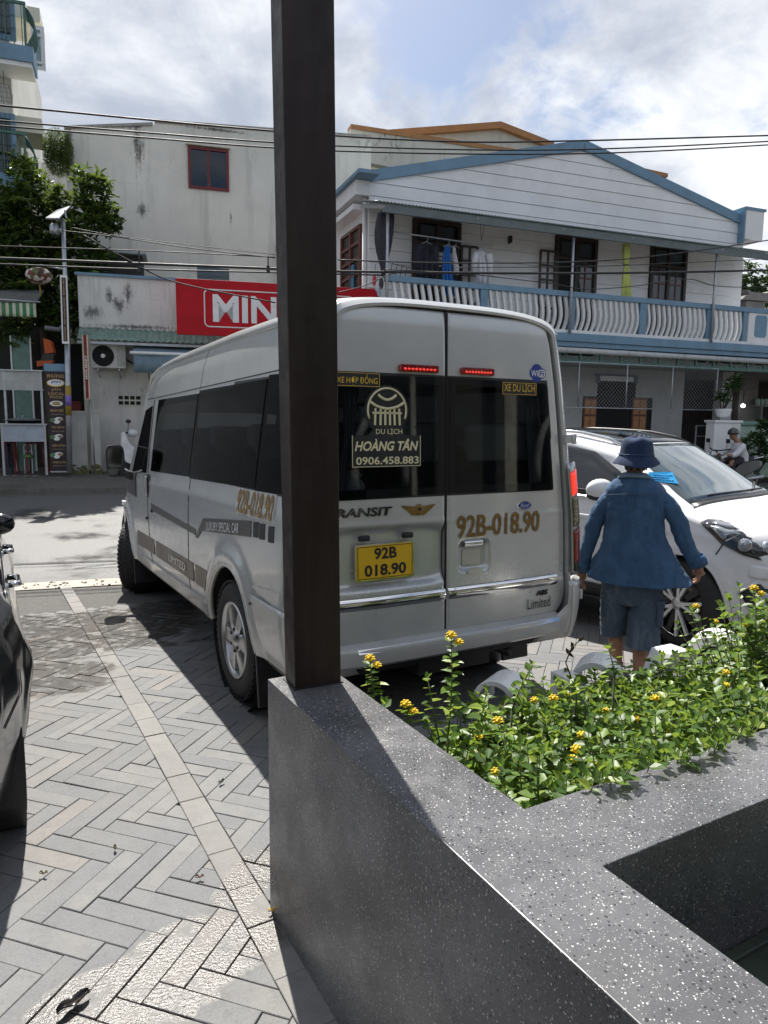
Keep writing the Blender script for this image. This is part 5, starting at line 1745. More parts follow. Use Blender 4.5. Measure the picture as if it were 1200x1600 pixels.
text('lettering', 'PHƯỢNG · JAN LOCAL FOOD · BÁNH XÈO', .1, M_MENUGOLD, ps, frame(((x0 + x1 + sk) / 2, -.256, (z0 + z1) / 2), (sk / (z0 - z1) * -1 * -1, 0, 1), (-1, 0, 0), (0, -1, 0)), fit=((z1 - z0) * .9, w_ * .3), bold=0.03)
lt = FB.thing('lantern', 'round patchwork fabric lantern hanging from the lamp bracket', 'lantern')
q = Vector(fb(61, 431))
m, t = newmat('patchwork'); p = t.coord('Object'); vv = t.node('ShaderNodeTexVoronoi', {'Vector': p, 'Scale': 14}).outputs['Color']
sp = t.node('ShaderNodeSeparateColor', {'Color': vv})
cl = t.mix(t.math('GREATER_THAN', sp.outputs[0], .5), (0.55, 0.48, 0.44), (0.16, 0.04, 0.035)); cl = t.mix(t.math('GREATER_THAN', sp.outputs[1], .72), cl, (0.06, 0.035, 0.03)); cl = t.mix(t.math('GREATER_THAN', sp.outputs[2], .82), cl, (0.10, 0.15, 0.05))
t.set(color=cl, rough=.8)
mb = MB(); V = []; 
for j in range(13):
    th_ = pi * j / 12
    for i in range(32):
        a = 2 * pi * i / 32; rr = .235 * sin(th_) ** .8 * (1 + .05 * abs(sin(4 * a))) + .02
        V.append((q.x + rr * cos(a), q.y + rr * sin(a), q.z + .165 * cos(th_)))
mb.add(V, [(j * 32 + i, j * 32 + (i + 1) % 32, j * 32 + 32 + (i + 1) % 32, j * 32 + 32 + i) for j in range(12) for i in range(32)], 0, True)
mb.build('shade', m, lt); mb = MB(); mb.tube([q + Vector((0, 0, .16)), fb(61.5, 414)], .008, 6); mb.build('cord', M_CABLE, lt)
mb = MB(); mb.tube([q + Vector((0, 0, -.16)), q + Vector((.02, 0, -.42))], [.02, .012], 6); mb.build('tassel', plain('tassel', (0.3, 0.2, 0.04), .8), lt)

# ------------------------------------------------------------------ apartment block with balconies
FA = Front(48, 18.2, 20.0)
ap = FA.thing('apartment_block', 'white apartment block with blue balconies on the left edge', 'building')
M_APW = stained_wall('apartment_render', (0.66, 0.66, 0.62), amt=0.3, streak=0.4, scale=0.8)
ztop = FA.loc(47, -60)[1]
slab('wall', -9, 0, 0.4, ztop, 0, 8, M_APW, ap)
for (py, yy, nm) in ((85, -.7, 'balcony'), (285, -.7, 'balcony')):
    z = FA.loc(45, py + 16, yy)[1]; zt = FA.loc(45, py - 8, yy)[1]
    b = None
    xe = FA.loc(52, py, -.85)[0]
    mb = MB(); mb.box(((-6 + xe) / 2, -.42, (z + zt) / 2), (6 + xe, .86, zt - z)); b = mb.build(nm, M_BLUE, ap)
    slab('slab', -6, xe - .05, z - .10, z, -.8, -.01, M_WHITE, b)
    zr_ = zt + .92
    mb = MB(); mb.box(((-6 + xe - .12) / 2, -.80, zr_), (6 + xe - .12, .06, .06))
    mb.box((xe - .15, -.40, zr_), (.06, .75, .06)); mb.bar((xe - .15, -.8, zt), (xe - .15, -.8, zr_), .05)
    mb.build('rail', M_GREENPAINT, b)
    mb = MB()
    for x in np.arange(-3.2, xe - .2, .17): mb.box((x, -.80, (zt + zr_) / 2), (.018, .018, zr_ - zt))
    for k in range(9):
        yk_ = -.75 + k * .09
        mb.tube([(xe - .15 + .22 * sin(pi * min(1, v * 1.15)) * (1 - .25 * v), yk_, zr_ - (zr_ - zt + .1) * v) for v in np.linspace(0, 1, 9)], .014, 5)
    tag(mb.build('railing_bars', M_GREENPAINT, b), kind='stuff')
for (p0, p1) in (((-10, -40), (26, 66)), ((-10, 175), (30, 300))):
    (x0, z1), (x1, z0) = FA.loc(*p0), FA.loc(*p1)
    window(ap, x0 - .5, x1, z0, z1, 0.0, .12, 2, 1, M_BLUE, M_GLASS_DARK if p0[1] > 0 else M_GLASS_HOUSE, 'balcony_door', bars=9)
for (p0, p1) in (((44, 16), (64, 40)), ((48, 188), (67, 214))):
    (x0, z1), (x1, z0) = FA.loc(*p0, .4), FA.loc(*p1, .4)
    slab('sunshade', -.05, x1, z0, z1, .2, 1.4, M_CREAM, ap)
(x0, z1), (x1, z0) = FA.loc(48, 40, .3), FA.loc(72, 112, .3)
w_ = window(ap, x0, x1, z0, z1, .3, .09, 1, 1, M_WHITE, plain('sky_glass', (0.30, 0.42, 0.47), .05, coat=.6), 'side_window')
mb = MB()
for py in (57, 99): mb.box(((x0 + x1) / 2, .26, FA.loc(60, py, .3)[1]), (x1 - x0 - .1, .05, .06))
mb.build('glazing_bar', M_WHITE, w_)
pend = FA.thing('pendant_lamp', 'wire cage pendant lamp hanging under the upper balcony', 'lamp')
x, z = FA.loc(7, 148, -.4); _, zt = FA.loc(7, 118, -.4)
mb = MB()
for a in np.linspace(0, 2 * pi, 11)[:-1]: mb.tube([(x + .15 * cos(a), -.4 + .15 * sin(a), z - .2), (x + .17 * cos(a), -.4 + .17 * sin(a), z), (x + .12 * cos(a), -.4 + .12 * sin(a), z + .2)], .006, 4)
for zz, r in ((z - .2, .15), (z, .17), (z + .2, .12)): mb.tube([(x + r * cos(a), -.4 + r * sin(a), zz) for a in np.linspace(0, 2 * pi, 17)[:-1]], .006, 4, closed=True)
mb.build('cage', plain('cage_grey', (.25, .24, .23), .5), pend)
mb = MB(); mb.tube([(x, -.4, z + .2), (x, -.4, zt + .3)], .008, 5); mb.build('cord', M_CABLE, pend)
# set-back rear part seen between tree and stained wall
FR = Front(60, 24, 18)
rb = FR.thing('rear_house', 'pale house wall glimpsed behind the tree by the stained building', 'building')
(x0, z1), (x1, _) = FR.loc(48, 240), FR.loc(64, 300); slab('wall', x0 - 3, x1, .4, z1, 0, 4, M_APW, rb)
(x0, z1), (x1, _) = FR.loc(64, 253, .6), FR.loc(88, 300, .6); slab('lower_wall', x0, x1 + .8, .4, z1, .6, 4, M_APW, rb)
slab('pilaster', FR.loc(58, 300)[0], FR.loc(62, 300)[0], .4, FR.loc(60, 243)[1], -.08, 0, M_CREAM, rb)
# hanging green plant at the wall corner
hp = FL.thing('hanging_plant', 'bushy grass green plant hanging off the left edge of the stained building', 'plant')
N = 8000
cx_, cz_ = FL.loc(94, 238, yb - .1)
u = RNG.normal(0, 1, (N, 3)); u /= np.linalg.norm(u, axis=1, keepdims=True); r = RNG.random(N) ** .5
pos = np.stack([cx_ - .05 + u[:, 0] * r * .34, yb - .1 + u[:, 1] * r * .35, cz_ + u[:, 2] * r * .58], 1)
leaves('foliage', pos, np.stack([u[:, 0] * .8, u[:, 1] * .8, RNG.normal(-.3, .4, N)], 1), rand_dirs(N, 1), RNG.uniform(.05, .10, N), M_GRASSLEAF, hp, .28, False)
mb = MB(); mb.tube([(cx_ + .3, yb - .1, cz_ - .5), (cx_ + .1, yb - .1, cz_), (cx_, yb - .1, cz_ + .5)], .02, 5); mb.build('stem', M_STEM, hp)

# ------------------------------------------------------------------ tree behind the lamp post
FT = Front(60, 16.9, 14)
tr = FT.thing('street_tree', 'dense dark green broadleaf tree behind the street lamp', 'tree')
def ft(px, py, y=0.0):
    x, z = FT.loc(px, py, y); return Vector((x, y, z))
base = Vector((ft(72, 738).x, .5, .4))
mb = MB(); top = ft(62, 400, .5)
mb.tube([base, base.lerp(top, .3) + Vector((.05, 0, 0)), base.lerp(top, .65), top], [.12, .10, .085, .06], 10)
CL = [(35, 265, .32, .30), (45, 300, .55, .45), (25, 335, .7, .5), (90, 320, .45, .4), (140, 285, .42, .4), (150, 320, .5, .45), (172, 350, .35, .3), (120, 350, .6, .5), (60, 370, .75, .6), (15, 390, .7, .6), (110, 400, .65, .5), (130, 430, .5, .45), (70, 440, .7, .55), (25, 450, .55, .4), (112, 480, .42, .5), (60, 490, .5, .35), (20, 520, .38, .32), (125, 455, .4, .4), (95, 505, .3, .35), (40, 420, .6, .6), (155, 400, .25, .2), (5, 340, .5, .5), (-25, 360, .7, .7), (-15, 430, .7, .6), (20, 300, .3, .3)]
P = []; Dv = []; S = []
for (px, py, rx, rz) in CL:
    c = ft(px, py, random.uniform(-.15, .5)); n_ = int(330 * rx * rz / .2 + 100)
    mb.tube([top.lerp(base, random.uniform(0, .35)), top.lerp(c, .5) + Vector((0, 0, -.1)), c], [.05, .03, .012], 6)
    u = RNG.normal(0, 1, (n_, 3)); u /= np.linalg.norm(u, axis=1, keepdims=True); r = RNG.random(n_) ** .4
    cl = RNG.integers(0, max(6, n_ // 9), n_)              # whorls: leaves share twig ends
    tw = RNG.normal(0, 1, (n_, 3)); tw /= np.linalg.norm(tw, axis=1, keepdims=True); tr_ = RNG.random(n_) ** .4
    q = np.stack([c.x + tw[cl, 0] * tr_[cl] * rx, c.y + tw[cl, 1] * tr_[cl] * .5, c.z + tw[cl, 2] * tr_[cl] * rz], 1)
    d = np.stack([u[:, 0], u[:, 1], u[:, 2] * .5 + .05], 1)
    P.append(q + d * .015); Dv.append(d); S.append(RNG.uniform(.14, .25, n_))
P = np.concatenate(P); Dv = np.concatenate(Dv); S = np.concatenate(S)
ups = np.tile(np.array([[0, 0, 1.0]]), (len(P), 1)) + RNG.normal(0, .35, (len(P), 3))
tag(leaves('crown', P, Dv, ups, S, M_TREELEAF, tr, .62), kind='stuff')
mb.build('trunk', M_BARK, tr)

# ------------------------------------------------------------------ street kitchen under the striped awning
FK = Front(30, 15.9, 14.0)
def fk(px, py, y=0.0):
    x, z = FK.loc(px, py, y); return (x, y, z)
sa_ = FK.thing('striped_awning', 'green and white striped awning over the food cart', 'awning')
m, t = newmat('striped_canvas'); p = t.coord('Object'); sx_ = t.node('ShaderNodeSeparateXYZ', {'Vector': p}).outputs[0]
st = t.math('GREATER_THAN', t.math('FRACT', t.math('MULTIPLY', sx_, 7.2)), .55)
cst = t.mix(st, (0.05, 0.20, 0.075), (0.62, 0.64, 0.50)); cst = t.mix(t.ramp(t.noise(p, 4, 5), .4, .7, 0, .4), cst, (0.2, .22, .17)); t.set(color=cst, rough=.85); M_STRIPE = m
A = Vector(fk(-40, 470, -.25)); B = Vector(fk(52, 470, -.25)); Cc = Vector(fk(57, 496, -.25))
mb = MB(); mb.grid(lambda u, v: (A.x + (B.x - A.x + .05) * u, -.25 - .02 * sin(9 * u), A.z + (Cc.z - A.z) * v + (.02 * (1 - v) * 0)), 30, 3); mb.build('valance', M_STRIPE, sa_, solid=.004)
D_ = Vector(fk(-40, 448, .6)); mb = MB(); mb.grid(lambda u, v: (A.x + (B.x - A.x + .05) * u, -.25 + .9 * v, A.z + (D_.z - A.z) * v), 30, 4); mb.build('canopy', plain('old_canvas', (.13, .135, .12), .9, dirt=.4), sa_, solid=.004)
mb = MB(); mb.tube([fk(-30, 466, -.27), fk(63, 472, -.27)], .02, 6); mb.build('front_bar', M_GALV, sa_)
fc = FK.thing('food_cart', 'steel framed food cart with blank pale panels under the striped awning', 'food cart')
(x0, z1), (x1, z0) = FK.loc(-60, 581, -.4), FK.loc(66, 608, -.4); z1 = FK.loc(40, 580, -.4)[1]; z0 = FK.loc(40, 608, -.4)[1]
M_CARTP = plain('cart_panel', (.40, .41, .39), .55, dirt=.15)
slab('top_panel', x0, x1, z0, z1, -.4, -.36, M_CARTP, fc)
z2, z3 = FK.loc(40, 664, -.4)[1], FK.loc(40, 690, -.4)[1]; xl = FK.loc(3, 670, -.4)[0]; x2 = FK.loc(70, 670, -.4)[0]
slab('lower_panel', xl, x2, z3, z2, -.42, -.38, plain('cart_panel_blue', (.36, .41, .47), .4, dirt=.1), fc)
slab('counter', xl - 1.2, x2 + .06, z2, z2 + .03, -.46, .5, M_GALV, fc)
mb = MB()
for xx in (x1 - .02, FK.loc(9, 640, -.4)[0]): mb.bar((xx, -.38, z2), (xx, -.38, z1 + .03), .045)
for zz in (z0 - .01, z1 + .015): mb.bar((x0, -.42, zz), (x1 + .03, -.42, zz), .03)
mb.build('frame', M_GALV, fc); mb = MB(); mb.bar((x2, -.40, z2), (x2, -.40, .45), .045); mb.bar((xl, -.40, z2), (xl, -.40, .45), .045); mb.bar((x2, .4, z2), (x2, .4, .45), .045)
mb.build('frame', M_GALV, fc)
wk = FK.thing('wok', 'wide flat steel pan on the food cart counter', 'pan')
q = Vector(fk(36, 655, -.1)); q.z = z2 + .03
mb = MB(); mb.lathe([(0, .0), (.26, 0), (.42, .06), (.43, .07), (.40, .065), (.25, .015), (0, .012)], 28, Matrix.Translation(q)); mb.build('pan', M_BLACK, wk)
mb = MB(); mb.lathe([(.40, .068), (.30, .10), (.04, .13), (0, .13)], 28, Matrix.Translation(q)); mb.ball(q + Vector((0, 0, .15)), .03, 8, 6); mb.build('lid', M_GALV, wk)
tp = FK.thing('teal_shutter', 'pale teal upright board behind the food cart', 'board')
(x0, z1), (x1, _) = FK.loc(16, 524, .7), FK.loc(47, 530, .7); slab('board', x0, x1, .45, z1, .7, .75, plain('teal_paint', (.15, .26, .215), .6, dirt=.2), tp); 
mb = MB(); [mb.bar((xx, .69, .45), (xx, .69, z1), .03) for xx in (x0, x1)]; mb.build('edging', M_WHITE, tp)
bk = FK.thing('shop_backdrop', 'dark wall at the back of the street kitchen', 'wall')
slab('wall', FK.loc(-120, 600, 1.6)[0], FK.loc(112, 600, 1.6)[0], .4, FK.loc(30, 470, 1.6)[1], 1.6, 1.7, plain('kitchen_dark', (.025, .024, .022), .9, var=.5, scale=3), bk)
ob = FK.thing('delivery_bag', 'open orange and black delivery bag on the stack behind the menu board', 'bag')
q = [Vector(fk(*p_, .35)) for p_ in ((67, 528), (79, 532), (84, 551), (70, 553))]
mb = MB(); mb.add(q + [v + Vector((0, .3, 0)) for v in q], [(0, 1, 2, 3), (4, 7, 6, 5), (0, 4, 5, 1), (1, 5, 6, 2), (2, 6, 7, 3), (3, 7, 4, 0)]); mb.build('flap', plain('orange_fabric', (.50, .10, .02), .7), ob, bevel=.01)
q = [Vector(fk(*p_, .3)) for p_ in ((68, 552), (85, 553), (82, 566), (62, 566))]
mb = MB(); mb.add(q + [v + Vector((0, .3, 0)) for v in q], [(0, 1, 2, 3), (4, 7, 6, 5), (0, 4, 5, 1), (1, 5, 6, 2), (2, 6, 7, 3), (3, 7, 4, 0)]); mb.build('body', M_BLACK, ob, bevel=.01)
q = [Vector(fk(*p_, .28)) for p_ in ((57, 564), (84, 563), (80, 569), (58, 573))]
mb = MB(); mb.add(q + [v + Vector((0, .2, 0)) for v in q], [(0, 1, 2, 3), (4, 7, 6, 5), (0, 4, 5, 1), (1, 5, 6, 2), (2, 6, 7, 3), (3, 7, 4, 0)]); mb.build('trim', MATS['orange_fabric'], ob, bevel=.005)
M_REDPL = plain('red_plastic', (.16, .008, .008), .5); M_BLUEPL = plain('blue_plastic', (.012, .018, .06), .5)
def stool(px, py, w, h, mat, lab, y=.1):
    t_ = FK.thing('plastic_stool', lab, 'stool', 'plastic stools under the cart')
    x, z = FK.loc(px, py, y)
    mb = MB(); mb.box((x, y, z), (w, w, .03)); mb.build('seat', mat, t_, bevel=.01)
    for sx in (-1, 1):
        for sy in (-1, 1):
            mb = MB(); mb.bar((x + sx * w * .38, y + sy * w * .38, z - .015), (x + sx * w * .5, y + sy * w * .5, .45), .03); mb.build('leg', mat, t_)
stool(57, 692, .40, .4, M_REDPL, 'red plastic stool under the right end of the food cart')
stool(16, 690, .22, .4, M_REDPL, 'narrow red plastic stool under the left end of the food cart')
stool(2, 694, .32, .4, M_BLUEPL, 'dark blue plastic stool at the left edge under the food cart')
rk = FK.thing('wire_rack', 'small wire rack holding greens under the food cart', 'rack')
mb = MB(); a, b_ = FK.loc(37, 695, 0), FK.loc(50, 715, 0)
for zz in (a[1], (a[1] + b_[1]) / 2, b_[1]): mb.bar((a[0], 0, zz), (b_[0], 0, zz), .02)
for xx in (a[0], b_[0]): mb.bar((xx, 0, a[1]), (xx, 0, .45), .02)
mb.build('frame', M_GALV, rk); mb = MB(); mb.ball(((a[0] + b_[0]) / 2, 0, b_[1] + .03), (.13, .1, .06), 10, 6); mb.build('greens', M_DISH, rk)
ri = FL.thing('red_crate', 'red crate stacked in the dark gap behind the lamp post', 'crate')
(x0, z1), (x1, z0) = FL.loc(112, 628, .6), FL.loc(127, 645, .6); slab('body', x0, x1, z0, z1, .55, .9, plain('crate_red', (.16, .02, .02), .5), ri, .01)
mb = MB(); mb.bar((x0, .53, z1), (x1, .53, z1), .03); mb.build('rim', MATS['crate_red'], ri)
# litter by the cart
for i, (px, py) in enumerate(((8, 739), (40, 733), (55, 748), (22, 735))):
    p_ = Vector(fk(px, py, -.5)); w_ = FK.wp(p_.x, -.5, far_z(q_of(*FK.wp(p_.x, -.5, 0).to_2d())) + .012)
    mb = MB(); mb.add([(w_.x - .08, w_.y, w_.z), (w_.x + .05, w_.y - .03, w_.z + .01), (w_.x + .09, w_.y + .05, w_.z), (w_.x - .03, w_.y + .07, w_.z + .02)], [(0, 1, 2, 3)])
    tag(mb.build('litter', plain('litter', (.28, .24, .2), .9), None, solid=.003), ('scrap of brown paper on the pavement by the cart, leftmost', 'scrap of paper below the middle of the food cart', 'scrap of paper on the kerb before the food cart', 'scrap of paper under the left half of the food cart')[i], 'litter', 'litter on the pavement')
# ------------------------------------------------------------------ white house with balcony
FH = Front(888, 18.0, 21.5)
YW = 1.25                                   # main wall behind the balcony
def fh(px, py, y=0.0):
    x, z = FH.loc(px, py, y); return (x, y, z)
hs = FH.thing('white_house', 'white two storey house with blue gable edge and a long balcony', 'house')
xl, xr = FH.loc(577, 300, YW)[0], FH.loc(1163, 360, YW)[0]
apx, apz = FH.loc(911, 224, YW); blz = FH.loc(577, 272, YW)[1]; brz = FH.loc(1163, 345, YW)[1]
zfl = FH.loc(888, 521, 0)[1]                # balcony floor
base_w = plain('house_white', (0.80, 0.80, 0.81), 0.65, var=0.05, scale=2, dirt=0.18)
mb = MB(); mb.prism([(xl, zfl - .4), (xr, zfl - .4), (xr, brz), (apx, apz - .02), (xl, blz)], 9.0, frame((0, YW + .03, 0), (1, 0, 0), (0, 0, 1), (0, -1, 0)) @ Matrix.Translation((0, 0, -9.0)))
mb.build('wall', base_w, hs)
# door openings cut out of the boarding
DOORS = [((645, 341), (719, 470)), ((868, 368), (932, 490)), ((1017, 382), (1072, 490))]
DR = []
for p0, p1 in DOORS:
    (x0, z1), (x1, _) = FH.loc(*p0, YW), FH.loc(p1[0], p0[1] + 15, YW); DR.append((x0, x1, zfl, z1))


def gable_span(z):
    a = xl if z <= blz else xl + (apx - xl) * (z - blz) / (apz - blz)
    b = xr if z <= brz else xr - (xr - apx) * (z - brz) / (apz - brz)
    return a, b


zs_ = [FH.loc(700, y, YW)[1] for y in (300, 318)]
pitch = 0.288
z = apz - .20
M_BOARD = plain('siding_board', (0.82, 0.825, 0.835), 0.6, var=0.05, scale=1.2, dirt=0.16)
while z > zfl:
    z0 = z - pitch
    a0, b0 = gable_span(z0 + .01); a1, b1 = gable_span(z - .006)
    cuts = [(d[0] - .02, d[1] + .02) for d in DR if d[3] > z0 + .12]
    segs = []; cur = a0
    for c0, c1 in cuts: segs.append((cur, c0)); cur = c1
    segs.append((cur, b0))
    for i, (s0, s1) in enumerate(segs):
        t0 = s0 if i else a1; t1 = s1 if i < len(segs) - 1 else b1
        if s1 - s0 < .05: continue
        mb = MB(); mb.add([(s0, YW - .012, z0), (s1, YW - .012, z0), (t1, YW + .004, z), (t0, YW + .004, z), (s0, YW + .03, z0), (s1, YW + .03, z0), (t1, YW + .03, z), (t0, YW + .03, z)], [(0, 1, 2, 3), (0, 4, 5, 1), (3, 2, 6, 7), (0, 3, 7, 4), (1, 5, 6, 2)])
        mb.build('siding_board', M_BOARD, hs)
    z = z0 - .010
# blue barge boards
bt = .17
for (p, q) in (((xl - .02, blz), (apx, apz)), ((apx, apz), (xr + .05, brz))):
    p, q = Vector((p[0], 0, p[1])), Vector((q[0], 0, q[1])); d = (q - p).normalized(); nn = Vector((-d.z, 0, d.x))
    if nn.z < 0: nn = -nn
    mb = MB(); mb.prism([((p - nn * bt).x, (p - nn * bt).z), ((q - nn * bt).x, (q - nn * bt).z), ((q + nn * .07).x, (q + nn * .07).z), ((p + nn * .07).x, (p + nn * .07).z)], .35, FY(YW + .28))
    mb.build('barge_board', M_BLUE, hs)
# roof slopes
for (p, q) in (((xl - .3, blz + .02), (apx, apz + .05)), ((apx, apz + .05), (xr + .3, brz + .02))):
    mb = MB(); mb.add([(p[0], YW + .2, p[1]), (q[0], YW + .2, q[1]), (q[0], YW + 9, q[1]), (p[0], YW + 9, p[1])], [(0, 1, 2, 3)]); mb.build('roof', M_ROOFSHEET, hs, solid=.05)
# left eave box and side wall with door
(xe, ze1), (_, ze0) = FH.loc(577, 283, YW - .05), FH.loc(577, 306, YW - .05)
slab('eave_box', xl - .35, xl - .004, ze0, ze1, YW - .05, 9.5, M_WHITE, hs)
mb = MB(); mb.box((xl - .2, 5.0, ze1 + .045), (.5, 8.6, .08)); mb.build('eave_edge', M_BLUE, hs)
mb = MB(); mb.tube([(xl - .07, YW + .12, ze0), (xl - .07, YW + .12, .5)], .05, 10); mb.build('downpipe', M_WHITE, hs)
Ysd = lambda px, x: None


def on_side(px, py, x):
    """(y,z) of a photo point on the plane local x"""
    d = ray(px, py); P = FH.o + FH.X * x; t = (P - EYE).dot(FH.X) / d.dot(FH.X); w = EYE + d * t - FH.o
    return w.dot(FH.Y), w.z


(y0, z1), (y1, _) = on_side(566, 352, xl), on_side(537, 365, xl); z0 = on_side(550, 465, xl)[1] - .6
y0, y1 = min(y0, y1), max(y0, y1)
mb = MB()
for a in (y0, y1, (y0 + y1) / 2): mb.box((xl - .04, a, (z0 + z1) / 2), (.08, .09, z1 - z0))
for b in np.linspace(z0, z1, 7): mb.box((xl - .035, (y0 + y1) / 2, b), (.07, y1 - y0, .07))
sdoor = mb.build('side_door', M_REDWOOD, hs)
mb = MB(); mb.box((xl - .012, (y0 + y1) / 2, (z0 + z1) / 2), (.02, y1 - y0, z1 - z0)); mb.build('panel', M_DARKWOOD, sdoor)
mb = MB(); mb.box((xl - .05, (y0 * .6 + y1 * .4), z0 + .9), (.03, .25, .9)); mb.build('blue_grille', plain('cyan_grille', (.05, .22, .36), .5), sdoor)
mb = MB(); mb.box((xl - .15, (y0 + y1) / 2 + .1, z1 + .35), (.3, y1 - y0 + .6, .12)); mb.build('door_hood', M_WHITE, hs)
# doors of the balcony
for i, (x0, x1, z0, z1) in enumerate(DR):
    mb = MB(); fw = .09
    for a in (x0 + fw / 2, x1 - fw / 2): mb.box((a, YW - .03, (z0 + z1) / 2), (fw, .10, z1 - z0))
    mb.box(((x0 + x1) / 2, YW - .03, z1 - fw / 2), (x1 - x0 - 2 * fw, .10, fw)); mb.box(((x0 + x1) / 2, YW - .03, z1 - .55), (x1 - x0 - 2 * fw, .08, .07))
    mb.box(((x0 + x1) / 2, YW - .03, (z0 + z1) / 2), (.09, .09, z1 - z0 - 2 * fw))
    fr_ = mb.build('balcony_door', M_DARKWOOD, hs)
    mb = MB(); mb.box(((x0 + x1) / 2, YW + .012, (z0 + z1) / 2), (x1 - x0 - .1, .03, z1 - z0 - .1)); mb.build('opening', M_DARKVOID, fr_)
    for j in range(2):
        if i < 2 and j == 0: continue
        a0 = x0 + fw if j == 0 else (x0 + x1) / 2 + .045; a1 = (x0 + x1) / 2 - .045 if j == 0 else x1 - fw
        mb = MB(); mb.box(((a0 + a1) / 2, YW - .02, z0 + (z1 - .6 - z0) / 2), (a1 - a0, .012, z1 - .6 - z0)); mb.build('pane', M_GLASS_HOUSE, fr_)
        mb = MB()
        for zz in np.linspace(z0, z1 - .6, 6)[1:-1]: mb.box(((a0 + a1) / 2, YW - .034, zz), (a1 - a0, .02, .035))
        mb.box(((a0 + a1) / 2, YW - .034, z0 + (z1 - .6 - z0) / 2), (.035, .021, z1 - .6 - z0)); mb.build('lattice', M_REDWOOD if i else M_DARKWOOD, fr_)
    for xx, side in ((x0 + fw, 0), (x1 - fw, 1)):
        mb = MB(); mb.box((xx + (.3 if side == 0 else -.3), YW - .022, z1 - .30), (.42, .012, .34)); mb.build('fanlight', M_GLASS_HOUSE, fr_)


def lattice_leaf(p0, p1, y, lab=None):
    (x0, z1), (x1, z0) = FH.loc(*p0, y), FH.loc(*p1, y); z0 = zfl + .05
    mb = MB()
    for a in (x0, x1, (x0 + x1) / 2): mb.box((a, y, (z0 + z1) / 2), (.05, .04, z1 - z0))
    for b in np.linspace(z0, z1, 7): mb.box(((x0 + x1) / 2, y, b), (x1 - x0, .036, .045))
    return mb.build('open_leaf', M_DARKWOOD, hs)


lattice_leaf((722, 384), (745, 440), YW - .12); lattice_leaf((845, 391), (866, 455), YW - .12)
mb = MB(); q = fh(797, 374, YW - .06); mb.box(q, (.09, .1, .16)); mb.box((q[0], YW - .02, q[2] - .05), (.05, .06, .1)); mb.build('wall_lamp', M_BLACK, hs, bevel=.01)
# balcony awning: corrugated sheet on posts
(xa0, za0), (xa1, za1) = FH.loc(600, 322, -.25), FH.loc(1235, 392, -.25)
zaw = FH.loc(740, 330, YW)[1]
zf = (za0 + za1) / 2
aw2 = corrugated('awning_sheet', xa0 - .1, xa1, -.25, zf, YW - .02, zf + .40, M_ROOFSHEET, hs, .085, .013)
slab('awning_fascia', xa0, xa1, zf - .20, zf - .03, -.20, -.14, plain('fascia_grey', (.13, .16, .165), .55, dirt=.3), hs)
for px, py0, py1 in ((606, 325, 440), (897, 360, 523), (1121, 388, 527)):
    a = fh(px, py0, -.12); mb = MB(); mb.tube([(a[0], -.12, zf - .05), (a[0], -.12, zfl - .02)], .035, 10); mb.build('awning_post', M_GALV, hs)
for xx in (xa0 + .02, fh(740, 360)[0], fh(872, 375)[0], fh(980, 380)[0], fh(1120, 390)[0]):
    mb = MB(); mb.bar((xx, -.2, zf - .1), (xx, YW, zf + .3), .05, .07); mb.build('rafter', M_GALV, hs)
# concrete column at the right of the balcony, side parapet
(xc0, _), (xc1, _) = FH.loc(1143, 430, YW), FH.loc(1160, 430, YW)
slab('column', xc0, xc1, zfl, zf + .2, YW, YW + .3, M_WHITE, hs)
(xb0, zb1), (xb1, zb0) = FH.loc(1166, 327, YW - .2), FH.loc(1191, 377, YW - .2)
slab('parapet_stub', xb0, xb1, zb0, zb1, YW - .2, YW + .5, M_WHITE, hs); slab('parapet_cap', xb0 - .05, xb1 + .04, zb1, zb1 + .07, YW - .24, YW + .52, M_BLUE, hs)
slab('parapet_edge', xb0 - .06, xb0 - .003, zb0 - .1, zb1, YW - .22, YW + .5, M_BLUE, hs)
# balustrade: rail, pillars, each wavy baluster a part of its own
zr1 = (FH.loc(700, 446)[1] + FH.loc(1100, 482)[1]) / 2
xs0, xs1 = FH.loc(608, 445)[0], FH.loc(1260, 500)[0]
slab('hand_rail', xs0 - .1, xs1, zr1 - .02, zr1 + .11, -.08, .08, M_BLUE, hs, .01)
slab('rail_foot', xs0 - .1, xs1, zfl, zfl + .08, -.07, .07, M_WHITE, hs)
slab('balcony_slab', xs0 - .2, xs1, zfl - .30, zfl - .10, -.02, YW - .02, M_WHITE, hs)
slab('balcony_edge', xs0 - .2, xs1, zfl - .20, zfl, -.13, -.021, M_BLUE, hs, .01); slab('balcony_edge', xs0 - .2, xs1, zfl - .32, zfl - .202, -.08, -.021, M_BLUE, hs, .01)
slab('balcony_floor', xs0 - .2, xs1, zfl - .09, zfl - .01, -.02, YW - .02, M_WHITE, hs)
PXS = [(749, 760), (888, 896), (998, 1008), (1103, 1112), (1160, 1165)]
edges = []
for a, b in PXS:
    x0, x1 = FH.loc(a, 490)[0], FH.loc(b, 490)[0]; x1 = max(x1, x0 + .12)
    slab('rail_pillar', x0, x1, zfl + .081, zr1 - .021, -.06, .06, M_BLUE, hs); edges.append((x0, x1))
bal = MB(); hh = zr1 - .02 - zfl - .08; n_ = 14
V = []
for i in range(n_ + 1):
    t = i / n_; yb_ = -.085 * sin(2 * pi * (t - .02)) * (1.0) - .02 * sin(pi * t); xx = .0
    w2 = .030 + .012 * sin(pi * t)
    # the wave lies along the front: seen as a bulge to the right
    xo = .085 * sin(pi * (1 - t) ** 1.25) - .035 * (1 - t)
    V += [(xo - .034, -.035, t * hh), (xo + .034, -.035, t * hh), (xo + .034, .035, t * hh), (xo - .034, .035, t * hh)]
Fs = []
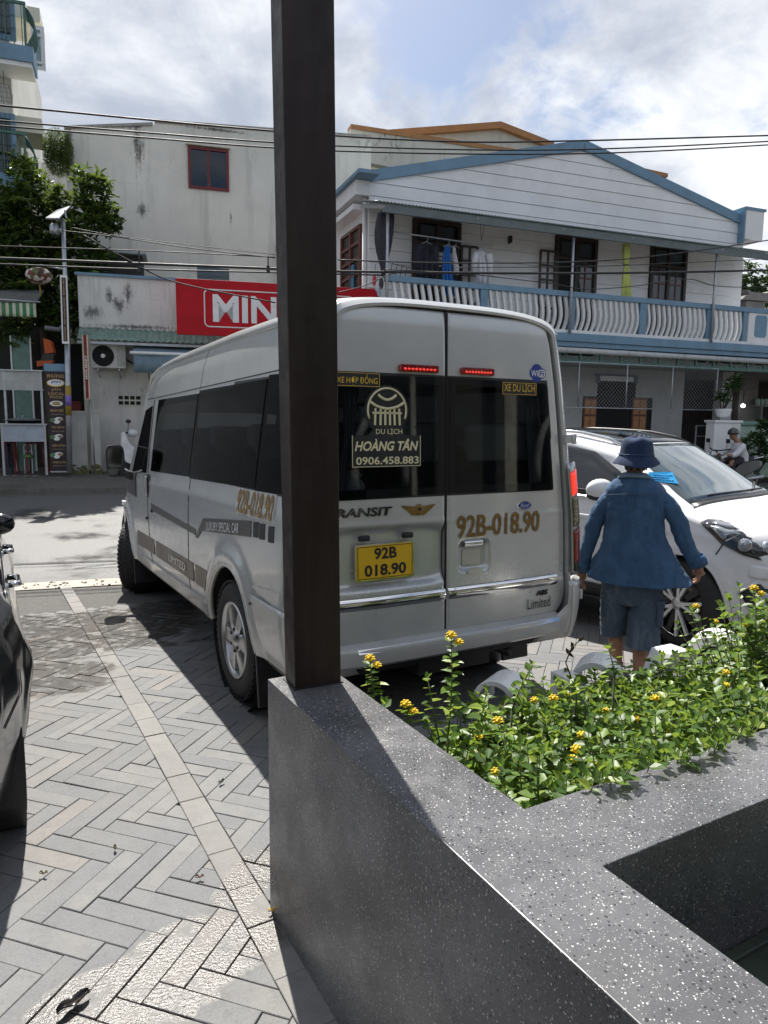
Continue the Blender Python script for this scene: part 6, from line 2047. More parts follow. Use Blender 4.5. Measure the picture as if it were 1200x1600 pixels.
for i in range(n_):
    for j in range(4): Fs.append((i * 4 + j, i * 4 + (j + 1) % 4, i * 4 + 4 + (j + 1) % 4, i * 4 + 4 + j))
bal.add(V, Fs); bal_me = bal.mesh('baluster'); bal_me.materials.append(plain('baluster_white', (.68, .69, .69), .6, dirt=.12))
starts = [xs0 + .03] + [e[1] for e in edges]; ends = [e[0] for e in edges]
for s0, s1 in zip(starts, ends):
    k = max(2, int(round((s1 - s0) / .172)))
    for i in range(k):
        o = obj('baluster', bal_me, hs); o.location = (s0 + (s1 - s0) * (i + .5) / k - .02, 0, zfl + .08)
(xq0, _), (xq1, _) = FH.loc(1167, 510), FH.loc(1260, 520)
slab('rail_panel', xq0, xq1, zfl + .081, zr1 - .021, -.05, .05, M_WHITE, hs)
(x0, z1), (x1, z0) = FH.loc(1181, 492, -.06), FH.loc(1197, 528, -.06)
mb = MB(); c = .06; mb.prism([(x0, z0 + c), (x0 + c, z0), (x1 - c, z0), (x1, z0 + c), (x1, z1 - c), (x1 - c, z1), (x0 + c, z1), (x0, z1 - c)], .01, FY(-.05)); mb.build('blue_panel', M_BLUE, hs)
# ---- ground floor: beam, pipe, truss, wall, window, dark bays
(xg0, _), (xg1, _) = FH.loc(600, 550, .1), FH.loc(1300, 560, .1)
slab('beam', xg0, xg1, zfl - .62, zfl - .322, .10, .5, stained_wall('grey_beam', (.42, .43, .42), amt=.9, streak=.7, scale=1.5), hs)
zp = (FH.loc(900, 550, -.1)[1] + FH.loc(1150, 560, -.1)[1]) / 2
mb = MB(); mb.tube([(xg0, -.1, zp + .02), (xg1, -.1, zp - .02)], .07, 12); mb.build('rain_pipe', plain('pipe_grey', (.48, .50, .50), .5, dirt=.3), hs)
for a, b in ((868, 928), (1085, 1215)):
    (x0, z0) = FH.loc(a, 543, .09); (x1, z1) = FH.loc(b, 548, .09); z0 = zfl - .45
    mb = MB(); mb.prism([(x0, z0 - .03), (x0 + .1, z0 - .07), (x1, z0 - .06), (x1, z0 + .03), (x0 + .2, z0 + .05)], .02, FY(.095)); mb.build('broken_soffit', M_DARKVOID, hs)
yt = -.05
zt1, zt0 = FH.loc(960, 553, yt)[1], FH.loc(960, 568, yt)[1]
mb = MB(); mb.bar((xg0, yt, zt0), (xg1, yt, zt0), .05, .09); mb.bar((xg0, yt, zt1), (xg1, yt, zt1), .04, .04)
xs_ = np.arange(FH.loc(840, 560, yt)[0], xg1, .62)
for i, x in enumerate(xs_):
    mb.bar((x, yt, zt0), (x, yt, zt1), .06, .05)
    if i + 1 < len(xs_): mb.bar((x, yt, zt1 if i % 2 else zt0), (xs_[i + 1], yt, zt0 if i % 2 else zt1), .02, .03)
mb.build('steel_truss', M_GREENPAINT, hs)
yg = 1.6
xd0 = FH.loc(1068, 620, yg)[0]
slab('ground_wall', xl, xd0, .4, zfl - .6, yg, yg + .3, plain('ground_wall_grey', (.44, .445, .44), .75, var=.05, dirt=.2), hs)
slab('soffit', xg0, xg1 + 6, zfl - .66, zfl - .622, .1, 6, plain('soffit_grey', (.2, .2, .2), .8), hs)
(x0, z1), (x1, z0) = FH.loc(934, 591, yg), FH.loc(992, 622, yg); (x2, z2), (x3, z3) = FH.loc(911, 619, yg), FH.loc(1017, 660, yg)
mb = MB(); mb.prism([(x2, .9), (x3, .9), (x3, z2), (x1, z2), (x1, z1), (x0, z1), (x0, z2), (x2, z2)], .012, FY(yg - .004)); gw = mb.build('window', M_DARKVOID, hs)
for a, b in ((914, 932), (990, 1011)):
    (p0, q1), (p1, _) = FH.loc(a, 623, yg - .03), FH.loc(b, 623, yg - .03)
    for i in range(2):
        for j in range(3):
            hgt = (q1 - 1.0) / 3
            mb = MB(); mb.box((p0 + (p1 - p0) * (i + .5) / 2, yg - .03, 1.0 + hgt * (j + .5)), ((p1 - p0) * .43, .02, hgt * .88)); mb.build('shutter_panel', M_ORANGEWOOD, gw)
    mb = MB(); mb.box(((p0 + p1) / 2, yg - .022, (1.0 + q1) / 2), (p1 - p0 + .06, .012, q1 - .94)); mb.build('shutter', M_REDWOOD, gw)
(x0, z1), (x1, z0) = FH.loc(932, 584, yg - .08), FH.loc(996, 588, yg - .08)
slab('lintel', x0, x1, z0 - .02, z1, yg - .12, yg - .001, plain('lintel_blue', (.10, .15, .21), .6), hs); slab('lintel_board', x0 + .08, x1 - .06, z0 - .16, z0 - .021, yg - .07, yg - .001, M_WHITE, hs)
for a in (x0 + .06, x1 - .06): slab('corbel', a - .05, a + .05, z0 - .22, z0 - .022, yg - .11, yg - .072, MATS['lintel_blue'], hs)
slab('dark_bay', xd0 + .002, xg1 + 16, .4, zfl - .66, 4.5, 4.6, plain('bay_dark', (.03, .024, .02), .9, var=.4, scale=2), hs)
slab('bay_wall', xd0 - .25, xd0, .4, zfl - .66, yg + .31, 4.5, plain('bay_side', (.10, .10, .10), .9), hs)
(x0, _), (x1, _) = FH.loc(1129, 600, 1.0), FH.loc(1146, 600, 1.0)
slab('porch_pillar', x0, x1, .4, zfl - .66, 1.0, 1.3, MATS['ground_wall_grey'], hs)
lamp = FH.thing('strip_lamp', 'small lit white lamp glowing inside the dark porch', 'lamp')
m, t = newmat('lit_lamp'); t.set(color=(1, 1, 1), emit=(.95, .98, 1.0), emit_s=5.0)
q = fh(1161, 634, 3.0); mb = MB(); mb.ball(q, (.085, .05, .06), 12, 8); mb.build('bulb', m, lamp); mb = MB(); mb.tube([(q[0], 3.0, q[2] + .06), (q[0], 3.0, q[2] + .5)], .012, 6); mb.build('cord', M_CABLE, lamp)
sf = FH.thing('shelf', 'dim shelf with jars inside the dark porch on the right', 'shelf')
a, b = fh(1178, 634, 3.2), fh(1200, 655, 3.2)
mb = MB(); mb.box(((a[0] + b[0]) / 2 + .3, 3.2, a[2]), (b[0] - a[0] + .7, .3, .05)); mb.box((a[0] + .25, 3.2, (a[2] + b[2]) / 2), (.06, .25, a[2] - b[2])); mb.build('board', plain('shelf_grey', (.25, .26, .26), .6), sf)
for i in range(4): mb = MB(); mb.lathe([(0, 0), (.07, 0), (.075, .18), (.04, .22), (0, .22)], 10, Matrix.Translation((a[0] + .1 + i * .19, 3.15, a[2] + .026))); mb.build('jar', M_MINT, sf)

# chain-link panel hung in front of the ground floor
cl_ = FH.thing('chain_link_panel', 'long wire mesh panel in a thin steel frame hung under the balcony', 'fence')
ym = -.22
xm0, xm1 = FH.loc(800, 600, ym)[0], FH.loc(1120, 610, ym)[0]; zm1 = FH.loc(990, 570, ym)[1]; zm0 = FH.loc(990, 638.5, ym)[1]
mb = MB(); mb.tube([(xm0, ym, zm1), (xm1, ym, zm1)], .014, 6); mb.build('top_rail', M_GALV, cl_); mb = MB(); mb.tube([(xm0, ym, zm0), (xm1, ym, zm0)], .014, 6); mb.build('bottom_rail', M_GALV, cl_)
for px in (904, 979, 1050, 1120): x = FH.loc(px, 605, ym)[0]; mb = MB(); mb.tube([(x, ym, zm0), (x, ym, zm1)], .016, 6); mb.build('upright', M_GALV, cl_)
mb = MB(); H_ = zm1 - zm0; pt_ = .105
for k in range(int((xm1 - xm0 + H_) / pt_) + 1):
    for sgn in (0, 1):
        a = xm0 + k * pt_ - (H_ if sgn == 0 else 0); pts_ = []
        x0, z0, x1, z1 = (a, zm0, a + H_, zm1) if sgn == 0 else (a, zm0, a - H_, zm1)
        t0, t1 = 0.0, 1.0; dx = x1 - x0
        for lim in (xm0, xm1):
            tt = (lim - x0) / dx
            if dx > 0: t0, t1 = (max(t0, tt), t1) if lim == xm0 else (t0, min(t1, tt))
            else: t0, t1 = (t0, min(t1, tt)) if lim == xm0 else (max(t0, tt), t1)
        if t1 - t0 > .01: mb.bar((x0 + dx * t0, ym + .003 * sgn, z0 + (z1 - z0) * t0), (x0 + dx * t1, ym + .003 * sgn, z0 + (z1 - z0) * t1), .0042)
tag(mb.build('wire_mesh', plain('mesh_wire', (.30, .31, .31), .5, .5), cl_), kind='stuff')

# things on the balcony ----------------------------------------------------
um = FH.thing('folded_parasol', 'dark folded parasol hanging at the left end of the balcony', 'parasol')
M_UMB = plain('parasol_cloth', (.035, .032, .045), .8, var=.4, scale=8)
ax = [fh(603, 333, .15), fh(599, 362, .1), fh(598, 395, .05), fh(599, 420, .05), fh(601, 432, .05)]
mb = MB(); rs = [.17, .22, .15, .05, .07]; V = []
for q, r in zip(ax, rs):
    for j in range(20): a = 2 * pi * j / 20; rr = r * (1 + .28 * cos(5 * a)); V.append((q[0] + rr * cos(a), q[1] + rr * .6 * sin(a), q[2]))
mb.add(V, [(i * 20 + j, i * 20 + (j + 1) % 20, i * 20 + 20 + (j + 1) % 20, i * 20 + 20 + j) for i in range(4) for j in range(20)], 0, True); mb.build('cloth', M_UMB, um, subsurf=1)
mb = MB(); mb.tube([ax[0], ax[-1]], .015, 6); mb.build('shaft', M_BLACK, um)
rk2 = FH.thing('drying_rack', 'double metal drying bar hung under the balcony awning', 'rack')
mb = MB(); y_ = .25
A, B = fh(613, 362, y_), fh(770, 384, y_); mb.tube([A, B], .014, 6); mb.tube([(A[0], .45, A[2] + .05), (B[0] - .2, .45, B[2] + .05)], .014, 6); mb.build('bar', M_GALV, rk2)
mb = MB()
for px in (700, 752): q = fh(px, 376, .3); mb.tube([q, (q[0] - .05, .3, zf + .1)], .005, 5); mb.tube([q, (q[0] + .1, .3, zf + .1)], .005, 5)
mb.build('hanging_wire', M_CABLE, rk2)
mb = MB(); q0 = fh(613, 412, .1)
for i in range(4): mb.bar((q0[0] + i * .12, .1, q0[2] - i * .02 + .02), (q0[0] + i * .12 - .05, .1, q0[2] - .25), .012)
mb.bar(q0, (q0[0] + .45, .1, q0[2] - .06), .012); mb.build('peg_hanger', M_CABLE, rk2)


def cloth(name, lab, cat, px0, py0, px1, py1, mat, y=.3, folds=3, taper=.85, group='washing on the balcony', seed=0, sleeves=False):
    t_ = FH.thing(name, lab, cat, group)
    (x0, z1), (x1, z0) = FH.loc(px0, py0, y), FH.loc(px1, py1, y); xm_ = (x0 + x1) / 2; hwid = (x1 - x0) / 2
    mb = MB()
    def fn(u, v):
        w = hwid * (taper + (1 - taper) * min(1, v * 2.2)) if sleeves else hwid * (taper + (1 - taper) * v)
        sag = .06 * (2 * u - 1) ** 2 if v < .05 else .07 * (2 * u - 1) ** 2 * max(0, 1 - 4 * v)
        return (xm_ + (2 * u - 1) * w + .02 * sin(5 * v + seed), y + .05 * sin(folds * 2 * pi * u + seed) * (.3 + v) + .03 * cos(3 * v), z1 - (z1 - z0) * v - sag + .03 * v * sin(7 * u + seed))
    mb.grid(fn, 24, 14); mb.build('cloth', mat, t_, solid=.012)
    if sleeves:
        for s in (-1, 1):
            mb = MB(); mb.tube([(xm_ + s * hwid * .82, y, z1 - .10), (xm_ + s * hwid * 1.06, y, z1 - .28), (xm_ + s * hwid * 1.1, y - .03, z1 - .62)], [.09, .085, .06], 8); mb.build('sleeve', mat, t_)
    mb = MB(); mb.tube([(xm_, y, z1 + .10), (xm_ + .03, y, z1 + .05), (xm_, y, z1), (xm_ - .13, y, z1 - .06)], .007, 5); mb.tube([(xm_, y, z1), (xm_ + .13, y, z1 - .06)], .007, 5); mb.build('hanger', M_GALV, t_)
    return t_


cloth('jacket', 'dark navy jacket hung on the drying bar before the left balcony door', 'jacket', 653, 376, 679, 436, plain('navy_cloth', (.018, .02, .032), .9), sleeves=True, seed=1)
cloth('trousers', 'black trousers hanging below the jacket on the balcony', 'trousers', 656, 425, 676, 462, plain('black_cloth', (.012, .012, .014), .9), y=.36, seed=2)
cloth('towel', 'bright blue cloth hanging beside the left balcony door', 'cloth', 690, 381, 709, 462, plain('blue_cloth', (.02, .13, .42), .85), taper=.45, seed=3)
cloth('towel', 'small white cloth hung right behind the blue one', 'cloth', 708, 383, 714, 428, plain('white_cloth', (.62, .62, .63), .85), y=.4, taper=.6, seed=4)
cloth('shirt', 'white shirt hanging at the right end of the drying bar', 'shirt', 743, 388, 764, 446, plain('shirt_cloth', (.56, .56, .60), .85), sleeves=True, seed=5)
cb = FH.thing('rolled_blind', 'pale green cloth tied up at the awning between two balcony doors', 'blind')
q0, q1 = fh(979, 381, .2), fh(978, 466, .2); M_LIME = plain('lime_cloth', (.42, .48, .13), .85, var=.15, scale=5)
mb = MB(); V = []; ts = [(0, .10), (.2, .13), (.38, .055), (.45, .075), (.62, .12), (.85, .13), (1, .14)]
for t_, r in ts:
    for j in range(18): a = 2 * pi * j / 18; rr = r * (1 + .25 * cos(5 * a + 3 * t_)); V.append((q0[0] + (q1[0] - q0[0]) * t_ + rr * cos(a), .2 + rr * .7 * sin(a), q0[2] + (q1[2] - q0[2]) * t_))
mb.add(V, [(i * 18 + j, i * 18 + (j + 1) % 18, i * 18 + 18 + (j + 1) % 18, i * 18 + 18 + j) for i in range(6) for j in range(18)], 0, True); mb.build('cloth', M_LIME, cb, subsurf=1)
q = fh(978, 414, .2); mb = MB(); mb.tube([(q[0] + .075 * cos(a), .2 + .06 * sin(a), q[2]) for a in np.linspace(0, 2 * pi, 13)[:-1]], .012, 5, closed=True); mb.build('tie', M_STEM, cb)
sh = FH.thing('hung_shoes', 'cluster of small red and white things hung at the balcony corner', 'laundry')
for i, (px, py, c) in enumerate(((585, 438, (.45, .04, .08)), (589, 447, (.6, .6, .6)), (596, 443, (.05, .05, .06)), (592, 455, (.35, .4, .5)))):
    q = fh(px, py, .05); mb = MB(); mb.ball(q, (.05, .04, .12), 10, 8); mb.build('item', plain('item_%d' % i, c, .7), sh)
    mb = MB(); mb.tube([q, (q[0] + .02, .05, q[2] + .35)], .006, 5); mb.build('string', M_CABLE, sh)

# ------------------------------------------------------------------ cream house with orange roof edges behind
FC = Front(700, 27.0, 19.0)
ch = FC.thing('cream_house', 'cream house with orange brown roof edges behind the white one', 'house')
M_ORANGE = plain('orange_fascia', (.36, .17, .06), .6, var=.12, scale=2, dirt=.15)
def fcq(px, py, y=0.0): x, z = FC.loc(px, py, y); return (x, z)
M_CREAMST = stained_wall('cream_stained', (.60, .59, .53), amt=.95, streak=.8, scale=.7)
(a, b, c, d, e) = [fcq(*p) for p in ((580, 216), (548, 198), (800, 192), (860, 220), (1040, 285))]
mb = MB(); A_, B_, C_, D_, E_ = fcq(610, 208), fcq(783, 192), fcq(862, 222), fcq(1010, 265), fcq(1043, 272)
mb.prism([(A_[0] - .2, .5), (E_[0], .5), (E_[0], E_[1] - .2), (D_[0], D_[1]), (C_[0] + .2, C_[1] - .1), (B_[0], B_[1]), (A_[0] - .2, A_[1] - .1)], 6, frame((0, 6, 0), (1, 0, 0), (0, 0, 1), (0, -1, 0))); mb.build('rear_wall', M_CREAMST, ch)
def band(name, p, q, h, y0, y1, mat=M_ORANGE):
    p, q = Vector((p[0], 0, p[1])), Vector((q[0], 0, q[1])); mb = MB()
    mb.add([(p.x, y0, p.z - h), (q.x, y0, q.z - h), (q.x, y0, q.z), (p.x, y0, p.z), (p.x, y1, p.z - h), (q.x, y1, q.z - h), (q.x, y1, q.z), (p.x, y1, p.z)], [(0, 1, 2, 3), (4, 7, 6, 5), (3, 2, 6, 7), (0, 4, 5, 1), (0, 3, 7, 4), (1, 5, 6, 2)])
    mb.build(name, mat, ch)
band('roof_edge', fcq(598, 203, -.2), fcq(783, 189.5, -.2), .22, -.2, 3); band('roof_edge', fcq(783, 189.5, -.2), fcq(866, 222, -.2), .22, -.2, 3)
band('roof_edge', fcq(1008, 263, -.2), fcq(1044, 271, -.2), .14, -.2, 3)
y2 = -2.0
mb = MB(); P1, P2, P3 = fcq(548, 196, y2), fcq(802, 233, y2), fcq(810, 260, y2)
mb.prism([(P1[0], P1[1] - 1.0), (P3[0], P1[1] - 1.35), (P2[0] + .3, P2[1]), (P1[0], P1[1])], .3, FY(y2 + .3)); mb.build('parapet', M_CREAMST, ch)
band('roof_edge', fcq(548, 194.5, y2), fcq(805, 233.5, y2), .13, y2 - .05, y2 + .35)
(x0, z1), (x1, _) = fcq(480, 216, -1.6), fcq(581, 222, -1.6); mb = MB(); mb.box(((x0 + x1) / 2, -1.2, z1 / 2), (x1 - x0, .7, z1)); mb.build('stair_wall', plain('cream_pale', (.62, .61, .55), .8, dirt=.15), ch)
(x0, z1), (x1, _) = fcq(581, 219, -1.3), fcq(830, 250, -1.3); mb = MB(); mb.box(((x0 + x1) / 2, -1.0, z1 / 2 - .3), (x1 - x0, .5, z1)); mb.build('recess_wall', plain('cream_yellow', (.60, .55, .38), .8), ch)

# ------------------------------------------------------------------ front wall of the yard at right, planting
FG = Front(1130, 18.7, 19.0)
gwl = FG.thing('yard_wall', 'white and mint green yard wall with a white corner pier', 'wall')
def fg(px, py, y=0.0): x, z = FG.loc(px, py, y); return (x, y, z)
(x0, z1), (x1, _) = FG.loc(1117, 660), FG.loc(1158, 660)
slab('pier', x0, x1, .3, z1, 0, .3, M_WHITE, gwl, .01); slab('pier_cap', x0 - .03, x1 + .03, z1, z1 + .06, -.04, .34, M_WHITE, gwl)
x2 = FG.loc(1290, 660, .15)[0]
slab('panel', x1 + .031, x2, .9, z1 - .06, .15, .3, M_MINT, gwl); slab('coping', x1 + .031, x2, z1 - .059, z1 + .04, .08, .36, plain('coping_green', (.17, .31, .25), .6, dirt=.2), gwl)
slab('base', x1 + .031, x2, .3, .899, .05, .3, plain('base_green', (.30, .40, .30), .7, dirt=.4), gwl)
gt = FG.thing('yard_gate', 'low dark gate in a grey frame left of the white pier', 'gate')
(x0, z1), (x1, _) = FG.loc(1088, 665, .5), FG.loc(1106, 668, .5)
mb = MB()
for zz in (z1, z1 - .28, .6): mb.bar((x0, .5, zz), (x1 + .1, .5, zz), .025)
mb.bar((x0, .5, z1), (x0, .5, .4), .03); mb.build('frame', M_GALV, gt); mb = MB()
for x in np.arange(x0 + .05, x1 + .1, .08): mb.bar((x, .5, .45), (x, .5, z1), .01)
tag(mb.build('bars', M_BLACK, gt), kind='stuff')
pot = FG.thing('potted_plant', 'leafy plant in a white bowl pot on the white pier', 'potted plant')
q = Vector(fg(1129, 655, .3)); q.z = z1_ = FG.loc(1135, 655.5)[1] + .06
mb = MB(); mb.lathe([(0, 0), (.12, 0), (.17, .05), (.20, .16), (.21, .20), (.205, .22), (.19, .22), (.18, .17), (0, .16)], 24, Matrix.Translation(q)); mb.build('pot', M_WHITE, pot)
P = []; Dv = []; S = []; st_ = MB()
for (px, py) in ((1131, 618), (1152, 593), (1140, 606), (1125, 622), (1148, 600)):
    c = Vector(fg(px, py, .3)); st_.tube([q + Vector((0, 0, .16)), q.lerp(c, .6) + Vector((0, 0, -.05)), c], [.022, .018, .012], 6)
    for i in range(26):
        a = random.uniform(0, 2 * pi); e_ = random.uniform(-.5, .9); P.append(c + Vector((0, 0, random.uniform(-.1, .05)))); Dv.append((cos(a) * cos(e_), sin(a) * cos(e_), sin(e_))); S.append(random.uniform(.18, .34))
leaves('foliage', P, Dv, np.tile([[0, 0, 1.]], (len(P), 1)), S, M_SHRUBLEAF, pot, .38); st_.build('stem', M_BARK, pot)


def bush(name, lab, fr, spots, mat, size, n_per, width=.7, y=0.0, grp=None, cat='bush', ground=.4):
    t_ = fr.thing(name, lab, cat, grp); P = []; Dv = []; st_ = MB()
    b0 = None
    for (px, py, rx, rz) in spots:
        x, z = fr.loc(px, py, y); c = Vector((x, y, z)); b0 = b0 or Vector((x, y, ground))
        st_.tube([b0, b0.lerp(c, .5) + Vector((random.uniform(-.1, .1), 0, .05)), c], [.03, .02, .008], 6)
        n_ = int(n_per * rx * rz / .1)
        tw = RNG.normal(0, 1, (max(6, n_ // 8), 3)); tw /= np.linalg.norm(tw, axis=1, keepdims=True); rr = RNG.random(len(tw)) ** .4; k = RNG.integers(0, len(tw), n_)
        P.append(np.stack([x + tw[k, 0] * rr[k] * rx, y + tw[k, 1] * rr[k] * rx * .8, z + tw[k, 2] * rr[k] * rz], 1)); Dv.append(rand_dirs(n_, .45))
    P = np.concatenate(P); Dv = np.concatenate(Dv)
    tag(leaves('foliage', P, Dv, np.tile([[0, 0, 1.]], (len(P), 1)) + RNG.normal(0, .3, (len(P), 3)), RNG.uniform(size * .7, size * 1.3, len(P)), mat, t_, width), kind='stuff')
    st_.build('stem', M_BARK, t_); return t_


bush('garden_bush', 'broad leafed green bush against the mint wall behind the motorbike', FG, [(1185, 690, .32, .35), (1200, 670, .3, .28), (1165, 690, .2, .22), (1215, 695, .4, .4), (1187, 715, .4, .22), (1190, 665, .15, .15)], M_SHRUBLEAF, .17, 190, .6, -.35)
FT2 = Front(1160, 27, 18)
bush('garden_tree', 'light green tree seen past the right end of the balcony', FT2, [(1125, 400, .6, .7), (1130, 440, .7, .6), (1150, 440, .6, .5), (1185, 455, .9, .5), (1200, 440, .7, .5), (1128, 468, .8, .5), (1165, 470, 1.0, .5), (1215, 470, .9, .6), (1170, 425, .5, .4)], M_SHRUBLEAF, .24, 95, .6, 0, None, 'tree', .4)
orn = FT2.thing('roof_ornament', 'grey carved stone roof top of a small shrine behind the balcony', 'shrine')
M_SHR = plain('shrine_stone', (.22, .21, .20), .85, dirt=.4)
(x0, z1), (x1, z0) = FT2.loc(1147, 462, -1.5), FT2.loc(1186, 480, -1.5); xm_ = (x0 + x1) / 2; w_ = x1 - x0
slab('body', xm_ - w_ * .36, xm_ + w_ * .36, .4, z0 + .1, -1.9, -1.1, M_SHR, orn)
mb = MB(); mb.prism([(xm_ - w_ * .62, z0 + .12), (xm_ + w_ * .62, z0 + .12), (xm_ + w_ * .5, z0 + .24), (xm_ + w_ * .36, z1 - .02), (xm_ + w_ * .44, z1 + .14), (xm_ + w_ * .3, z1 + .06), (xm_ - w_ * .3, z1 + .06), (xm_ - w_ * .44, z1 + .14), (xm_ - w_ * .36, z1 - .02), (xm_ - w_ * .5, z0 + .24)], 1.0, FY(-1.0)); mb.build('roof', M_SHR, orn)
# ------------------------------------------------------------------ passenger cars (x forward, y left, z up)
M_CARWHITE = paint('white_car_paint', (0.84, 0.845, 0.85), 0.0, 0.22, 0.12, 0.3)
M_CARBLACK = paint('black_car_paint', (0.012, 0.013, 0.015), 0.25, 0.16, 0.05, 0.0)


def interp(P, x):
    if x <= P[0][0]: return P[0][1]
    for (a, b), (c, d) in zip(P, P[1:]):
        if x <= c: return b + (d - b) * (x - a) / (c - a)
    return P[-1][1]


class Car:
    def __init__(self, root, T, HW, PL, KX, arches, arch_r, x0, x1, zsill=0.30, flare=0.02, zsill_end=None):
        self.root, self.T, self.HW, self.PL, self.KX = root, T, HW, PL, KX
        self.arches, self.ar, self.flare, self.zs, self.x0, self.x1 = arches, arch_r, flare, zsill, x0, x1

    def rr(self, x): return min(0.15, (interp(self.T, x) - self.zs) * 0.42)

    def hw(self, x, z):
        w = interp(self.HW, z) * interp(self.PL, x)
        for xc, zc in self.arches:
            r = sqrt((x - xc) ** 2 + (z - zc) ** 2)
            w += self.flare * max(0, 1 - abs(r - self.ar - .03) / .09)
        w += .008 * math.exp(-((z - .93) / .02) ** 2) - .010 * math.exp(-((z - .52) / .09) ** 2) * (1 if -2.3 < x < -.5 else 0)
        return w

    def warp(self, x, y): return x - interp(self.KX, x) * (y / .93) ** 2

    def side(self, xw, z, s, off=0.0):
        """flank point whose warped x is xw"""
        x = xw
        for _ in range(8):
            w = self.hw(x, min(z, interp(self.T, x)))
            x = xw + interp(self.KX, x) * (w / .93) ** 2
        T = interp(self.T, x); ze = T - self.rr(x)
        w = self.hw(x, min(z, ze))
        if z > ze:
            q = min(1, (z - ze) / max(1e-4, T - ze)); w = self.hw(x, ze) * max(0, 1 - q ** 2.667) ** .31
        return Vector((xw, s * (w + off), z))

    def top(self, x, y):
        T = interp(self.T, x); ze = T - self.rr(x); e = self.hw(x, ze); q = min(.999, abs(y) / e)
        t = math.acos(q ** (1 / .62))
        return Vector((self.warp(x, y), y, ze + self.rr(x) * sin(t) ** .75))

    def shell(self, mat, xs, nz=34):
        V = []; n = None
        for x in xs:
            T = interp(self.T, x); r = self.rr(x); ze = T - r; L = []
            for i in range(nz + 1):
                z = self.zs + (ze - self.zs) * i / nz; w = self.hw(x, z); L.append([x, -w, z])
            e = self.hw(x, ze)
            for i in range(1, 17):
                t = pi / 2 * i / 16; L.append([x, -e * cos(t) ** .62, ze + r * sin(t) ** .75])
            R = [[a, -b, c] for a, b, c in L[:-1]][::-1]; L = L + R; n = len(L); V += L
        for p in V:
            for xc, zc in self.arches:
                dx, dz = p[0] - xc, p[2] - zc; rad = sqrt(dx * dx + dz * dz)
                if abs(rad - self.ar) < .028 and abs(p[1]) > .55 and p[2] < .95: p[0] = xc + dx / rad * self.ar; p[2] = max(self.zs, zc + dz / rad * self.ar)
        Fc = []
        for i in range(len(xs) - 1):
            for j in range(n - 1):
                q = (i * n + j, i * n + j + 1, (i + 1) * n + j + 1, (i + 1) * n + j); c = [sum(V[k][a] for k in q) / 4 for a in range(3)]
                if abs(c[1]) > .5 and c[2] < .95 and any(sqrt((c[0] - xc) ** 2 + (c[2] - zc) ** 2) < self.ar - .004 for xc, zc in self.arches): continue
                Fc.append(q)
        Fc += [tuple(range(n)), tuple((len(xs) - 1) * n + j for j in range(n))[::-1]]
        V = [(self.warp(p[0], p[1]), p[1], p[2]) for p in V]
        mb = MB(); mb.add(V, Fc, 0, True); o = mb.build('body', mat, self.root); o.data.set_sharp_from_angle(angle=radians(42))
        for xc, zc in self.arches:
            for s in (-1, 1):
                pts = []
                for a in np.linspace(radians(-4), radians(184), 40):
                    x_, z_ = xc + self.ar * cos(a), max(self.zs, zc + self.ar * sin(a)); w = self.hw(x_, z_); pts.append((self.warp(x_, w), s * (w - .010), z_))
                lip = MB(); lip.tube(pts, .017, 8); lip.build('arch_lip', mat, self.root)
        mb = MB(); mb.box(((self.x0 + self.x1) / 2, 0, self.zs + .02), (self.x1 - self.x0 - .5, 1.5, .06))
        for xc, zc in self.arches:
            for s in (-1, 1):
                mb.lathe([(self.ar + .012, -.24), (self.ar + .012, .2)], 26, frame((self.warp(xc, .8), s * .66, zc), (1, 0, 0), (0, 0, 1), (0, -1, 0)))
                mb.prism([((self.ar + .012) * cos(2 * pi * i / 22), (self.ar + .012) * sin(2 * pi * i / 22)) for i in range(22)], .01, frame((self.warp(xc, .8), s * .44, zc), (1, 0, 0), (0, 0, 1), (0, -1, 0)))
        mb.build('underbody', M_BLACK, self.root)
        return o

    def patch(self, name, poly, mat, s, off=.006, parent=None, nu=12, nv=8):
        """four sided panel on the flank: (x,z) corners rear-bottom, front-bottom, front-top, rear-top"""
        A, B, C_, D = [Vector(c) for c in poly]
        mb = MB()
        def fn(u, v):
            p = A.lerp(B, u).lerp(D.lerp(C_, u), v); return self.side(p.x, p.y, s, off)
        mb.grid(fn, nu, nv)
        return mb.build(name, mat, parent or self.root, solid=.003)

    def outline(self, name, pts, mat, s, off=.006, parent=None, rings=4):
        """many sided panel on the flank, filled towards its centre"""
        cx_ = sum(p[0] for p in pts) / len(pts); cz_ = sum(p[1] for p in pts) / len(pts); n = len(pts); V = []
        for r in range(rings + 1):
            k = 1 - r / (rings + .35)
            V += [self.side(cx_ + (x - cx_) * k, cz_ + (z - cz_) * k, s, off) for x, z in pts]
        Fc = [(r * n + i, r * n + (i + 1) % n, (r + 1) * n + (i + 1) % n, (r + 1) * n + i) for r in range(rings) for i in range(n)] + [tuple(rings * n + i for i in range(n))]
        mb = MB(); mb.add(V, Fc, 0, True); return mb.build(name, mat, parent or self.root, solid=.003)


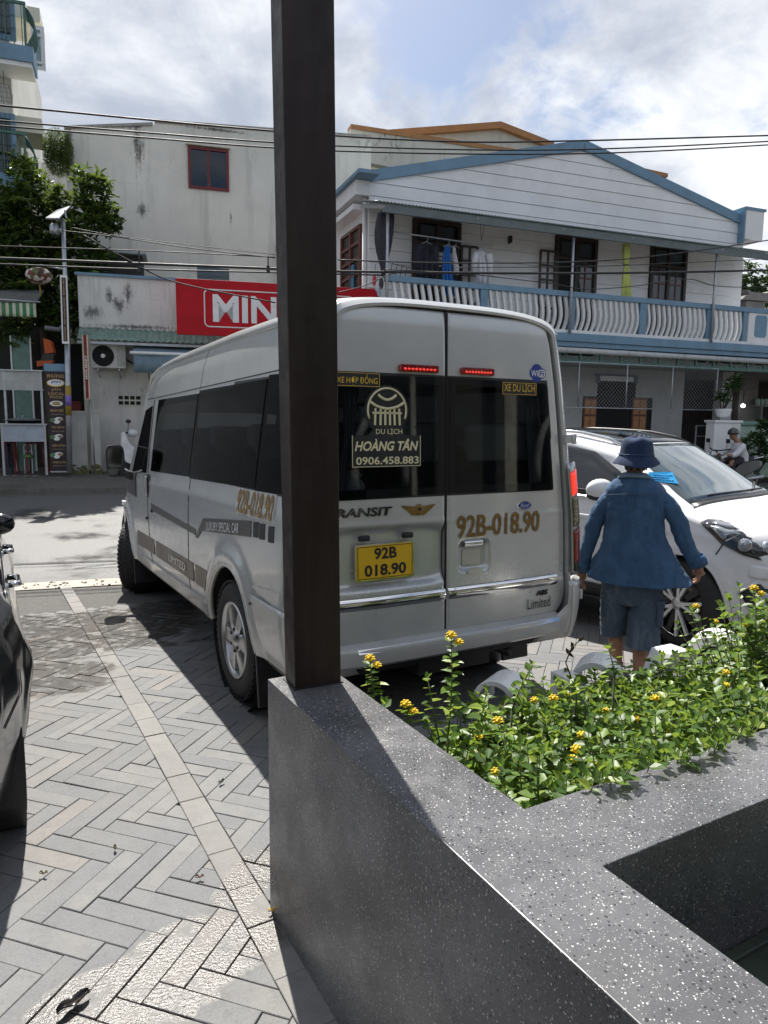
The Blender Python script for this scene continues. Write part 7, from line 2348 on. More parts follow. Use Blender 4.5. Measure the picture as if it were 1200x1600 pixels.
# ------------------------------------------------------------------ white car at the right
SA = radians(41.3)
suv = thing('white_car', 'white sport utility car parked at an angle behind the man in denim', 'car')
SF = Vector((sin(SA), -cos(SA), 0)); SL = Vector((cos(SA), sin(SA), 0))
suv.matrix_world = frame((2.96, 5.934, -0.005), SF, SL, (0, 0, 1))
C_SUV = Car(suv,
            T=[(-3.62, .78), (-3.6, 1.02), (-3.45, 1.22), (-3.2, 1.46), (-2.95, 1.585), (-2.4, 1.655), (-1.7, 1.69), (-1.1, 1.665), (-.62, 1.575), (-.35, 1.42), (-.05, 1.235), (.10, 1.165), (.25, 1.13), (.5, 1.085), (.75, 1.02), (.90, .93), (1.0, .80), (1.06, .62), (1.07, .45)],
            HW=[(.28, .86), (.4, .905), (.6, .925), (.9, .93), (1.03, .915), (1.13, .895), (1.2, .862), (1.4, .77), (1.58, .68), (1.7, .62)],
            PL=[(-3.62, .86), (-3.2, .95), (-2.6, 1.0), (.2, 1.0), (.55, .985), (.85, .955), (1.07, .90)],
            KX=[(-3.62, .22), (-2.9, .12), (-1.2, .10), (-.6, .14), (0.1, .16), (.45, .20), (1.07, .38)],
            arches=((.175, .365), (-2.58, .365)), arch_r=.405, x0=-3.6, x1=1.05, zsill=.27, flare=.022)
C_SUV.shell(M_CARWHITE, [-3.62, -3.61, -3.55] + list(np.linspace(-3.45, .9, 118)) + [.94, .98, 1.02, 1.05, 1.07])
# wind screen, roof glass, side glass
def toppatch(car, name, xa, xb, wa, wb, mat, off=.006, nu=16, nv=12, sh=0.0):
    mb = MB()
    def fn(u, v):
        x = xa + (xb - xa) * v; w = wa + (wb - wa) * v; p = car.top(x, (2 * u - 1) * w); p.z += off; return p
    mb.grid(fn, nu, nv); return mb.build(name, mat, car.root, solid=.003)


m, t = newmat('windscreen_glass'); t.set(color=(0.045, 0.075, 0.085), rough=.03, spec=.9, coat=1.0, coat_rough=.02); M_SCREEN = m
toppatch(C_SUV, 'windscreen', -.60, .085, .625, .775, M_SCREEN, .007)
toppatch(C_SUV, 'roof_glass', -2.6, -.635, .53, .56, M_GLASS_DARK, .007)
toppatch(C_SUV, 'cowl', .088, .135, .77, .80, M_BLACK, .005)
toppatch(C_SUV, 'bonnet_gap', .136, .146, .80, .81, M_GAP, .003)
for s in (-1, 1):
    C_SUV.outline('front_side_window', [(-1.62, 1.16), (-.50, 1.13), (-.42, 1.15), (-.62, 1.35), (-.90, 1.50), (-1.2, 1.545), (-1.62, 1.555)], M_GLASS_DARK, s, .006)
    C_SUV.outline('rear_side_window', [(-2.75, 1.22), (-1.70, 1.165), (-1.70, 1.555), (-2.2, 1.54), (-2.65, 1.44)], M_GLASS_DARK, s, .006)
    C_SUV.patch('window_chrome', [(-2.8, 1.135), (-.36, 1.105), (-.36, 1.128), (-2.8, 1.158)], M_CHROME, s, .009, nu=24, nv=2)
    C_SUV.patch('door_gap', [(-1.675, .40), (-1.662, .40), (-1.662, 1.12), (-1.675, 1.12)], M_GAP, s, .002, nu=1, nv=12); C_SUV.patch('door_gap', [(-.43, .45), (-.418, .45), (-.36, 1.10), (-.372, 1.10)], M_GAP, s, .002, nu=1, nv=12)
    C_SUV.patch('sill_trim', [(-2.1, .275), (-.30, .275), (-.30, .40), (-2.1, .40)], M_BLACK, s, .012, nu=10, nv=3)
    for xx in (-.62, -1.85):
        p = C_SUV.side(xx - .25, .965, s, .018); mb = MB(); mb.box(p, (.22, .03, .035)); mb.build('door_handle', M_CARWHITE, suv, bevel=.01)
    # roof rail
    mb = MB(); pts = [C_SUV.top(x, s * .60) + Vector((0, 0, .035 if -2.5 < x < -.75 else .005)) for x in np.linspace(-2.65, -.68, 16)]
    mb.tube(pts, .017, 8); mb.build('roof_rail', M_CHROME if s < 0 else M_BLACK, suv)
    # mirror
    b = C_SUV.side(-.60, 1.14, s, 0); mb = MB()
    c = Vector((-.63, s * 1.075, 1.215)); MM = Matrix.Rotation(s * radians(14), 3, 'Z')
    mb.ball(c, (.075, .135, .085), 16, 10, M=MM); mo = mb.build('door_mirror', M_CARWHITE, suv)
    mb = MB(); mb.bar(b, c + Vector((0, -s * .06, -.055)), .06, .035); mb.ball(c + Vector((-.01, 0, -.045)), (.065, .12, .05), 12, 8, M=MM); mb.build('mirror_base', M_BLACK, mo)
    # headlight: dark housing, chrome edge, daytime strip, two round lenses
    HL = [(.125, 1.02), (.17, .985), (.29, .885), (.43, .825), (.56, .80), (.70, .79), (.76, .84), (.74, .92), (.60, .975), (.40, 1.02), (.24, 1.045), (.16, 1.045)]
    hl = C_SUV.outline('headlight', HL, plain('headlight_dark', (.03, .032, .036), .12, coat=.8), s, .014, rings=5)
    C_SUV.patch('light_brow', [(.20, 1.022), (.64, .955), (.665, .975), (.22, 1.045)], plain('headlight_silver', (.42, .43, .45), .2, .6), s, .020, hl, nu=14, nv=2)
    C_SUV.outline('light_strip', [(.205, 1.0), (.31, .915), (.40, .965), (.385, .985), (.24, 1.012)], plain('headlight_clear', (.30, .33, .36), .1, .3, coat=.8), s, .020, hl, rings=2)
    mb = MB(); mb.tube([C_SUV.side(x, z, s, .026) for x, z in ((.21, 1.003), (.41, .965), (.33, .91))], .006, 5); mb.build('light_strip', M_WHITE, hl)
    for xx, zz in ((.455, .895), (.575, .885)):
        p = C_SUV.side(xx, zz, s, .014); q = C_SUV.side(xx + .02, zz, s, .014); tn = (q - p).normalized(); nr = Vector((0, 0, 1)).cross(tn) * (1 if s < 0 else -1); nr = -nr if nr.y * s < 0 else nr
        Mx = frame(p, tn, Vector((0, 0, 1)), nr); mb = MB(); mb.lathe([(.046, -.01), (.047, .012), (.040, .016)], 20, Mx); mb.build('lens_ring', M_CHROME, hl)
        mb = MB(); mb.lathe([(.040, .012), (.03, .026), (.015, .034), (0, .036)], 20, Mx); mb.build('lens', plain('clear_lens', (.35, .38, .42), .04, .4, coat=.8), hl)
    for k in range(4):
        p = C_SUV.side(.61 + .012 * k, .85 - .004 * k, s, .022); mb = MB(); mb.box(p, (.012, .02, .06 - .008 * k)); mb.build('reflector', M_CHROME, hl)
    # bumper seam, washer cover, fog lamp in its hexagon, arch lip
    C_SUV.patch('bumper_seam', [(.255, .80), (.262, .795), (.305, .875), (.298, .88)], M_GAP, s, .003, nu=1, nv=4)
    C_SUV.outline('washer_cover', [(.50, .665), (.60, .66), (.62, .68), (.62, .74), (.60, .755), (.51, .76), (.495, .74), (.49, .68)], M_CARWHITE, s, .010, rings=2)
    FO = [(.435, .535), (.53, .42), (.74, .40), (.78, .50), (.74, .62), (.54, .625)]
    fo = C_SUV.outline('fog_lamp_frame', [(x + (x - .6) * .10, z + (z - .52) * .2) for x, z in FO], M_CARWHITE, s, .012, rings=1); C_SUV.outline('fog_lamp', FO, M_BLACK, s, .017, fo, rings=3)
    C_SUV.outline('fog_lens', [(.52, .52), (.58, .46), (.72, .46), (.73, .56), (.56, .575)], plain('fog_glass', (.40, .45, .55), .1, .4, coat=.8), s, .024, fo, rings=2)
    for xc, st in ((0, radians(-18)), (-2.755, 0)):
        Rm = Matrix.Rotation(st, 4, 'Z'); ax = Rm @ Vector((0, s, 0)); fw = Rm @ Vector((1, 0, 0)) * (1 if s < 0 else -1)
        wheel(suv, frame((xc, s * .795, .365), fw, (0, 0, 1), ax), .362, .262, .225, 5, 'suv', False)
# dark lower bumper and grille
mb = MB(); mb.grid(lambda u, v: C_SUV.side(.72 + .0 * u, .30 + .1 * v, -1, .01).lerp(C_SUV.side(.72, .30 + .1 * v, 1, .01), u) + Vector((.35 * (1 - (2 * u - 1) ** 2), 0, 0)), 16, 3); mb.build('lower_grille', M_BLACK, suv, solid=.004)
mb = MB(); mb.grid(lambda u, v: Vector((1.085 - .25 * (2 * u - 1) ** 2 - .12 * v * v, -.45 + .9 * u, .58 + .22 * v)), 16, 6); mb.build('grille', M_BLACK, suv, solid=.004)
# wiper and sticker on the screen
mb = MB(); mb.tube([C_SUV.top(.06, y) + Vector((0, 0, .016)) for y in np.linspace(-.55, .45, 14)], .009, 5); mb.tube([C_SUV.top(x, y) + Vector((0, 0, .018)) for x, y in ((.07, .15), (.02, .35), (-.03, .55))], .008, 5); mb.build('wiper', M_BLACK, suv)
def scr(px, py, off=.022):
    """point on the screen surface seen at a photo pixel"""
    Mi = suv.matrix_world.inverted() if False else frame((2.96, 5.934, -0.005), SF, SL, (0, 0, 1)).inverted()
    o_ = Mi @ EYE; d = (Mi.to_3x3() @ ray(px, py)).normalized(); lo, hi = 2.0, 9.0
    for k in range(300):
        tt = lo + (hi - lo) * k / 300; p = o_ + d * tt
        x = p.x
        for _ in range(5): x = p.x + interp(C_SUV.KX, x) * (p.y / .93) ** 2
        if abs(p.y) < .84 and C_SUV.top(x, p.y).z > p.z and -.8 < x < .2: break
    q = C_SUV.top(x, p.y); q.z += off; return q
A_, B_, Cc, D_ = scr(1013, 744), scr(1050, 744), scr(1060, 761), scr(1013, 761)
mb = MB(); mb.add([D_, Cc, B_, A_], [(0, 1, 2, 3)]); stk = mb.build('screen_sticker', plain('sticker_blue', (.01, .30, .62), .4), suv, solid=.001)
ux = (B_ - A_).normalized(); uy = (A_ - D_); uy = (uy - ux * uy.dot(ux)).normalized()
text('lettering', 'TAXI 24H', .05, M_WHITETXT, stk, frame((D_ + Cc + A_ + B_) / 4 + ux.cross(uy) * .004 - uy * .02, ux, uy, ux.cross(uy)), fit=(.15, .026), bold=.02) if False else None
mb = MB(); nrm = ux.cross(uy)
for r_, (w0, w1) in enumerate(((.15, .9), (.1, .75), (.2, .95))):
    k = .25 + .24 * r_; p = D_.lerp(A_, k); q = Cc.lerp(B_, k)
    for i in range(7):
        a_ = w0 + (w1 - w0) * i / 7; mb.bar(p.lerp(q, a_) + nrm * .003, p.lerp(q, a_ + .075) + nrm * .003, .012 + .004 * (r_ == 0), .001)
tag(mb.build('sticker_print', plain('sticker_pale', (.25, .6, .85), .5), stk), kind='stuff')

# ------------------------------------------------------------------ black car at the left edge (its rear corner is seen)
blk = thing('black_car', 'glossy black car at the left edge with chrome door handles', 'car')
bF = Vector((PB.x, PB.y, 0)); bL = Vector((-PA.x, -PA.y, 0))
bo = PA * (-.79) + PB * 3.36
blk.matrix_world = frame((bo.x, bo.y, 0), bF, bL, (0, 0, 1))
C_BLK = Car(blk,
            T=[(-.80, .60), (-.78, .80), (-.72, .98), (-.60, 1.06), (-.30, 1.16), (0.0, 1.34), (.35, 1.45), (.9, 1.49), (1.5, 1.47), (2.0, 1.37), (2.55, 1.04), (2.75, .98), (3.3, .90), (3.5, .80), (3.6, .6)],
            HW=[(.22, .80), (.34, .855), (.5, .89), (.68, .905), (.80, .89), (.93, .845), (1.0, .815), (1.2, .71), (1.45, .58), (1.5, .55)],
            PL=[(-.8, .86), (-.5, .95), (-.1, 1.0), (2.6, 1.0), (3.6, .86)],
            KX=[(-.8, -.30), (-.3, -.14), (.3, 0), (2.3, .08), (3.6, .3)],
            arches=((0, .32), (2.6, .32)), arch_r=.355, x0=-.78, x1=3.55, zsill=.22, flare=.022)
C_BLK.shell(M_CARBLACK, [-.80, -.795, -.78, -.75] + list(np.linspace(-.70, 3.5, 112)) + [3.55, 3.6])
for s in (-1, 1):
    C_BLK.outline('side_window', [(.15, 1.0), (1.05, .98), (1.02, 1.38), (.45, 1.36)], M_GLASS_DARK, s, .006); C_BLK.outline('side_window', [(1.12, .98), (2.2, .96), (1.75, 1.36), (1.1, 1.38)], M_GLASS_DARK, s, .006)
    for xx in (.72, 1.72):
        p = C_BLK.side(xx, .90, s, .0); mb = MB(); mb.tube([p + Vector((-.10, 0, 0)), p + Vector((-.085, s * .045, 0)), p + Vector((.085, s * .045, 0)), p + Vector((.10, 0, 0))], .016, 8); mb.build('door_handle', M_CHROME, blk)
    C_BLK.patch('bumper_seam', [(-.50, .60), (-.32, .66), (-.32, .667), (-.50, .607)], M_GAP, s, .003, nu=8, nv=1); C_BLK.patch('bumper_seam', [(-.32, .66), (-.27, .75), (-.265, .748), (-.313, .655)], M_GAP, s, .003, nu=6, nv=1)
    C_BLK.outline('tail_light', [(-.74, .68), (-.62, .70), (-.58, .82), (-.62, .90), (-.72, .88)], M_REDLAMP, s, .006); C_BLK.patch('window_chrome', [(.1, .955), (2.35, .945), (2.35, .965), (.1, .975)], M_CHROME, s, .006, nu=20, nv=1)
    p = C_BLK.side(2.05, .98, s, .02); mb = MB(); mb.ball(p + Vector((0, 0, .04)), (.07, .10, .075), 14, 8); mo = mb.build('door_mirror', M_CARBLACK, blk)
    mb = MB(); mb.bar(p + Vector((0, -s * .08, -.01)), p, .05, .03); mb.build('mirror_base', M_BLACK, mo)
    for xc in (0, 2.6): wheel(blk, frame((xc, s * .765, .318), Vector((1, 0, 0)) * (1 if s < 0 else -1), (0, 0, 1), (0, s, 0)), .318, .215, .20, 5, 'suv', False)
toppatch(C_BLK, 'rear_window', -.26, .28, .62, .50, M_GLASS_DARK, .006); toppatch(C_BLK, 'windscreen', 2.02, 2.5, .52, .66, M_GLASS_DARK, .006)
mb = MB(); mb.grid(lambda u, v: Vector((-.80 + .12 * (2 * u - 1) ** 2, -.5 + u, .40 + .1 * v)), 10, 2); mb.build('bumper_insert', M_BLACK, blk, solid=.01)

mb = MB(); mb.box((-.815, 0, .72), (.012, .34, .17), mat=Matrix.Translation((-.795, 0, .70)) @ Matrix.Rotation(radians(-6), 4, 'Y')); mb.build('plate_blank', M_WHITE, blk, bevel=.006)
mb = MB(); mb.grid(lambda u, v: C_BLK.top(-.60, -.62 + 1.24 * u) + Vector((-.004 - .01 * v, 0, .004)), 16, 1); mb.build('boot_gap', M_GAP, blk)
# ------------------------------------------------------------------ man in denim seen from behind
m, t = newmat('skin'); p = t.coord('Object'); n_ = t.noise(p, 30, 4)
t.set(color=t.mix(t.ramp(n_, .3, .7), (.30, .155, .095), (.38, .20, .13)), rough=.55, sss=.06, normal=t.bump(t.noise(p, 160, 3), .08, .002)); M_SKIN = m


def denim(name, base, fade, lo=.35, hi=.7, scale=5):
    m, t = newmat(name); p = t.coord('Object')
    f = t.ramp(t.noise(t.coord('Object', (1.5, 1.5, .55)), scale, 9, .66, .8), lo, hi)
    c = t.mix(f, base, fade)
    tw = t.noise(t.coord('Object', (900, 900, 260)), 1.0, 2, .5)
    c = t.mix(t.ramp(tw, .35, .7, 0, .45), c, tuple(min(1, x * 1.7) for x in fade))
    cr = t.noise(t.coord('Object', (14, 14, 30)), 1.0, 6, .7, 1.2)
    c = t.mix(t.ramp(cr, .6, .75, 0, .5), c, tuple(min(1, x * 1.9) for x in base))
    t.set(color=c, rough=.9, sheen=.04, normal=t.bump(t.math('ADD', t.math('MULTIPLY', cr, 1.4), tw), .35, .006)); return m


M_DENIM = denim('denim_shirt', (.020, .056, .125), (.052, .115, .212), .30, .72, 7)
M_DENIM_IN = denim('denim_inside', (.10, .16, .22), (.17, .24, .30))
M_SHORTS = denim('denim_shorts', (.022, .042, .075), (.135, .175, .215), .46, .68, 5)
M_HAT = denim('denim_hat', (.007, .018, .055), (.018, .042, .105), .38, .72, 6)
M_STITCH = plain('seam_thread', (.05, .10, .17), .8)
HAIR = plain('black_hair', (.012, .010, .010), .6)

MAN_Y = 4.72
mg = at_y(985, 1000, MAN_Y); mg.z = 0
man_rz = atan2(mg.y, mg.x) - pi / 2
man = thing('person', 'man seen from behind in a blue denim shirt, denim shorts and bucket hat', 'person', mg, man_rz)
MX = Vector((cos(man_rz), sin(man_rz), 0)); MY = Vector((-sin(man_rz), cos(man_rz), 0))


def mp(px, py, y=0.0):
    """man's own frame: x right, y away from us, z up"""
    d = ray(px, py); P = mg + MY * y; tt = (P - EYE).dot(MY) / d.dot(MY); w = EYE + d * tt - mg
    return Vector((w.dot(MX), y, w.z))


def skin_chain(name, pts, radii, edges, mat, parent, sub=2, root=0):
    me = bpy.data.meshes.new(name); me.from_pydata([tuple(p) for p in pts], edges, []); me.materials.append(mat)
    o = obj(name, me, parent); sk = o.modifiers.new('skin', 'SKIN'); sk.use_smooth_shade = True
    for i, r in enumerate(radii):
        v = me.skin_vertices[0].data[i]; v.radius = (r, r) if isinstance(r, (int, float)) else r
    me.skin_vertices[0].data[root].use_root = True
    sb = o.modifiers.new('sub', 'SUBSURF'); sb.levels = sub; sb.render_levels = sub
    return o


# body: trunk, neck, arms and legs as one skinned figure
pel = mp(988, 905); pel.y = 0.0
chest = mp(988, 800); neck = mp(991, 744); headb = mp(992, 724)
shl, shr = mp(950, 785), mp(1036, 787); ell, elr = mp(920, 842, .03), mp(1072, 845, .02); wrl, wrr = mp(911, 889, .06), mp(1090, 880, .05)
hpl, hpr = mp(962, 915), mp(1012, 918); knl, knr = mp(961, 985, .08), mp(1002, 1003, -.02); cal, car_ = mp(962, 1010, .06), mp(1000, 1022, -.03)
anl, anr = mp(963, 1056, .10), mp(996, 1068, -.05)
anl.z, anr.z = .085, .085
tol, tor = anl + Vector((-.03, .17, -.05)), anr + Vector((.03, .17, -.05)); hel, her = anl + Vector((0, -.04, -.045)), anr + Vector((0, -.04, -.045))
pts = [pel, (pel + chest) / 2, chest, neck, headb, shl, ell, wrl, shr, elr, wrr, hpl, knl, cal, anl, tol, hpr, knr, car_, anr, tor, hel, her]
rad = [(.14, .10), (.14, .10), (.15, .10), .058, .055, .034, .032, .027, .034, .032, .027, .085, .056, .054, .037, .032, .085, .056, .054, .037, .032, .033, .033]
ed = [(0, 1), (1, 2), (2, 3), (3, 4), (2, 5), (5, 6), (6, 7), (2, 8), (8, 9), (9, 10), (0, 11), (11, 12), (12, 13), (13, 14), (14, 15), (0, 16), (16, 17), (17, 18), (18, 19), (19, 20), (14, 21), (19, 22)]
skin_chain('body', pts, rad, ed, M_SKIN, man)
# head
hc = mp(994, 716); hc.y = .03
mb = MB()
def headfn(c):
    V = []; n, k = 28, 20
    for j in range(k + 1):
        th_ = pi * j / k; z = .125 * cos(th_)
        for i in range(n):
            a = 2 * pi * i / n; r = sin(th_) ** .85
            x = .074 * r * cos(a); y = .092 * r * sin(a)
            if z < -.03: y += .012 * (1 if sin(a) > 0 else -.5) * min(1, (-.03 - z) / .06); x *= 1 - .18 * min(1, (-.03 - z) / .08)
            if sin(a) > .93 and -.045 < z < .03: y += .022 * (1 - abs(z + .02) / .05)       # nose
            if abs(abs(cos(a)) - .42) < .14 and sin(a) > 0 and abs(z - .012) < .022: y -= .010   # eye sockets
            V.append((c.x + x, c.y + y, c.z + z))
    return V, [(j * n + i, (j + 1) * n + i, (j + 1) * n + (i + 1) % n, j * n + (i + 1) % n) for j in range(k) for i in range(n)]
V, Fc = headfn(hc); mb.add(V, Fc, 0, True)
for s in (-1, 1):
    mb.ball(hc + Vector((s * .076, -.005, -.01)), (.012, .024, .034), 10, 8)
head = mb.build('head', M_SKIN, man)
mb = MB()
for s in (-1, 1): mb.ball(hc + Vector((s * .030, .083, .012)), (.013, .008, .008), 8, 6)
mb.build('eyes', M_BLACK, head); mb = MB(); mb.ball(hc + Vector((0, .082, -.058)), (.024, .008, .006), 10, 6); mb.build('mouth', plain('lips', (.25, .09, .07), .5), head)
mb = MB(); mb.grid(lambda u, v: (hc.x + .0765 * cos(pi + pi * u) * (1 - .12 * v), hc.y - .002 + .095 * sin(pi + pi * u) * (1 - .10 * v), hc.z + .03 - .098 * v + .012 * sin(30 * u) * v), 30, 6); mb.build('hair', HAIR, man, solid=.008)


def ring_loft(name, rings, mat, parent, n=40, wr=0.0, seed=0.0, cap=False, solid=.006, gap=None, sub=1, fold=6):
    """rings: (centre, rx, ry[, tilt]) ; soft folds of size wr; gap=(a0,a1) leaves an opening"""
    mb = MB(); V = []
    k = n + 1 if gap else n
    for j, R_ in enumerate(rings):
        c, rx, ry = Vector(R_[0]), R_[1], R_[2]; tilt = R_[3] if len(R_) > 3 else 0.0; ti = R_[4] if len(R_) > 4 else 0.0
        for i in range(k):
            a = (gap[1] + (2 * pi - (gap[1] - gap[0])) * i / n) if gap else 2 * pi * i / n
            f = 1 + wr * (sin(fold * a + 2.3 * j + seed) * .5 + sin((fold - 2) * a - 1.4 * j + 2 * seed) * .5 + .6 * sin(2.7 * j + seed))
            ca_, sa_2 = cos(a), sin(a)
            x = rx * abs(ca_) ** .8 * (1 if ca_ > 0 else -1); y = ry * abs(sa_2) ** .8 * (1 if sa_2 > 0 else -1)
            V.append((c.x + x * f, c.y + y * f, c.z + tilt * x / max(rx, 1e-3) + ti * y / max(ry, 1e-3)))
    Fc = []
    for j in range(len(rings) - 1):
        for i in range(n):
            i2 = i + 1 if gap else (i + 1) % n
            Fc.append((j * k + i, j * k + i2, (j + 1) * k + i2, (j + 1) * k + i))
    mb.add(V, Fc, 0, True)
    o = mb.build(name, mat, parent)
    if sub: md = o.modifiers.new('sub', 'SUBSURF'); md.levels = sub; md.render_levels = sub
    md = o.modifiers.new('solid', 'SOLIDIFY'); md.thickness = solid; md.offset = 0
    return o


def wrinkle(o, strength, size, seed=0):
    tx = bpy.data.textures.new('folds', 'CLOUDS'); tx.noise_scale = size; tx.noise_depth = 3
    md = o.modifiers.new('folds', 'DISPLACE'); md.texture = tx; md.strength = strength; md.mid_level = .5; md.texture_coords = 'LOCAL'


# open shirt: from collar to hem, flaring at the bottom, front left open
G = (radians(72), radians(108))
def jr(py, xl_, xr_, ry, tilt=0.0, ti=0.0, y=0.0):
    a, b = mp(xl_, py, y), mp(xr_, py, y); return ((a + b) / 2, (b.x - a.x) / 2, ry, tilt, ti)
rings = [jr(744, 972, 1012, .070, 0, -.01, -.005), jr(748, 965, 1020, .082, 0, -.008), jr(756, 955, 1031, .098, -.005), jr(765, 947, 1041, .112), jr(778, 945, 1042, .118), jr(795, 946, 1040, .124), jr(812, 946, 1038, .128), jr(828, 945, 1038, .130, .004), jr(845, 942, 1042, .136, .006), jr(862, 936, 1051, .146, .008, .006), jr(880, 928, 1064, .158, .004, .014), jr(895, 922, 1074, .168, 0, .024), jr(903, 919, 1079, .172, -.004, .030)]
sh_ = ring_loft('denim_shirt', rings, M_DENIM, man, 64, .030, .7, gap=G, solid=.004, fold=7, sub=2)
wrinkle(sh_, .045, .19)
wrinkle(sh_, .014, .05)
ring_loft('collar', [jr(745, 969, 1015, .078, 0, -.012, -.005), jr(741, 972, 1012, .070, 0, -.012, -.005), jr(739, 974, 1010, .066, 0, -.012, -.003), jr(744, 967, 1017, .083, 0, -.016, -.006), jr(749, 964, 1020, .088, 0, -.018, -.006)], M_DENIM_IN, man, 40, .008, .2, gap=(radians(60), radians(120)), solid=.004)


def limb(name, path, rad_, mat, seed, wr=.05, n=26, seg=20, flat=1.0):
    pts = [Vector(p) for p in path]; R_ = []; mb = MB(); V = []
    for j in range(seg + 1):
        t_ = j / seg * (len(pts) - 1); i = min(int(t_), len(pts) - 2); f = t_ - i
        p0, p1, p2, p3 = pts[max(i - 1, 0)], pts[i], pts[i + 1], pts[min(i + 2, len(pts) - 1)]
        c = .5 * ((2 * p1) + (p2 - p0) * f + (2 * p0 - 5 * p1 + 4 * p2 - p3) * f * f + (3 * p1 - p0 - 3 * p2 + p3) * f ** 3)
        d = (p2 - p1).normalized(); s_ = d.cross(Vector((0, 1, 0))).normalized(); u_ = s_.cross(d)
        r = rad_[i] + (rad_[i + 1] - rad_[i]) * f
        bend = 1 + .5 * math.exp(-((t_ - (len(pts) - 1) * .5) / .5) ** 2)
        for k in range(n):
            a = 2 * pi * k / n
            w = 1 + wr * bend * (sin(3 * a + 4.1 * j + seed) * .35 + sin(2.2 * j + 1.3 * sin(a + seed)) * .75)
            V.append(c + (s_ * cos(a) + u_ * sin(a) * flat) * r * w)
    mb.add(V, [(j * n + k, j * n + (k + 1) % n, (j + 1) * n + (k + 1) % n, (j + 1) * n + k) for j in range(seg) for k in range(n)], 0, True)
    o = mb.build(name, mat, man, solid=.005, subsurf=2)
    wrinkle(o, .020, .075)
    return o


limb('sleeve', [mp(968, 771), mp(949, 784), mp(931, 812, .01), mp(923, 840, .02), mp(915, 866, .04), mp(911, 884, .055)], [.055, .058, .055, .050, .044, .040], M_DENIM, .4, .04)
limb('sleeve', [mp(1018, 771), mp(1038, 785), mp(1058, 812, .01), mp(1067, 840, .02), mp(1078, 862, .035), mp(1087, 878, .05)], [.055, .060, .057, .053, .048, .046], M_DENIM, 2.1, .04)
for nm, p0, p1, r in (('cuff', mp(911.5, 877, .05), mp(909.5, 891, .06), .056), ('cuff', mp(1087, 869, .045), mp(1093, 884, .052), .062)):
    mb = MB(); mb.tube([p0, p0.lerp(p1, .5), p1], [r * .84, r * .9, r * .86], 20, cap=False); mb.build(nm, M_DENIM, man, solid=.004)
# seams
def seam(pts_, r=.0022):
    mb = MB(); mb.tube(pts_, r, 5); return mb.build('seam', M_STITCH, sh_)
seam([mp(988.5 + .01 * k, 775 + 8.2 * k, -.136 - .0016 * k) for k in range(4)], .002)
seam([mp(x, 772 + .0022 * (x - 991) ** 2 * (.35), -.134 + .010 * ((x - 991) / 55) ** 2 * 3) for x in range(946, 1040, 6)], .0026)
# shorts
ring_loft('denim_shorts', [jr(890, 950, 1024, .115), jr(905, 948, 1028, .120), jr(918, 948, 1029, .120), jr(930, 950, 1028, .114), jr(942, 960, 1016, .10)], M_SHORTS, man, 44, .015, .3, solid=.006)
limb('shorts_leg', [mp(966, 900, .0), mp(962, 932, .02), mp(959, 960, .05), mp(958, 978, .07), mp(958.5, 990, .075)], [.105, .098, .088, .086, .084], M_SHORTS, .9, .035, 30, 22)
limb('shorts_leg', [mp(1008, 900, .0), mp(1009, 938, .0), mp(1006, 970, -.01), mp(1005, 992, -.02), mp(1004.5, 1010, -.02)], [.108, .106, .104, .106, .108], M_SHORTS, 2.9, .035, 30, 22)
for c, w in ((mp(943, 945, .02), .035), (mp(1031, 958, -.03), .045)):
    mb = MB(); mb.box(c, (w, .13, .155)); mb.build('cargo_pocket', M_SHORTS, man, bevel=.015, seg=3)
    mb = MB(); mb.box(c + Vector((0, 0, .07)), (w + .012, .14, .05)); mb.build('pocket_flap', M_SHORTS, man, bevel=.012, seg=3)
# bucket hat
hz_ = mp(995, 722); hx = mp(995, 700).x
prof = [(0, mp(995, 683).z), (.055, mp(995, 683.2).z), (.090, mp(995, 686).z), (.101, mp(995, 692).z), (.108, mp(995, 706).z), (.112, mp(995, 712).z), (.114, mp(995, 713).z), (.138, mp(995, 721).z), (.148, mp(995, 726).z), (.150, mp(995, 727.5).z), (.146, mp(995, 727).z), (.112, mp(995, 716).z)]
mb = MB(); V = []; n = 44
for r, z in prof:
    for i in range(n):
        a = 2 * pi * i / n; w = 1 + (.03 * sin(3 * a + .5) + .015 * sin(7 * a)) * (r > .12) + .012 * sin(5 * a + 9 * z)
        V.append((hx + r * w * cos(a), .03 + r * 1.06 * w * sin(a), z + (.012 * sin(2 * a + 1.0) * (r > .12)) + (.006 * sin(4 * a) * (r < .1))))
mb.add(V, [(j * n + i, j * n + (i + 1) % n, (j + 1) * n + (i + 1) % n, (j + 1) * n + i) for j in range(len(prof) - 1) for i in range(n)], 0, True)
hat = mb.build('bucket_hat', M_HAT, man, subsurf=1)
mb = MB(); z = mp(995, 710).z; mb.tube([(hx + .1155 * cos(a), .03 + .1215 * sin(a), z) for a in np.linspace(0, 2 * pi, 41)[:-1]], .003, 5, closed=True); mb.build('hat_seam', M_STITCH, hat)


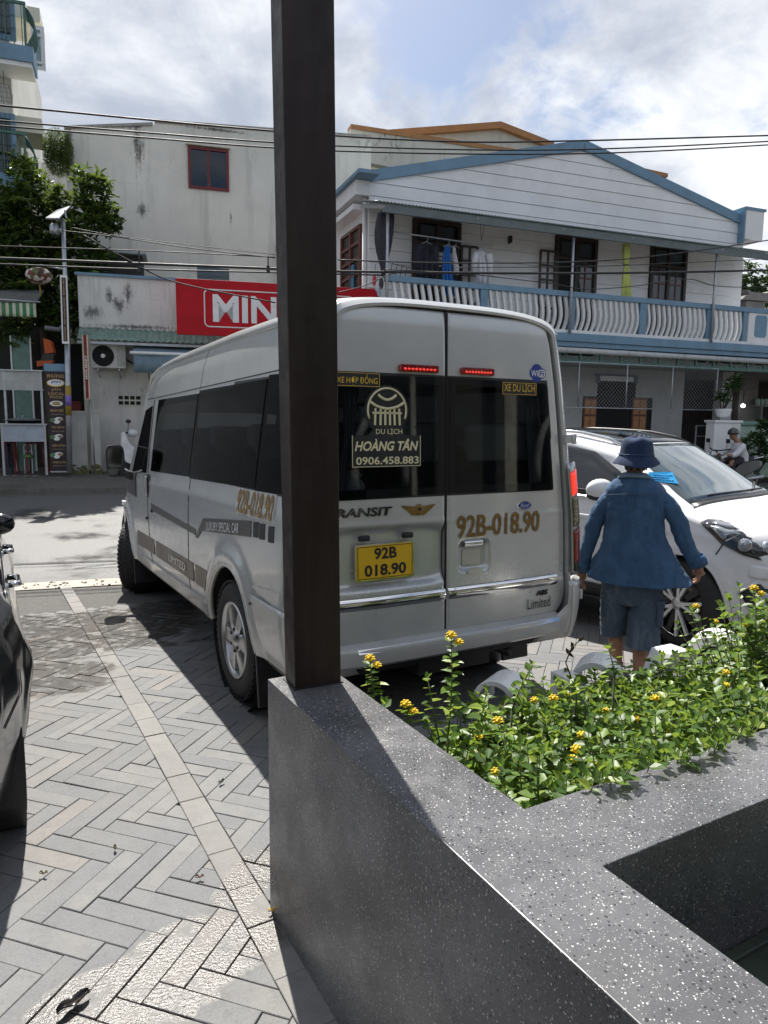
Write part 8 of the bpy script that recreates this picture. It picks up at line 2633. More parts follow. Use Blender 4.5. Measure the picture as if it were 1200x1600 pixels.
# hands: palm plus five bent fingers each
def hand(w, out, down, s, curl):
    """w wrist, down = direction of the hand, out = away from the body"""
    d = Vector(down).normalized(); o_ = Vector(out).normalized(); f = d.cross(o_).normalized() * s     # f: towards the finger row's front
    L = .095
    palm = [w, w + d * .045, w + d * .085]
    pts = list(palm); rad_ = [.027, (.036, .018), (.038, .017)]; ed = [(0, 1), (1, 2)]
    side = Vector((0, 1, 0)) - d * d.y; side.normalize(); inn = -o_
    for k, (off, ln) in enumerate(((.030, .072), (.011, .082), (-.010, .076), (-.028, .060))):
        b = w + d * .075 + side * off; i0 = len(pts)
        c1 = b + d * ln * .45 + inn * .004; dd = (d * cos(curl) + inn * sin(curl)); c2 = c1 + dd * ln * .33; dd2 = (d * cos(curl * 2) + inn * sin(curl * 2)); c3 = c2 + dd2 * ln * .25
        pts += [b, c1, c2, c3]; rad_ += [.0105, .0095, .0088, .0075]; ed += [(2, i0), (i0, i0 + 1), (i0 + 1, i0 + 2), (i0 + 2, i0 + 3)]
    i0 = len(pts); b = w + d * .028 + side * .030; pts += [b, b + d * .03 + side * .022 + inn * .012, b + d * .062 + side * .026 + inn * .022]; rad_ += [.014, .0115, .009]; ed += [(1, i0), (i0, i0 + 1), (i0 + 1, i0 + 2)]
    return skin_chain('hand', pts, rad_, ed, M_SKIN, man, 2)


hand(mp(909.5, 889, .06), (-1, 0, .1), (-.02, .15, -1), -1, .45)
hand(mp(1091, 881, .052), (1, 0, .3), (.12, .25, -1), 1, .75)
wb = mp(909.5, 893, .06); mb = MB(); mb.tube([wb + Vector((.034 * cos(a), .034 * sin(a), 0)) for a in np.linspace(0, 2 * pi, 21)[:-1]], .009, 6, closed=True); mb.build('wrist_strap', M_BLACK, man)
for a_, b_ in ((anl, tol), (anr, tor)):
    mb = MB(); c = (a_ + b_) / 2; mb.box((c.x, c.y + .01, .012), (.095, .27, .024)); sd2 = mb.build('sandal', M_BLACK, man, bevel=.01)
    mb = MB(); mb.tube([(c.x - .05, c.y + .04, .02), (c.x, c.y + .06, .085), (c.x + .05, c.y + .04, .02)], .009, 6); mb.build('strap', M_BLACK, sd2)

# ------------------------------------------------------------------ rider on a motorbike across the road
RY = 17.4
rg = at_y(1147, 700, RY); rg.z = ground_z(rg.x, rg.y); RZ = man_r = radians(18)
def rp(px, py, y=0.0):
    d = ray(px, py); Yv = Vector((-sin(RZ), cos(RZ), 0)); P = rg + Yv * y; tt = (P - EYE).dot(Yv) / d.dot(Yv); w = EYE + d * tt - rg
    return Vector((w.x * cos(RZ) + w.y * sin(RZ), y, w.z))
bk_ = thing('motorbike', 'dark motorbike ridden along the far side of the road at right', 'motorbike', rg, RZ)
q = rp(1160, 725)
zs = q.z
for x in (-.70, .58):
    w = thing('wheel', None, None); w.parent = bk_; w.location = (x, 0, .29)
    mb = MB(); Mx = frame((0, 0, 0), (1, 0, 0), (0, 0, 1), (0, -1, 0)); mb.lathe([(.215, -.035), (.27, -.04), (.29, 0), (.27, .04), (.215, .035)], 28, Mx); mb.build('tyre', M_RUBBER, w)
    mb = MB(); mb.lathe([(.215, -.02), (.215, .02), (.20, .02), (.20, -.02)], 28, Mx)
    for a in np.linspace(0, 2 * pi, 11)[:-1]: mb.bar((0, 0, 0), (.21 * cos(a), 0, .21 * sin(a)), .012)
    mb.build('rim', M_ALLOY, w)
mb = MB(); V = []
for x, z0, z1, w in ((-.62, .55, .80, .06), (-.5, .38, .92, .13), (-.38, .30, .70, .14), (-.1, .28, .48, .14), (.1, .32, .70, .15), (.4, .42, .76, .14), (.75, .55, .76, .09), (.88, .62, .72, .05)):
    V += [(x, -w, z0), (x, w, z0), (x, w * .8, z1), (x, -w * .8, z1)]
mb.add(V, [(i * 4 + j, i * 4 + (j + 1) % 4, i * 4 + 4 + (j + 1) % 4, i * 4 + 4 + j) for i in range(7) for j in range(4)] + [(0, 1, 2, 3), (31, 30, 29, 28)]); mb.build('body', plain('bike_black', (.02, .02, .022), .3, coat=.5), bk_, bevel=.03, seg=3)
mb = MB(); V = []
for x, z, w in ((-.12, .74, .10), (.1, .77, .13), (.4, .80, .14), (.68, .83, .10)): V += [(x, -w, z - .07), (x, w, z - .07), (x, w, z + .02), (x, -w, z + .02)]
mb.add(V, [(i * 4 + j, i * 4 + (j + 1) % 4, i * 4 + 4 + (j + 1) % 4, i * 4 + 4 + j) for i in range(3) for j in range(4)] + [(0, 1, 2, 3), (15, 14, 13, 12)]); mb.build('saddle', M_BLACK, bk_, bevel=.02, seg=3)
mb = MB(); mb.tube([(.50, -.14, .80), (.80, -.12, .84), (.88, 0, .85), (.80, .12, .84), (.5, .14, .80)], .014, 6); mb.build('grab_rail', M_CHROME, bk_)
mb = MB(); mb.tube([(-.70, 0, .29), (-.52, 0, .98)], .03, 8); mb.tube([(-.42, -.34, 1.04), (-.52, -.12, 1.0), (-.52, .12, 1.0), (-.42, .34, 1.04)], .016, 8); mb.build('handlebar', M_BLACK, bk_)
mb = MB(); mb.ball((-.62, 0, .90), (.10, .10, .09), 12, 8); mb.build('headlamp', M_ALLOY, bk_)
for s in (-1, 1): mb = MB(); mb.tube([(-.47, s * .25, 1.03), (-.5, s * .30, 1.18)], .007, 5); mb.box((-.5, s * .32, 1.23), (.02, .12, .10)); mb.build('mirror', M_BLACK, bk_, bevel=.006)
mb = MB(); mb.tube([(.2, -.18, .30), (.75, -.2, .36)], [.03, .05], 10); mb.build('exhaust', M_ALLOY, bk_)
rider = thing('person', 'motorbike rider in a white shirt and dark helmet, hands on the bars', 'person', rg, RZ)
hc2 = rp(1146, 679, 0); dz = 0.0
chest2 = rp(1153, 702); hip2 = Vector((rp(1156, 722).x, 0, max(.80, rp(1156, 726).z)))
sl_, sr_ = chest2 + Vector((-.02, -.19, .10)), chest2 + Vector((.02, .19, .10)); e1, e2 = rp(1148, 712, -.26), Vector((rp(1142, 710).x, .28, chest2.z - .12)); h1, h2 = rp(1136, 711, -.28), Vector((rp(1134, 708).x, .30, chest2.z - .15))
kn1, kn2 = hip2 + Vector((-.42, -.16, -.10)), hip2 + Vector((-.42, .16, -.10)); f1, f2 = kn1 + Vector((.10, 0, -.40)), kn2 + Vector((.10, 0, -.40))
pts = [hip2, (hip2 + chest2) / 2, chest2, chest2 + Vector((-.01, 0, .17)), hc2 + Vector((0, 0, -.05)), sl_, e1, h1, sr_, e2, h2, hip2 + Vector((-.05, -.10, 0)), kn1, f1, hip2 + Vector((-.05, .10, 0)), kn2, f2, f1 + Vector((-.14, 0, -.04)), f2 + Vector((-.14, 0, -.04))]
skin_chain('body', pts, [(.12, .15), (.11, .14), (.12, .16), .06, .06, .07, .05, .035, .07, .05, .035, .10, .075, .05, .10, .075, .05, .035, .035], [(0, 1), (1, 2), (2, 3), (3, 4), (2, 5), (5, 6), (6, 7), (2, 8), (8, 9), (9, 10), (0, 11), (11, 12), (12, 13), (13, 17), (0, 14), (14, 15), (15, 16), (16, 18)], M_SKIN, rider)
M_SHIRTW = plain('shirt_white', (.60, .60, .62), .85, var=.1, scale=9)
mb = MB(); V = []; n = 24
for c, rx, ry in ((hip2 + Vector((0, 0, -.06)), .17, .21), (hip2 + Vector((.0, 0, .10)), .165, .20), ((hip2 + chest2) / 2 + Vector((0, 0, .05)), .16, .20), (chest2, .15, .21), (chest2 + Vector((0, 0, .10)), .125, .20), (chest2 + Vector((-.01, 0, .16)), .08, .10)):
    for i in range(n): a = 2 * pi * i / n; f = 1 + .04 * sin(5 * a + 20 * c.z); V.append((c.x + rx * f * cos(a), c.y + ry * f * sin(a), c.z))
mb.add(V, [(j * n + i, j * n + (i + 1) % n, (j + 1) * n + (i + 1) % n, (j + 1) * n + i) for j in range(5) for i in range(n)], 0, True); mb.build('shirt', M_SHIRTW, rider, subsurf=1)
for a, b, c in ((sl_, e1, h1), (sr_, e2, h2)): mb = MB(); mb.tube([a.lerp(chest2, .2), a, a.lerp(b, .5), b, b.lerp(c, .55)], [.09, .092, .082, .07, .058], 14); mb.build('sleeve', M_SHIRTW, rider, subsurf=1)
mb = MB()
for a, b, c in ((hip2 + Vector((-.02, -.10, -.02)), kn1, f1), (hip2 + Vector((-.02, .10, -.02)), kn2, f2)): mb.tube([a, a.lerp(b, .5), b, b.lerp(c, .5), c], [.125, .11, .09, .075, .06], 12)
mb.build('trousers', plain('dark_trousers', (.02, .021, .025), .8), rider, subsurf=1)
hdir = Matrix.Rotation(radians(90 + 62), 4, 'Z')
mb = MB(); V, Fc = headfn(Vector((0, 0, 0))); V = [Vector(v) for v in V]; RM = Matrix.Rotation(radians(152), 3, 'Z'); mb.add([hc2 + RM @ v for v in V], Fc, 0, True); hd = mb.build('head', M_SKIN, rider)
mb = MB()
for s in (-1, 1): mb.ball(hc2 + RM @ Vector((s * .030, .084, .012)), (.013, .013, .007), 8, 6)
mb.build('eyes', M_BLACK, hd); mb = MB(); mb.ball(hc2 + RM @ Vector((0, .082, -.06)), (.02, .02, .006), 8, 6); mb.build('mouth', MATS['lips'], hd)
mb = MB(); V = []; n = 28
for j in range(9):
    th_ = pi * .55 * j / 8
    for i in range(n): a = 2 * pi * i / n; V.append(hc2 + RM @ Vector((.128 * sin(th_) * cos(a), .145 * sin(th_) * sin(a) - .005, .035 + .125 * cos(th_) - (.03 * max(0, -sin(a)) if j > 6 else 0))))
mb.add(V, [(j * n + i, j * n + (i + 1) % n, (j + 1) * n + (i + 1) % n, (j + 1) * n + i) for j in range(8) for i in range(n)], 0, True); hm = mb.build('helmet', plain('helmet_grey', (.045, .048, .052), .25, coat=.6), rider, solid=.012)
mb = MB(); mb.grid(lambda u, v: hc2 + RM @ Vector(((2 * u - 1) * .10, .12 + .06 * v * (1 - (2 * u - 1) ** 2 * .7), .045 - .012 * v - .02 * (2 * u - 1) ** 2)), 10, 3); mb.build('visor', M_BLACK, hm, solid=.006)
mb = MB(); mb.tube([hc2 + RM @ Vector((s * .085, .0, z)) for s, z in ((-1, .0), (-.8, -.09), (0, -.135), (.8, -.09), (1, .0))], .008, 5); mb.build('chin_strap', M_BLACK, hm)

# white scooter half hidden by the minibus mirror
sc_ = FL.thing('scooter', 'white scooter parked by the shop wall behind the minibus mirror', 'scooter')
ysc = -.7
def sp(px, py, y=ysc): x, z = FL.loc(px, py, y); return Vector((x, y, z))
b = sp(207, 690); g = .42
M_SCW = plain('scooter_white', (.66, .66, .66), .3, coat=.5)
mb = MB(); V = []
for x, z0, z1, w in ((-.25, .55, .95, .10), (-.16, .35, 1.0, .17), (-.05, .30, .72, .16), (.25, .28, .42, .15), (.5, .35, .75, .16), (.85, .45, .85, .15), (1.2, .62, .82, .08)): V += [(b.x + x, ysc - w, g + z0 - .05), (b.x + x, ysc + w, g + z0 - .05), (b.x + x, ysc + w * .8, g + z1), (b.x + x, ysc - w * .8, g + z1)]
mb.add(V, [(i * 4 + j, i * 4 + (j + 1) % 4, i * 4 + 4 + (j + 1) % 4, i * 4 + 4 + j) for i in range(6) for j in range(4)] + [(0, 1, 2, 3), (27, 26, 25, 24)]); mb.build('body', M_SCW, sc_, bevel=.03, seg=3)
mb = MB(); mb.box((b.x + .75, ysc, g + .88), (.7, .26, .08)); mb.build('saddle', M_BLACK, sc_, bevel=.03, seg=3)
h0 = sp(192, 677); mb = MB(); mb.tube([h0 + Vector((.02, .1, 0)), h0 + Vector((.16, .2, .03)), h0 + Vector((.25, .5, .03))], .022, 8); mb.build('handlebar', M_BLACK, sc_)
mb = MB(); mb.ball(h0 + Vector((.20, .22, .0)), (.13, .14, .10), 12, 8); mb.build('head_cowl', M_SCW, sc_)
for x in (-.25, 1.0):
    mb = MB(); Mx = frame((b.x + x, ysc, g + .25), (1, 0, 0), (0, 0, 1), (0, -1, 0)); mb.lathe([(0, .02), (.14, .02), (.16, .03), (.24, .045), (.25, 0), (.24, -.045), (.16, -.03), (0, -.02)], 24, Mx); mb.build('wheel', M_RUBBER, sc_)
mb = MB(); mb.tube([h0 + Vector((.1, .15, .05)), h0 + Vector((.12, .1, .22))], .008, 5); mb.ball(h0 + Vector((.12, .1, .27)), (.06, .02, .05), 10, 6); mb.build('mirror', M_BLACK, sc_)
# ------------------------------------------------------------------ steel letters standing behind the planter front
def on_row(px, py, b=2.33):
    """(a, z) of a photo point on the vertical plane b=const of the planter plan"""
    d = ray(px, py); nb = Vector((PB.x, PB.y, 0)); tt = (b - EYE.dot(nb)) / d.dot(nb); w = EYE + d * tt
    return w.x * PA.x + w.y * PA.y, w.z


LETTER_B = 2.34
def letter(lab, polys, depth, name='steel_letter', at=None, turn=0.0):
    o_ = PB * LETTER_B + (PA * at if at else Vector((0, 0)))
    t_ = thing(name, lab, 'letter', (o_.x, o_.y, 0), PLAN_A + radians(turn), 'brushed steel letters along the planter front')
    for poly in polys:
        mb = MB(); mb.prism(poly, depth, frame((0, 0, 0), (1, 0, 0), (0, 0, 1), (0, -1, 0))); o = mb.build('letter_body', M_STEEL, t_, bevel=.003, seg=2, sharp=50)
    return t_


def arc_poly(cx_, cz_, r0, r1, a0, a1, n=22):
    A_ = np.linspace(radians(a0), radians(a1), n)
    return [(cx_ + r1 * cos(a), cz_ + r1 * sin(a)) for a in A_] + [(cx_ + r0 * cos(a), cz_ + r0 * sin(a)) for a in A_[::-1]]


a_, z_ = on_row(770, 1052, LETTER_B); letter('round brushed steel letter nearest the dark post', [arc_poly(0, z_ - .10, .075, .10, -20, 200, 34)], .17, at=a_ + .10, turn=-62)
a_, z_ = on_row(872, 1046, LETTER_B); letter('upright flat topped steel letter between the two round ones', [[(a_ - .045, .45), (a_ + .045, .45), (a_ + .045, z_), (a_ - .045, z_)], [(a_ + .047, .45), (a_ + .16, .45), (a_ + .16, .53), (a_ + .047, .53)]], .13)
a_, z_ = on_row(922, 1022, LETTER_B); letter('round topped steel letter left of the walking man', [arc_poly(0, z_ - .11, .08, .11, -10, 190), [(-.11, .45), (-.08, .45), (-.08, z_ - .132), (-.11, z_ - .132)], [(.08, .45), (.11, .45), (.11, z_ - .132), (.08, z_ - .132)]], .17, at=a_ + .07, turn=-55)
a_, z_ = on_row(1024, 1010, LETTER_B); letter('slanted steel letter leg just right of the walking man', [[(a_ - .13, .45), (a_ - .04, .45), (a_ + .05, z_), (a_ - .03, z_)], [(a_ + .051, z_ - .001), (a_ + .15, .45), (a_ + .24, .45), (a_ + .11, z_ - .001)]], .12)
a_, z_ = on_row(1108, 985, LETTER_B); letter('large slanted steel letter in front of the white car wheel', [arc_poly(0, z_ - .16, .11, .16, 0, 200)], .20, at=a_ + .10, turn=-60)

# ------------------------------------------------------------------ lantana in the planter
def bedpt(a, b): return PA * a + PB * b


LV = bpy.data.meshes.new('lantana_leaf_piece')
LV.from_pydata([tuple(v) for v in LEAF_V], [], LEAF_F)
LV.materials.append(M_LANTANA)
LEAFPIECES = []
for k in range(6):
    me = LV.copy(); me.attributes.new('tone', 'FLOAT', 'POINT').data.foreach_set('value', [[.12, .35, .55, .75, .9, .97][k]] * len(LEAF_V)); LEAFPIECES.append(me)


def place_leaf(parent, p, d, up, size, me):
    d = Vector(d).normalized(); s = Vector(up).cross(d)
    if s.length < 1e-3: s = d.orthogonal()
    s.normalize(); u = d.cross(s)
    o = obj('leaf', me, parent)
    o.matrix_local = Matrix(((d.x * size, s.x * size * 1.3, u.x * size, p.x), (d.y * size, s.y * size * 1.3, u.y * size, p.y), (d.z * size, s.z * size * 1.3, u.z * size, p.z), (0, 0, 0, 1)))
    return o


def flower(parent, p, r=.016):
    mb = MB()
    for k in range(18):
        th_ = math.acos(1 - 1.35 * (k + .5) / 18); a = k * 2.399; c = p + Vector((sin(th_) * cos(a), sin(th_) * sin(a), cos(th_) * .9)) * r
        mb.ball(c, (r * .32, r * .32, r * .22), 6, 4)
    mb.ball(p, r * .75, 8, 6)
    return mb.build('flower', M_FLOWER, parent)


def sprig(mbst, P, D, U, S, base, tip, n, l0, r0=.0032):
    """a stem with opposite pairs of leaves"""
    base, tip = Vector(base), Vector(tip); ax = (tip - base); L = ax.length; mid = base.lerp(tip, .5) + Vector((random.uniform(-.06, .06), random.uniform(-.06, .06), .02)) * L * 1.2
    c = lambda t_: base * (1 - t_) ** 2 + mid * 2 * t_ * (1 - t_) + tip * t_ * t_
    mbst.tube([c(t_) for t_ in (0, .25, .5, .75, 1)], [r0, r0 * .9, r0 * .8, r0 * .65, r0 * .5], 5)
    ph = random.uniform(0, pi)
    for i in range(n):
        t_ = .18 + .82 * (i + .5) / n; p = c(t_); dir_ = (c(min(1, t_ + .05)) - c(t_ - .05)).normalized(); sd_2 = dir_.orthogonal().normalized()
        for s in (0, 1):
            a = ph + i * pi / 2 * .97 + s * pi + random.uniform(-.3, .3); q = Quaternion(dir_, a) @ sd_2; e_ = .05 + .6 * t_ ** 4
            d = q * cos(e_) + dir_ * sin(e_); d.z -= .12
            P.append(p); D.append(tuple(d)); U.append(tuple((dir_ + Vector((0, 0, .6)) + Vector((random.gauss(0, .15), random.gauss(0, .15), 0))))); S.append(l0 * random.uniform(.5, 1.2) * (1 - .35 * t_ ** 4))
    for s in range(3):
        a = random.uniform(0, 2 * pi); P.append(tip); D.append((cos(a) * .6, sin(a) * .6, .9)); U.append((0, 0, 1)); S.append(l0 * .5)


SHR = [  # a, b, top height, radius, sprigs, label
    (1.17, 2.05, 0.80, .10, 9, 'sparse lantana sprig beside the foot of the dark post'),
    (1.22, 1.72, 0.80, .14, 22, 'low lantana shrub against the wide left arm of the planter'),
    (1.30, 1.38, 0.86, .17, 40, 'lantana shrub in the inner corner of the terrazzo planter'),
    (1.50, 1.62, 0.82, .17, 40, 'lantana shrub in front of the first round steel letter'),
    (1.58, 1.32, 0.87, .17, 42, 'lantana shrub overhanging the cross arm near the inner corner'),
    (1.47, 1.95, 0.78, .14, 18, 'tall open lantana before the minibus bumper'),
    (1.83, 1.82, 0.80, .20, 44, 'dense lantana clump behind the upright steel letter'),
    (1.88, 1.42, 0.86, .19, 48, 'lantana shrub over the middle of the cross arm'),
    (2.18, 1.62, 0.76, .20, 48, 'lantana shrub below the legs of the walking man'),
    (2.20, 1.36, 0.87, .18, 44, 'lantana shrub with orange flowers along the lit cross arm'),
    (2.16, 1.97, 0.72, .17, 36, 'lantana clump with withered twigs beside the round topped letter'),
    (2.52, 1.85, 0.77, .22, 52, 'tall flowering lantana under the white car headlight'),
    (2.55, 1.45, 0.87, .20, 46, 'lantana shrub at the right end of the visible cross arm'),
    (2.90, 1.75, 1.08, .26, 56, 'tallest lantana clump at the right edge of the photo'),
    (2.48, 2.02, 0.66, .14, 26, 'lantana between the slanted steel letters'),
]
for (a, b, zt, rad_, ns, lab) in SHR:
    c = bedpt(a, b); lt_ = thing('lantana_shrub', lab, 'shrub', (c.x, c.y, .35), 0, 'lantana shrubs in the planter')
    P, D, U, S = [], [], [], []; st_ = MB()
    fl_at = []
    for i in range(int(ns * 1.75)):
        ang = random.uniform(0, 2 * pi); rr = rad_ * sqrt(random.random()); h = (zt - .35) * random.uniform(.66, 1.0) * (1 - .25 * (rr / rad_) ** 2)
        tip = Vector((rr * 1.5 * cos(ang) + random.gauss(0, .05), rr * 1.5 * sin(ang) + random.gauss(0, .05), h)); base = Vector((rr * .35 * cos(ang), rr * .35 * sin(ang), .0))
        w = bedpt(0, 0); wp_ = Vector((c.x + tip.x, c.y + tip.y)); ta = wp_.dot(PA); tb = wp_.dot(PB)
        if tb < B1 + .0 and h < TOPZ - .35 + .05: tip.z = TOPZ - .35 + .04
        if tb < B1 - .05: tip -= Vector((PB.x, PB.y, 0)) * (tb - B1 + .03)
        if ta < A1 - .02: tip -= Vector((PA.x, PA.y, 0)) * (ta - A1 - .02)
        sprig(st_, P, D, U, S, base, tip, max(4, int(h / .042)), random.uniform(.048, .070))
        if random.random() < .04: fl_at.append(tip + Vector((0, 0, .012)))
    # leaves nearest the top are single leaves, the rest one mass
    P_ = np.array([tuple(p) for p in P]); order = np.argsort(-P_[:, 2]); nl = 55
    for k in order[:nl]: place_leaf(lt_, Vector(P_[k]), D[k], U[k], S[k], random.choice(LEAFPIECES))
    r_ = order[nl:]
    tag(leaves('foliage', P_[r_], np.array(D)[r_], np.array(U)[r_], np.array(S)[r_], M_LANTANA, lt_, 1.3), kind='stuff')
    tag(st_.build('stems', M_STEM, lt_), kind='stuff')
    for f in fl_at: flower(lt_, f, random.uniform(.011, .015))
# undergrowth mass filling the bed
N = 5200
aa = RNG.uniform(A1 + .03, 3.4, N); bb = RNG.uniform(B1 + .02, 2.12, N); keep = ~((aa < 1.35) & (bb > 1.55))
aa, bb = aa[keep], bb[keep]; zz = RNG.uniform(.42, .70, len(aa))
pos = np.stack([aa * PA.x + bb * PB.x, aa * PA.y + bb * PB.y, zz], 1)
tag(leaves('undergrowth', pos, rand_dirs(len(aa), .4), np.tile([[0, 0, 1.]], (len(aa), 1)) + RNG.normal(0, .35, (len(aa), 3)), RNG.uniform(.04, .065, len(aa)), M_LANTANA, None, .95), 'dark lower leaves filling the planter bed', 'foliage', None, 'stuff')
# single tall sprigs standing free of the mass, placed where they stand in the bed
def bed_at(px, py, a):
    """point of the vertical plane a=const seen at a photo pixel"""
    d = ray(px, py); na = Vector((PA.x, PA.y, 0)); tt = a / d.dot(na); return EYE + d * tt
TALL = [((585, 1100), (578, 1036), 1.10, 10, 'slim flowering sprig right beside the dark post', 1), ((645, 1140), (634, 1108), 1.12, 5, 'short flowering sprig leaning over the planter edge near the post', 1), ((700, 1150), (705, 1000), 1.30, 16, 'tallest single sprig reaching up in front of the minibus bumper', 1), ((690, 1180), (668, 1060), 1.25, 9, 'leafy sprig left of the tallest sprig', 0),
        ((800, 1110), (832, 1040), 1.62, 9, 'upright sprig beside the first round steel letter', 0), ((745, 1150), (760, 1080), 1.42, 8, 'sprig before the first round steel letter', 0), ((895, 1080), (868, 1065), 1.75, 5, 'short sprig at the foot of the upright steel letter', 0), ((960, 1060), (950, 1012), 1.95, 8, 'fresh sprig at the left calf of the walking man', 0), ((1180, 1000), (1178, 925), 2.75, 10, 'sprig at the right edge before the car bumper', 1)]
for (p0, p1, a, n, lab, fl) in TALL:
    b0, t0 = bed_at(*p0, a), bed_at(*p1, a); b0.z = min(b0.z, t0.z - .05)
    root = thing('lantana_sprig', lab, 'sprig', (b0.x, b0.y, .5), 0, 'single sprigs above the planter'); st_ = MB(); P, D, U, S = [], [], [], []
    st_.tube([Vector((0, 0, 0)), b0 - root.location], [.005, .004], 5)
    sprig(st_, P, D, U, S, b0 - root.location, t0 - root.location, n, .05)
    st_.build('stem', M_STEM, root)
    for p_, d_, u_, s_ in zip(P, D, U, S): place_leaf(root, Vector(p_), d_, u_, s_, random.choice(LEAFPIECES))
    if fl: flower(root, t0 - root.location + Vector((0, 0, .015)), .015); flower(root, t0 - root.location + Vector((.025, -.01, -.005)), .013)
# withered stalk
dw = thing('withered_stalk', 'withered brown stalk with curled dead leaves beside the walking man', 'sprig', bed_at(890, 1080, 1.72)); o0 = dw.location.copy(); mb = MB()
pp = [bed_at(*q, 1.72) - o0 for q in ((893, 1060), (884, 1035), (893, 1012), (912, 995))]; mb.tube(pp, [.003, .0025, .002, .0015], 5); mb.build('stem', M_DEADLEAF, dw)
P = []; D = []
for q in ((884, 1012), (892, 1003), (888, 1015), (912, 994), (896, 1008)): P.append(tuple(bed_at(*q, 1.72) - o0)); D.append((random.uniform(-.5, .5), random.uniform(-.5, .5), -.6))
leaves('dead_leaves', P, D, rand_dirs(5, .5), [.04] * 5, M_DEADLEAF, dw, .7)

# ------------------------------------------------------------------ overhead cables
CAB = [([(-40, 161), (430, 205), (700, 221), (900, 220), (1260, 210)], .016, 'uppermost black cable across the sky'), ([(-40, 185), (200, 205), (528, 228), (888, 234), (1260, 218)], .014, 'second black cable below the uppermost one'), ([(-40, 193), (200, 213), (528, 236), (916, 240), (1260, 223)], .014, 'third black cable close under the second'),
       ([(-40, 402), (430, 420), (528, 424), (916, 427), (1260, 421)], .024, 'thick black cable bundle across the balcony'), ([(-40, 411), (200, 420), (430, 426), (600, 430)], .014, 'black cable running just under the thick bundle at left'), ([(-40, 383), (230, 392), (430, 402)], .009, 'thin pale cable over the mouldy parapet'), ([(95, 360), (180, 370), (300, 388), (430, 403)], .008, 'thin wire from the street lamp towards the post'), ([(110, 355), (180, 368), (290, 382), (430, 398)], .006, 'thinnest wire beside the lamp wire'),
       ([(130, 367), (200, 406), (275, 441), (430, 473)], .013, 'slanting black cable running down on to the red sign'), ([(528, 406), (713, 411), (928, 408), (1080, 393), (1260, 366)], .013, 'black cable rising to the right across the balcony doors'), ([(713, 418), (930, 416), (1100, 409), (1260, 402)], .008, 'thin wire just below the rising cable'), ([(600, 421), (718, 427), (860, 443), (916, 452), (1000, 446), (1075, 436), (1130, 448), (1260, 447)], .009, 'sagging wire looped across the balcony'), ([(528, 457), (570, 446), (612, 428), (650, 424)], .009, 'short wire curving up to the balcony corner')]
for pts_, r, lab in CAB:
    r *= .95
    w = thing('power_cable', lab, 'cable', (0, 0, 0), 0, 'overhead cables across the street'); y0 = 13.2; P = []
    for px, py in pts_:
        y = y0
        for _ in range(6): q = at_y(px, py, y); y = 13.2 + .30 * q.x
        P.append(q)
    Q = []
    for i in range(len(P) - 1):
        p0, p1, p2, p3 = P[max(i - 1, 0)], P[i], P[i + 1], P[min(i + 2, len(P) - 1)]
        for k in range(8):
            f = k / 8; Q.append(.5 * ((2 * p1) + (p2 - p0) * f + (2 * p0 - 5 * p1 + 4 * p2 - p3) * f * f + (3 * p1 - p0 - 3 * p2 + p3) * f ** 3))
    Q.append(P[-1]); w.location = Q[0]; mb = MB(); mb.tube([q - Q[0] for q in Q], r, 6); mb.build('wire', M_CABLE, w)
for px, py0, py1 in ((218, 391, 420), (419, 400, 420)):
    y = 13.2
    for _ in range(6): q = at_y(px, py1, y); y = 13.2 + .30 * q.x
    cl2 = thing('cable_clamp', 'small black clamp on the cables before the stained wall, %s' % ('left one' if px < 300 else 'right one by the post'), 'clamp', q, 0, 'clamps on the cables'); mb = MB(); mb.tube([(0, 0, 0), (0, 0, at_y(px, py0, y).z - q.z)], .012, 5); mb.build('rod', M_BLACK, cl2); mb = MB(); mb.box((0, 0, 0), (.05, .05, .09)); mb.build('grip', M_BLACK, cl2)

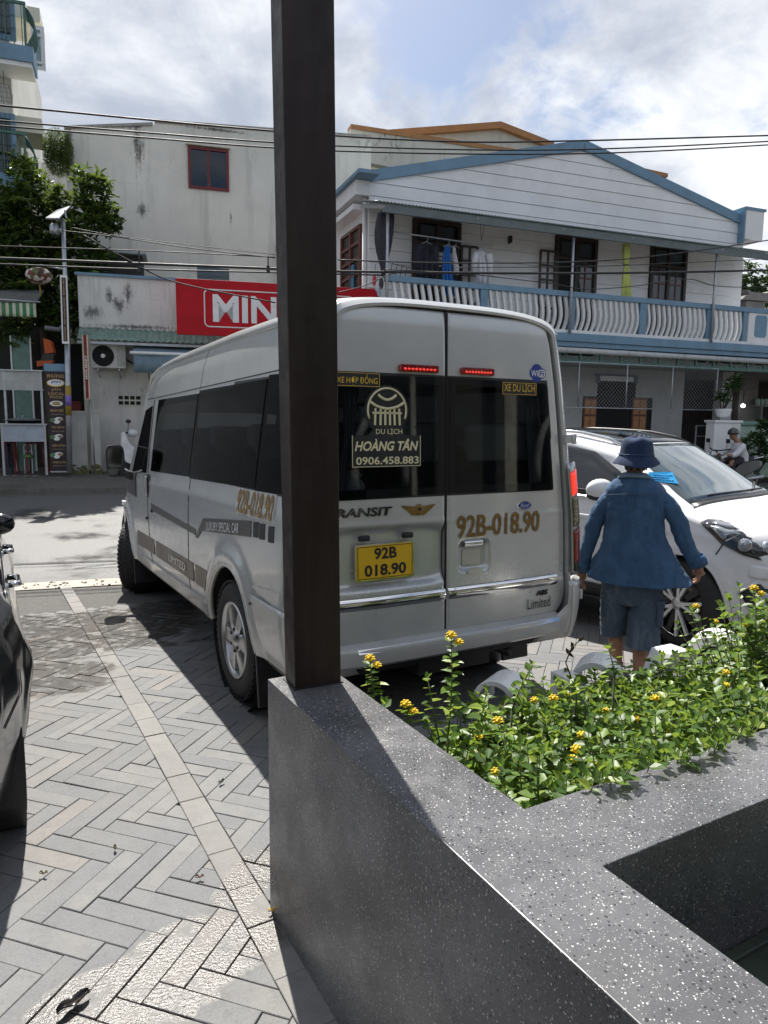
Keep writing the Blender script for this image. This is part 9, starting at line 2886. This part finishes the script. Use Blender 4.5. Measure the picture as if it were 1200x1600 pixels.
# ------------------------------------------------------------------ fallen leaves on the drive
def fallen(px, py, L, mat, lab, cat='leaf', az=.4):
    p = at_z(px, py, 0); p.z = ground_z(p.x, p.y) + .004; t_ = thing('fallen_leaf', lab, cat, p, az, 'fallen leaves on the paving')
    mb = MB(); mb.grid(lambda u, v: ((u - .5) * L, (v - .5) * L * .38 * sin(pi * min(max(u, .04), .97)) ** .7, .012 + .02 * (2 * v - 1) ** 2 * (L / .15) + .006 * sin(9 * u)), 10, 6); mb.build('blade', mat, t_, solid=.001)
    mb = MB(); mb.tube([(-L * .5, 0, .01), (L * .55, 0, .014)], .0015, 5); mb.build('stalk', M_DEADLEAF, t_)
fallen(115, 1575, .10, plain('wet_black_leaf', (.02, .016, .014), .3), 'large curled black leaf lying in the foreground puddle', az=.9)
fallen(312, 1376, .03, plain('brown_leaf', (.16, .06, .035), .6), 'small red brown leaf on the paving near the wet strip', az=.2)
fallen(346, 1226, .035, M_SHRUBLEAF, 'small green leaf on the paving right of the strip', az=1.0); fallen(425, 1428, .028, M_FLOWER, 'yellow petal at the foot of the planter corner', az=.5)
fallen(180, 1330, .03, plain('olive_leaf', (.14, .12, .05), .7), 'olive leaf on the herringbone paving at left', az=2.0); fallen(68, 1370, .03, MATS['olive_leaf'], 'dry leaf in the shade of the black car', az=.1)

# ------------------------------------------------------------------ building behind the viewer (out of view, added for the glass and polished stone to mirror)
cafe = thing('reflected_cafe', 'unseen dark cafe front added behind the viewer for reflections', 'building', (PB.x * -4.6, PB.y * -4.6, 0), PLAN_A)
slab('wall', -9, 14, 0, 4.6, -.4, 0, plain('cafe_wall', (.09, .082, .075), .6, var=.2), cafe)
for i, x in enumerate((-6, -2, 2, 6, 9.5)):
    slab('shop_window', x - 1.2, x + 1.2, .3, 3.2, .0, .03, M_GLASS_DARK, cafe)
slab('fascia', -9, 14, 3.5, 4.4, .001, .18, M_BROWN, cafe)

for x in (-4, 0, 8.6, 12.2): slab('column', x - .14, x + .14, 0, 3.5, .2, .48, M_CREAM, cafe)  # pale columns invented to give the van's rear glass something to reflect
for x in (6.7,): slab('reflected_upright', x - .05, x + .05, .1, 3.0, .031, .10, M_CREAM, cafe)  # pale upright, likewise added only for its reflection
for x in (5.9, 9.9):
    mb = MB(); mb.tube([(x + .5 * cos(a), .3, 1.3 + 1.0 * sin(a)) for a in np.linspace(-.3, pi + .3, 16)], .07, 8); mb.build('reflected_arch', M_CARTP, cafe)  # made-up arches, curved shapes for the glass to reflect
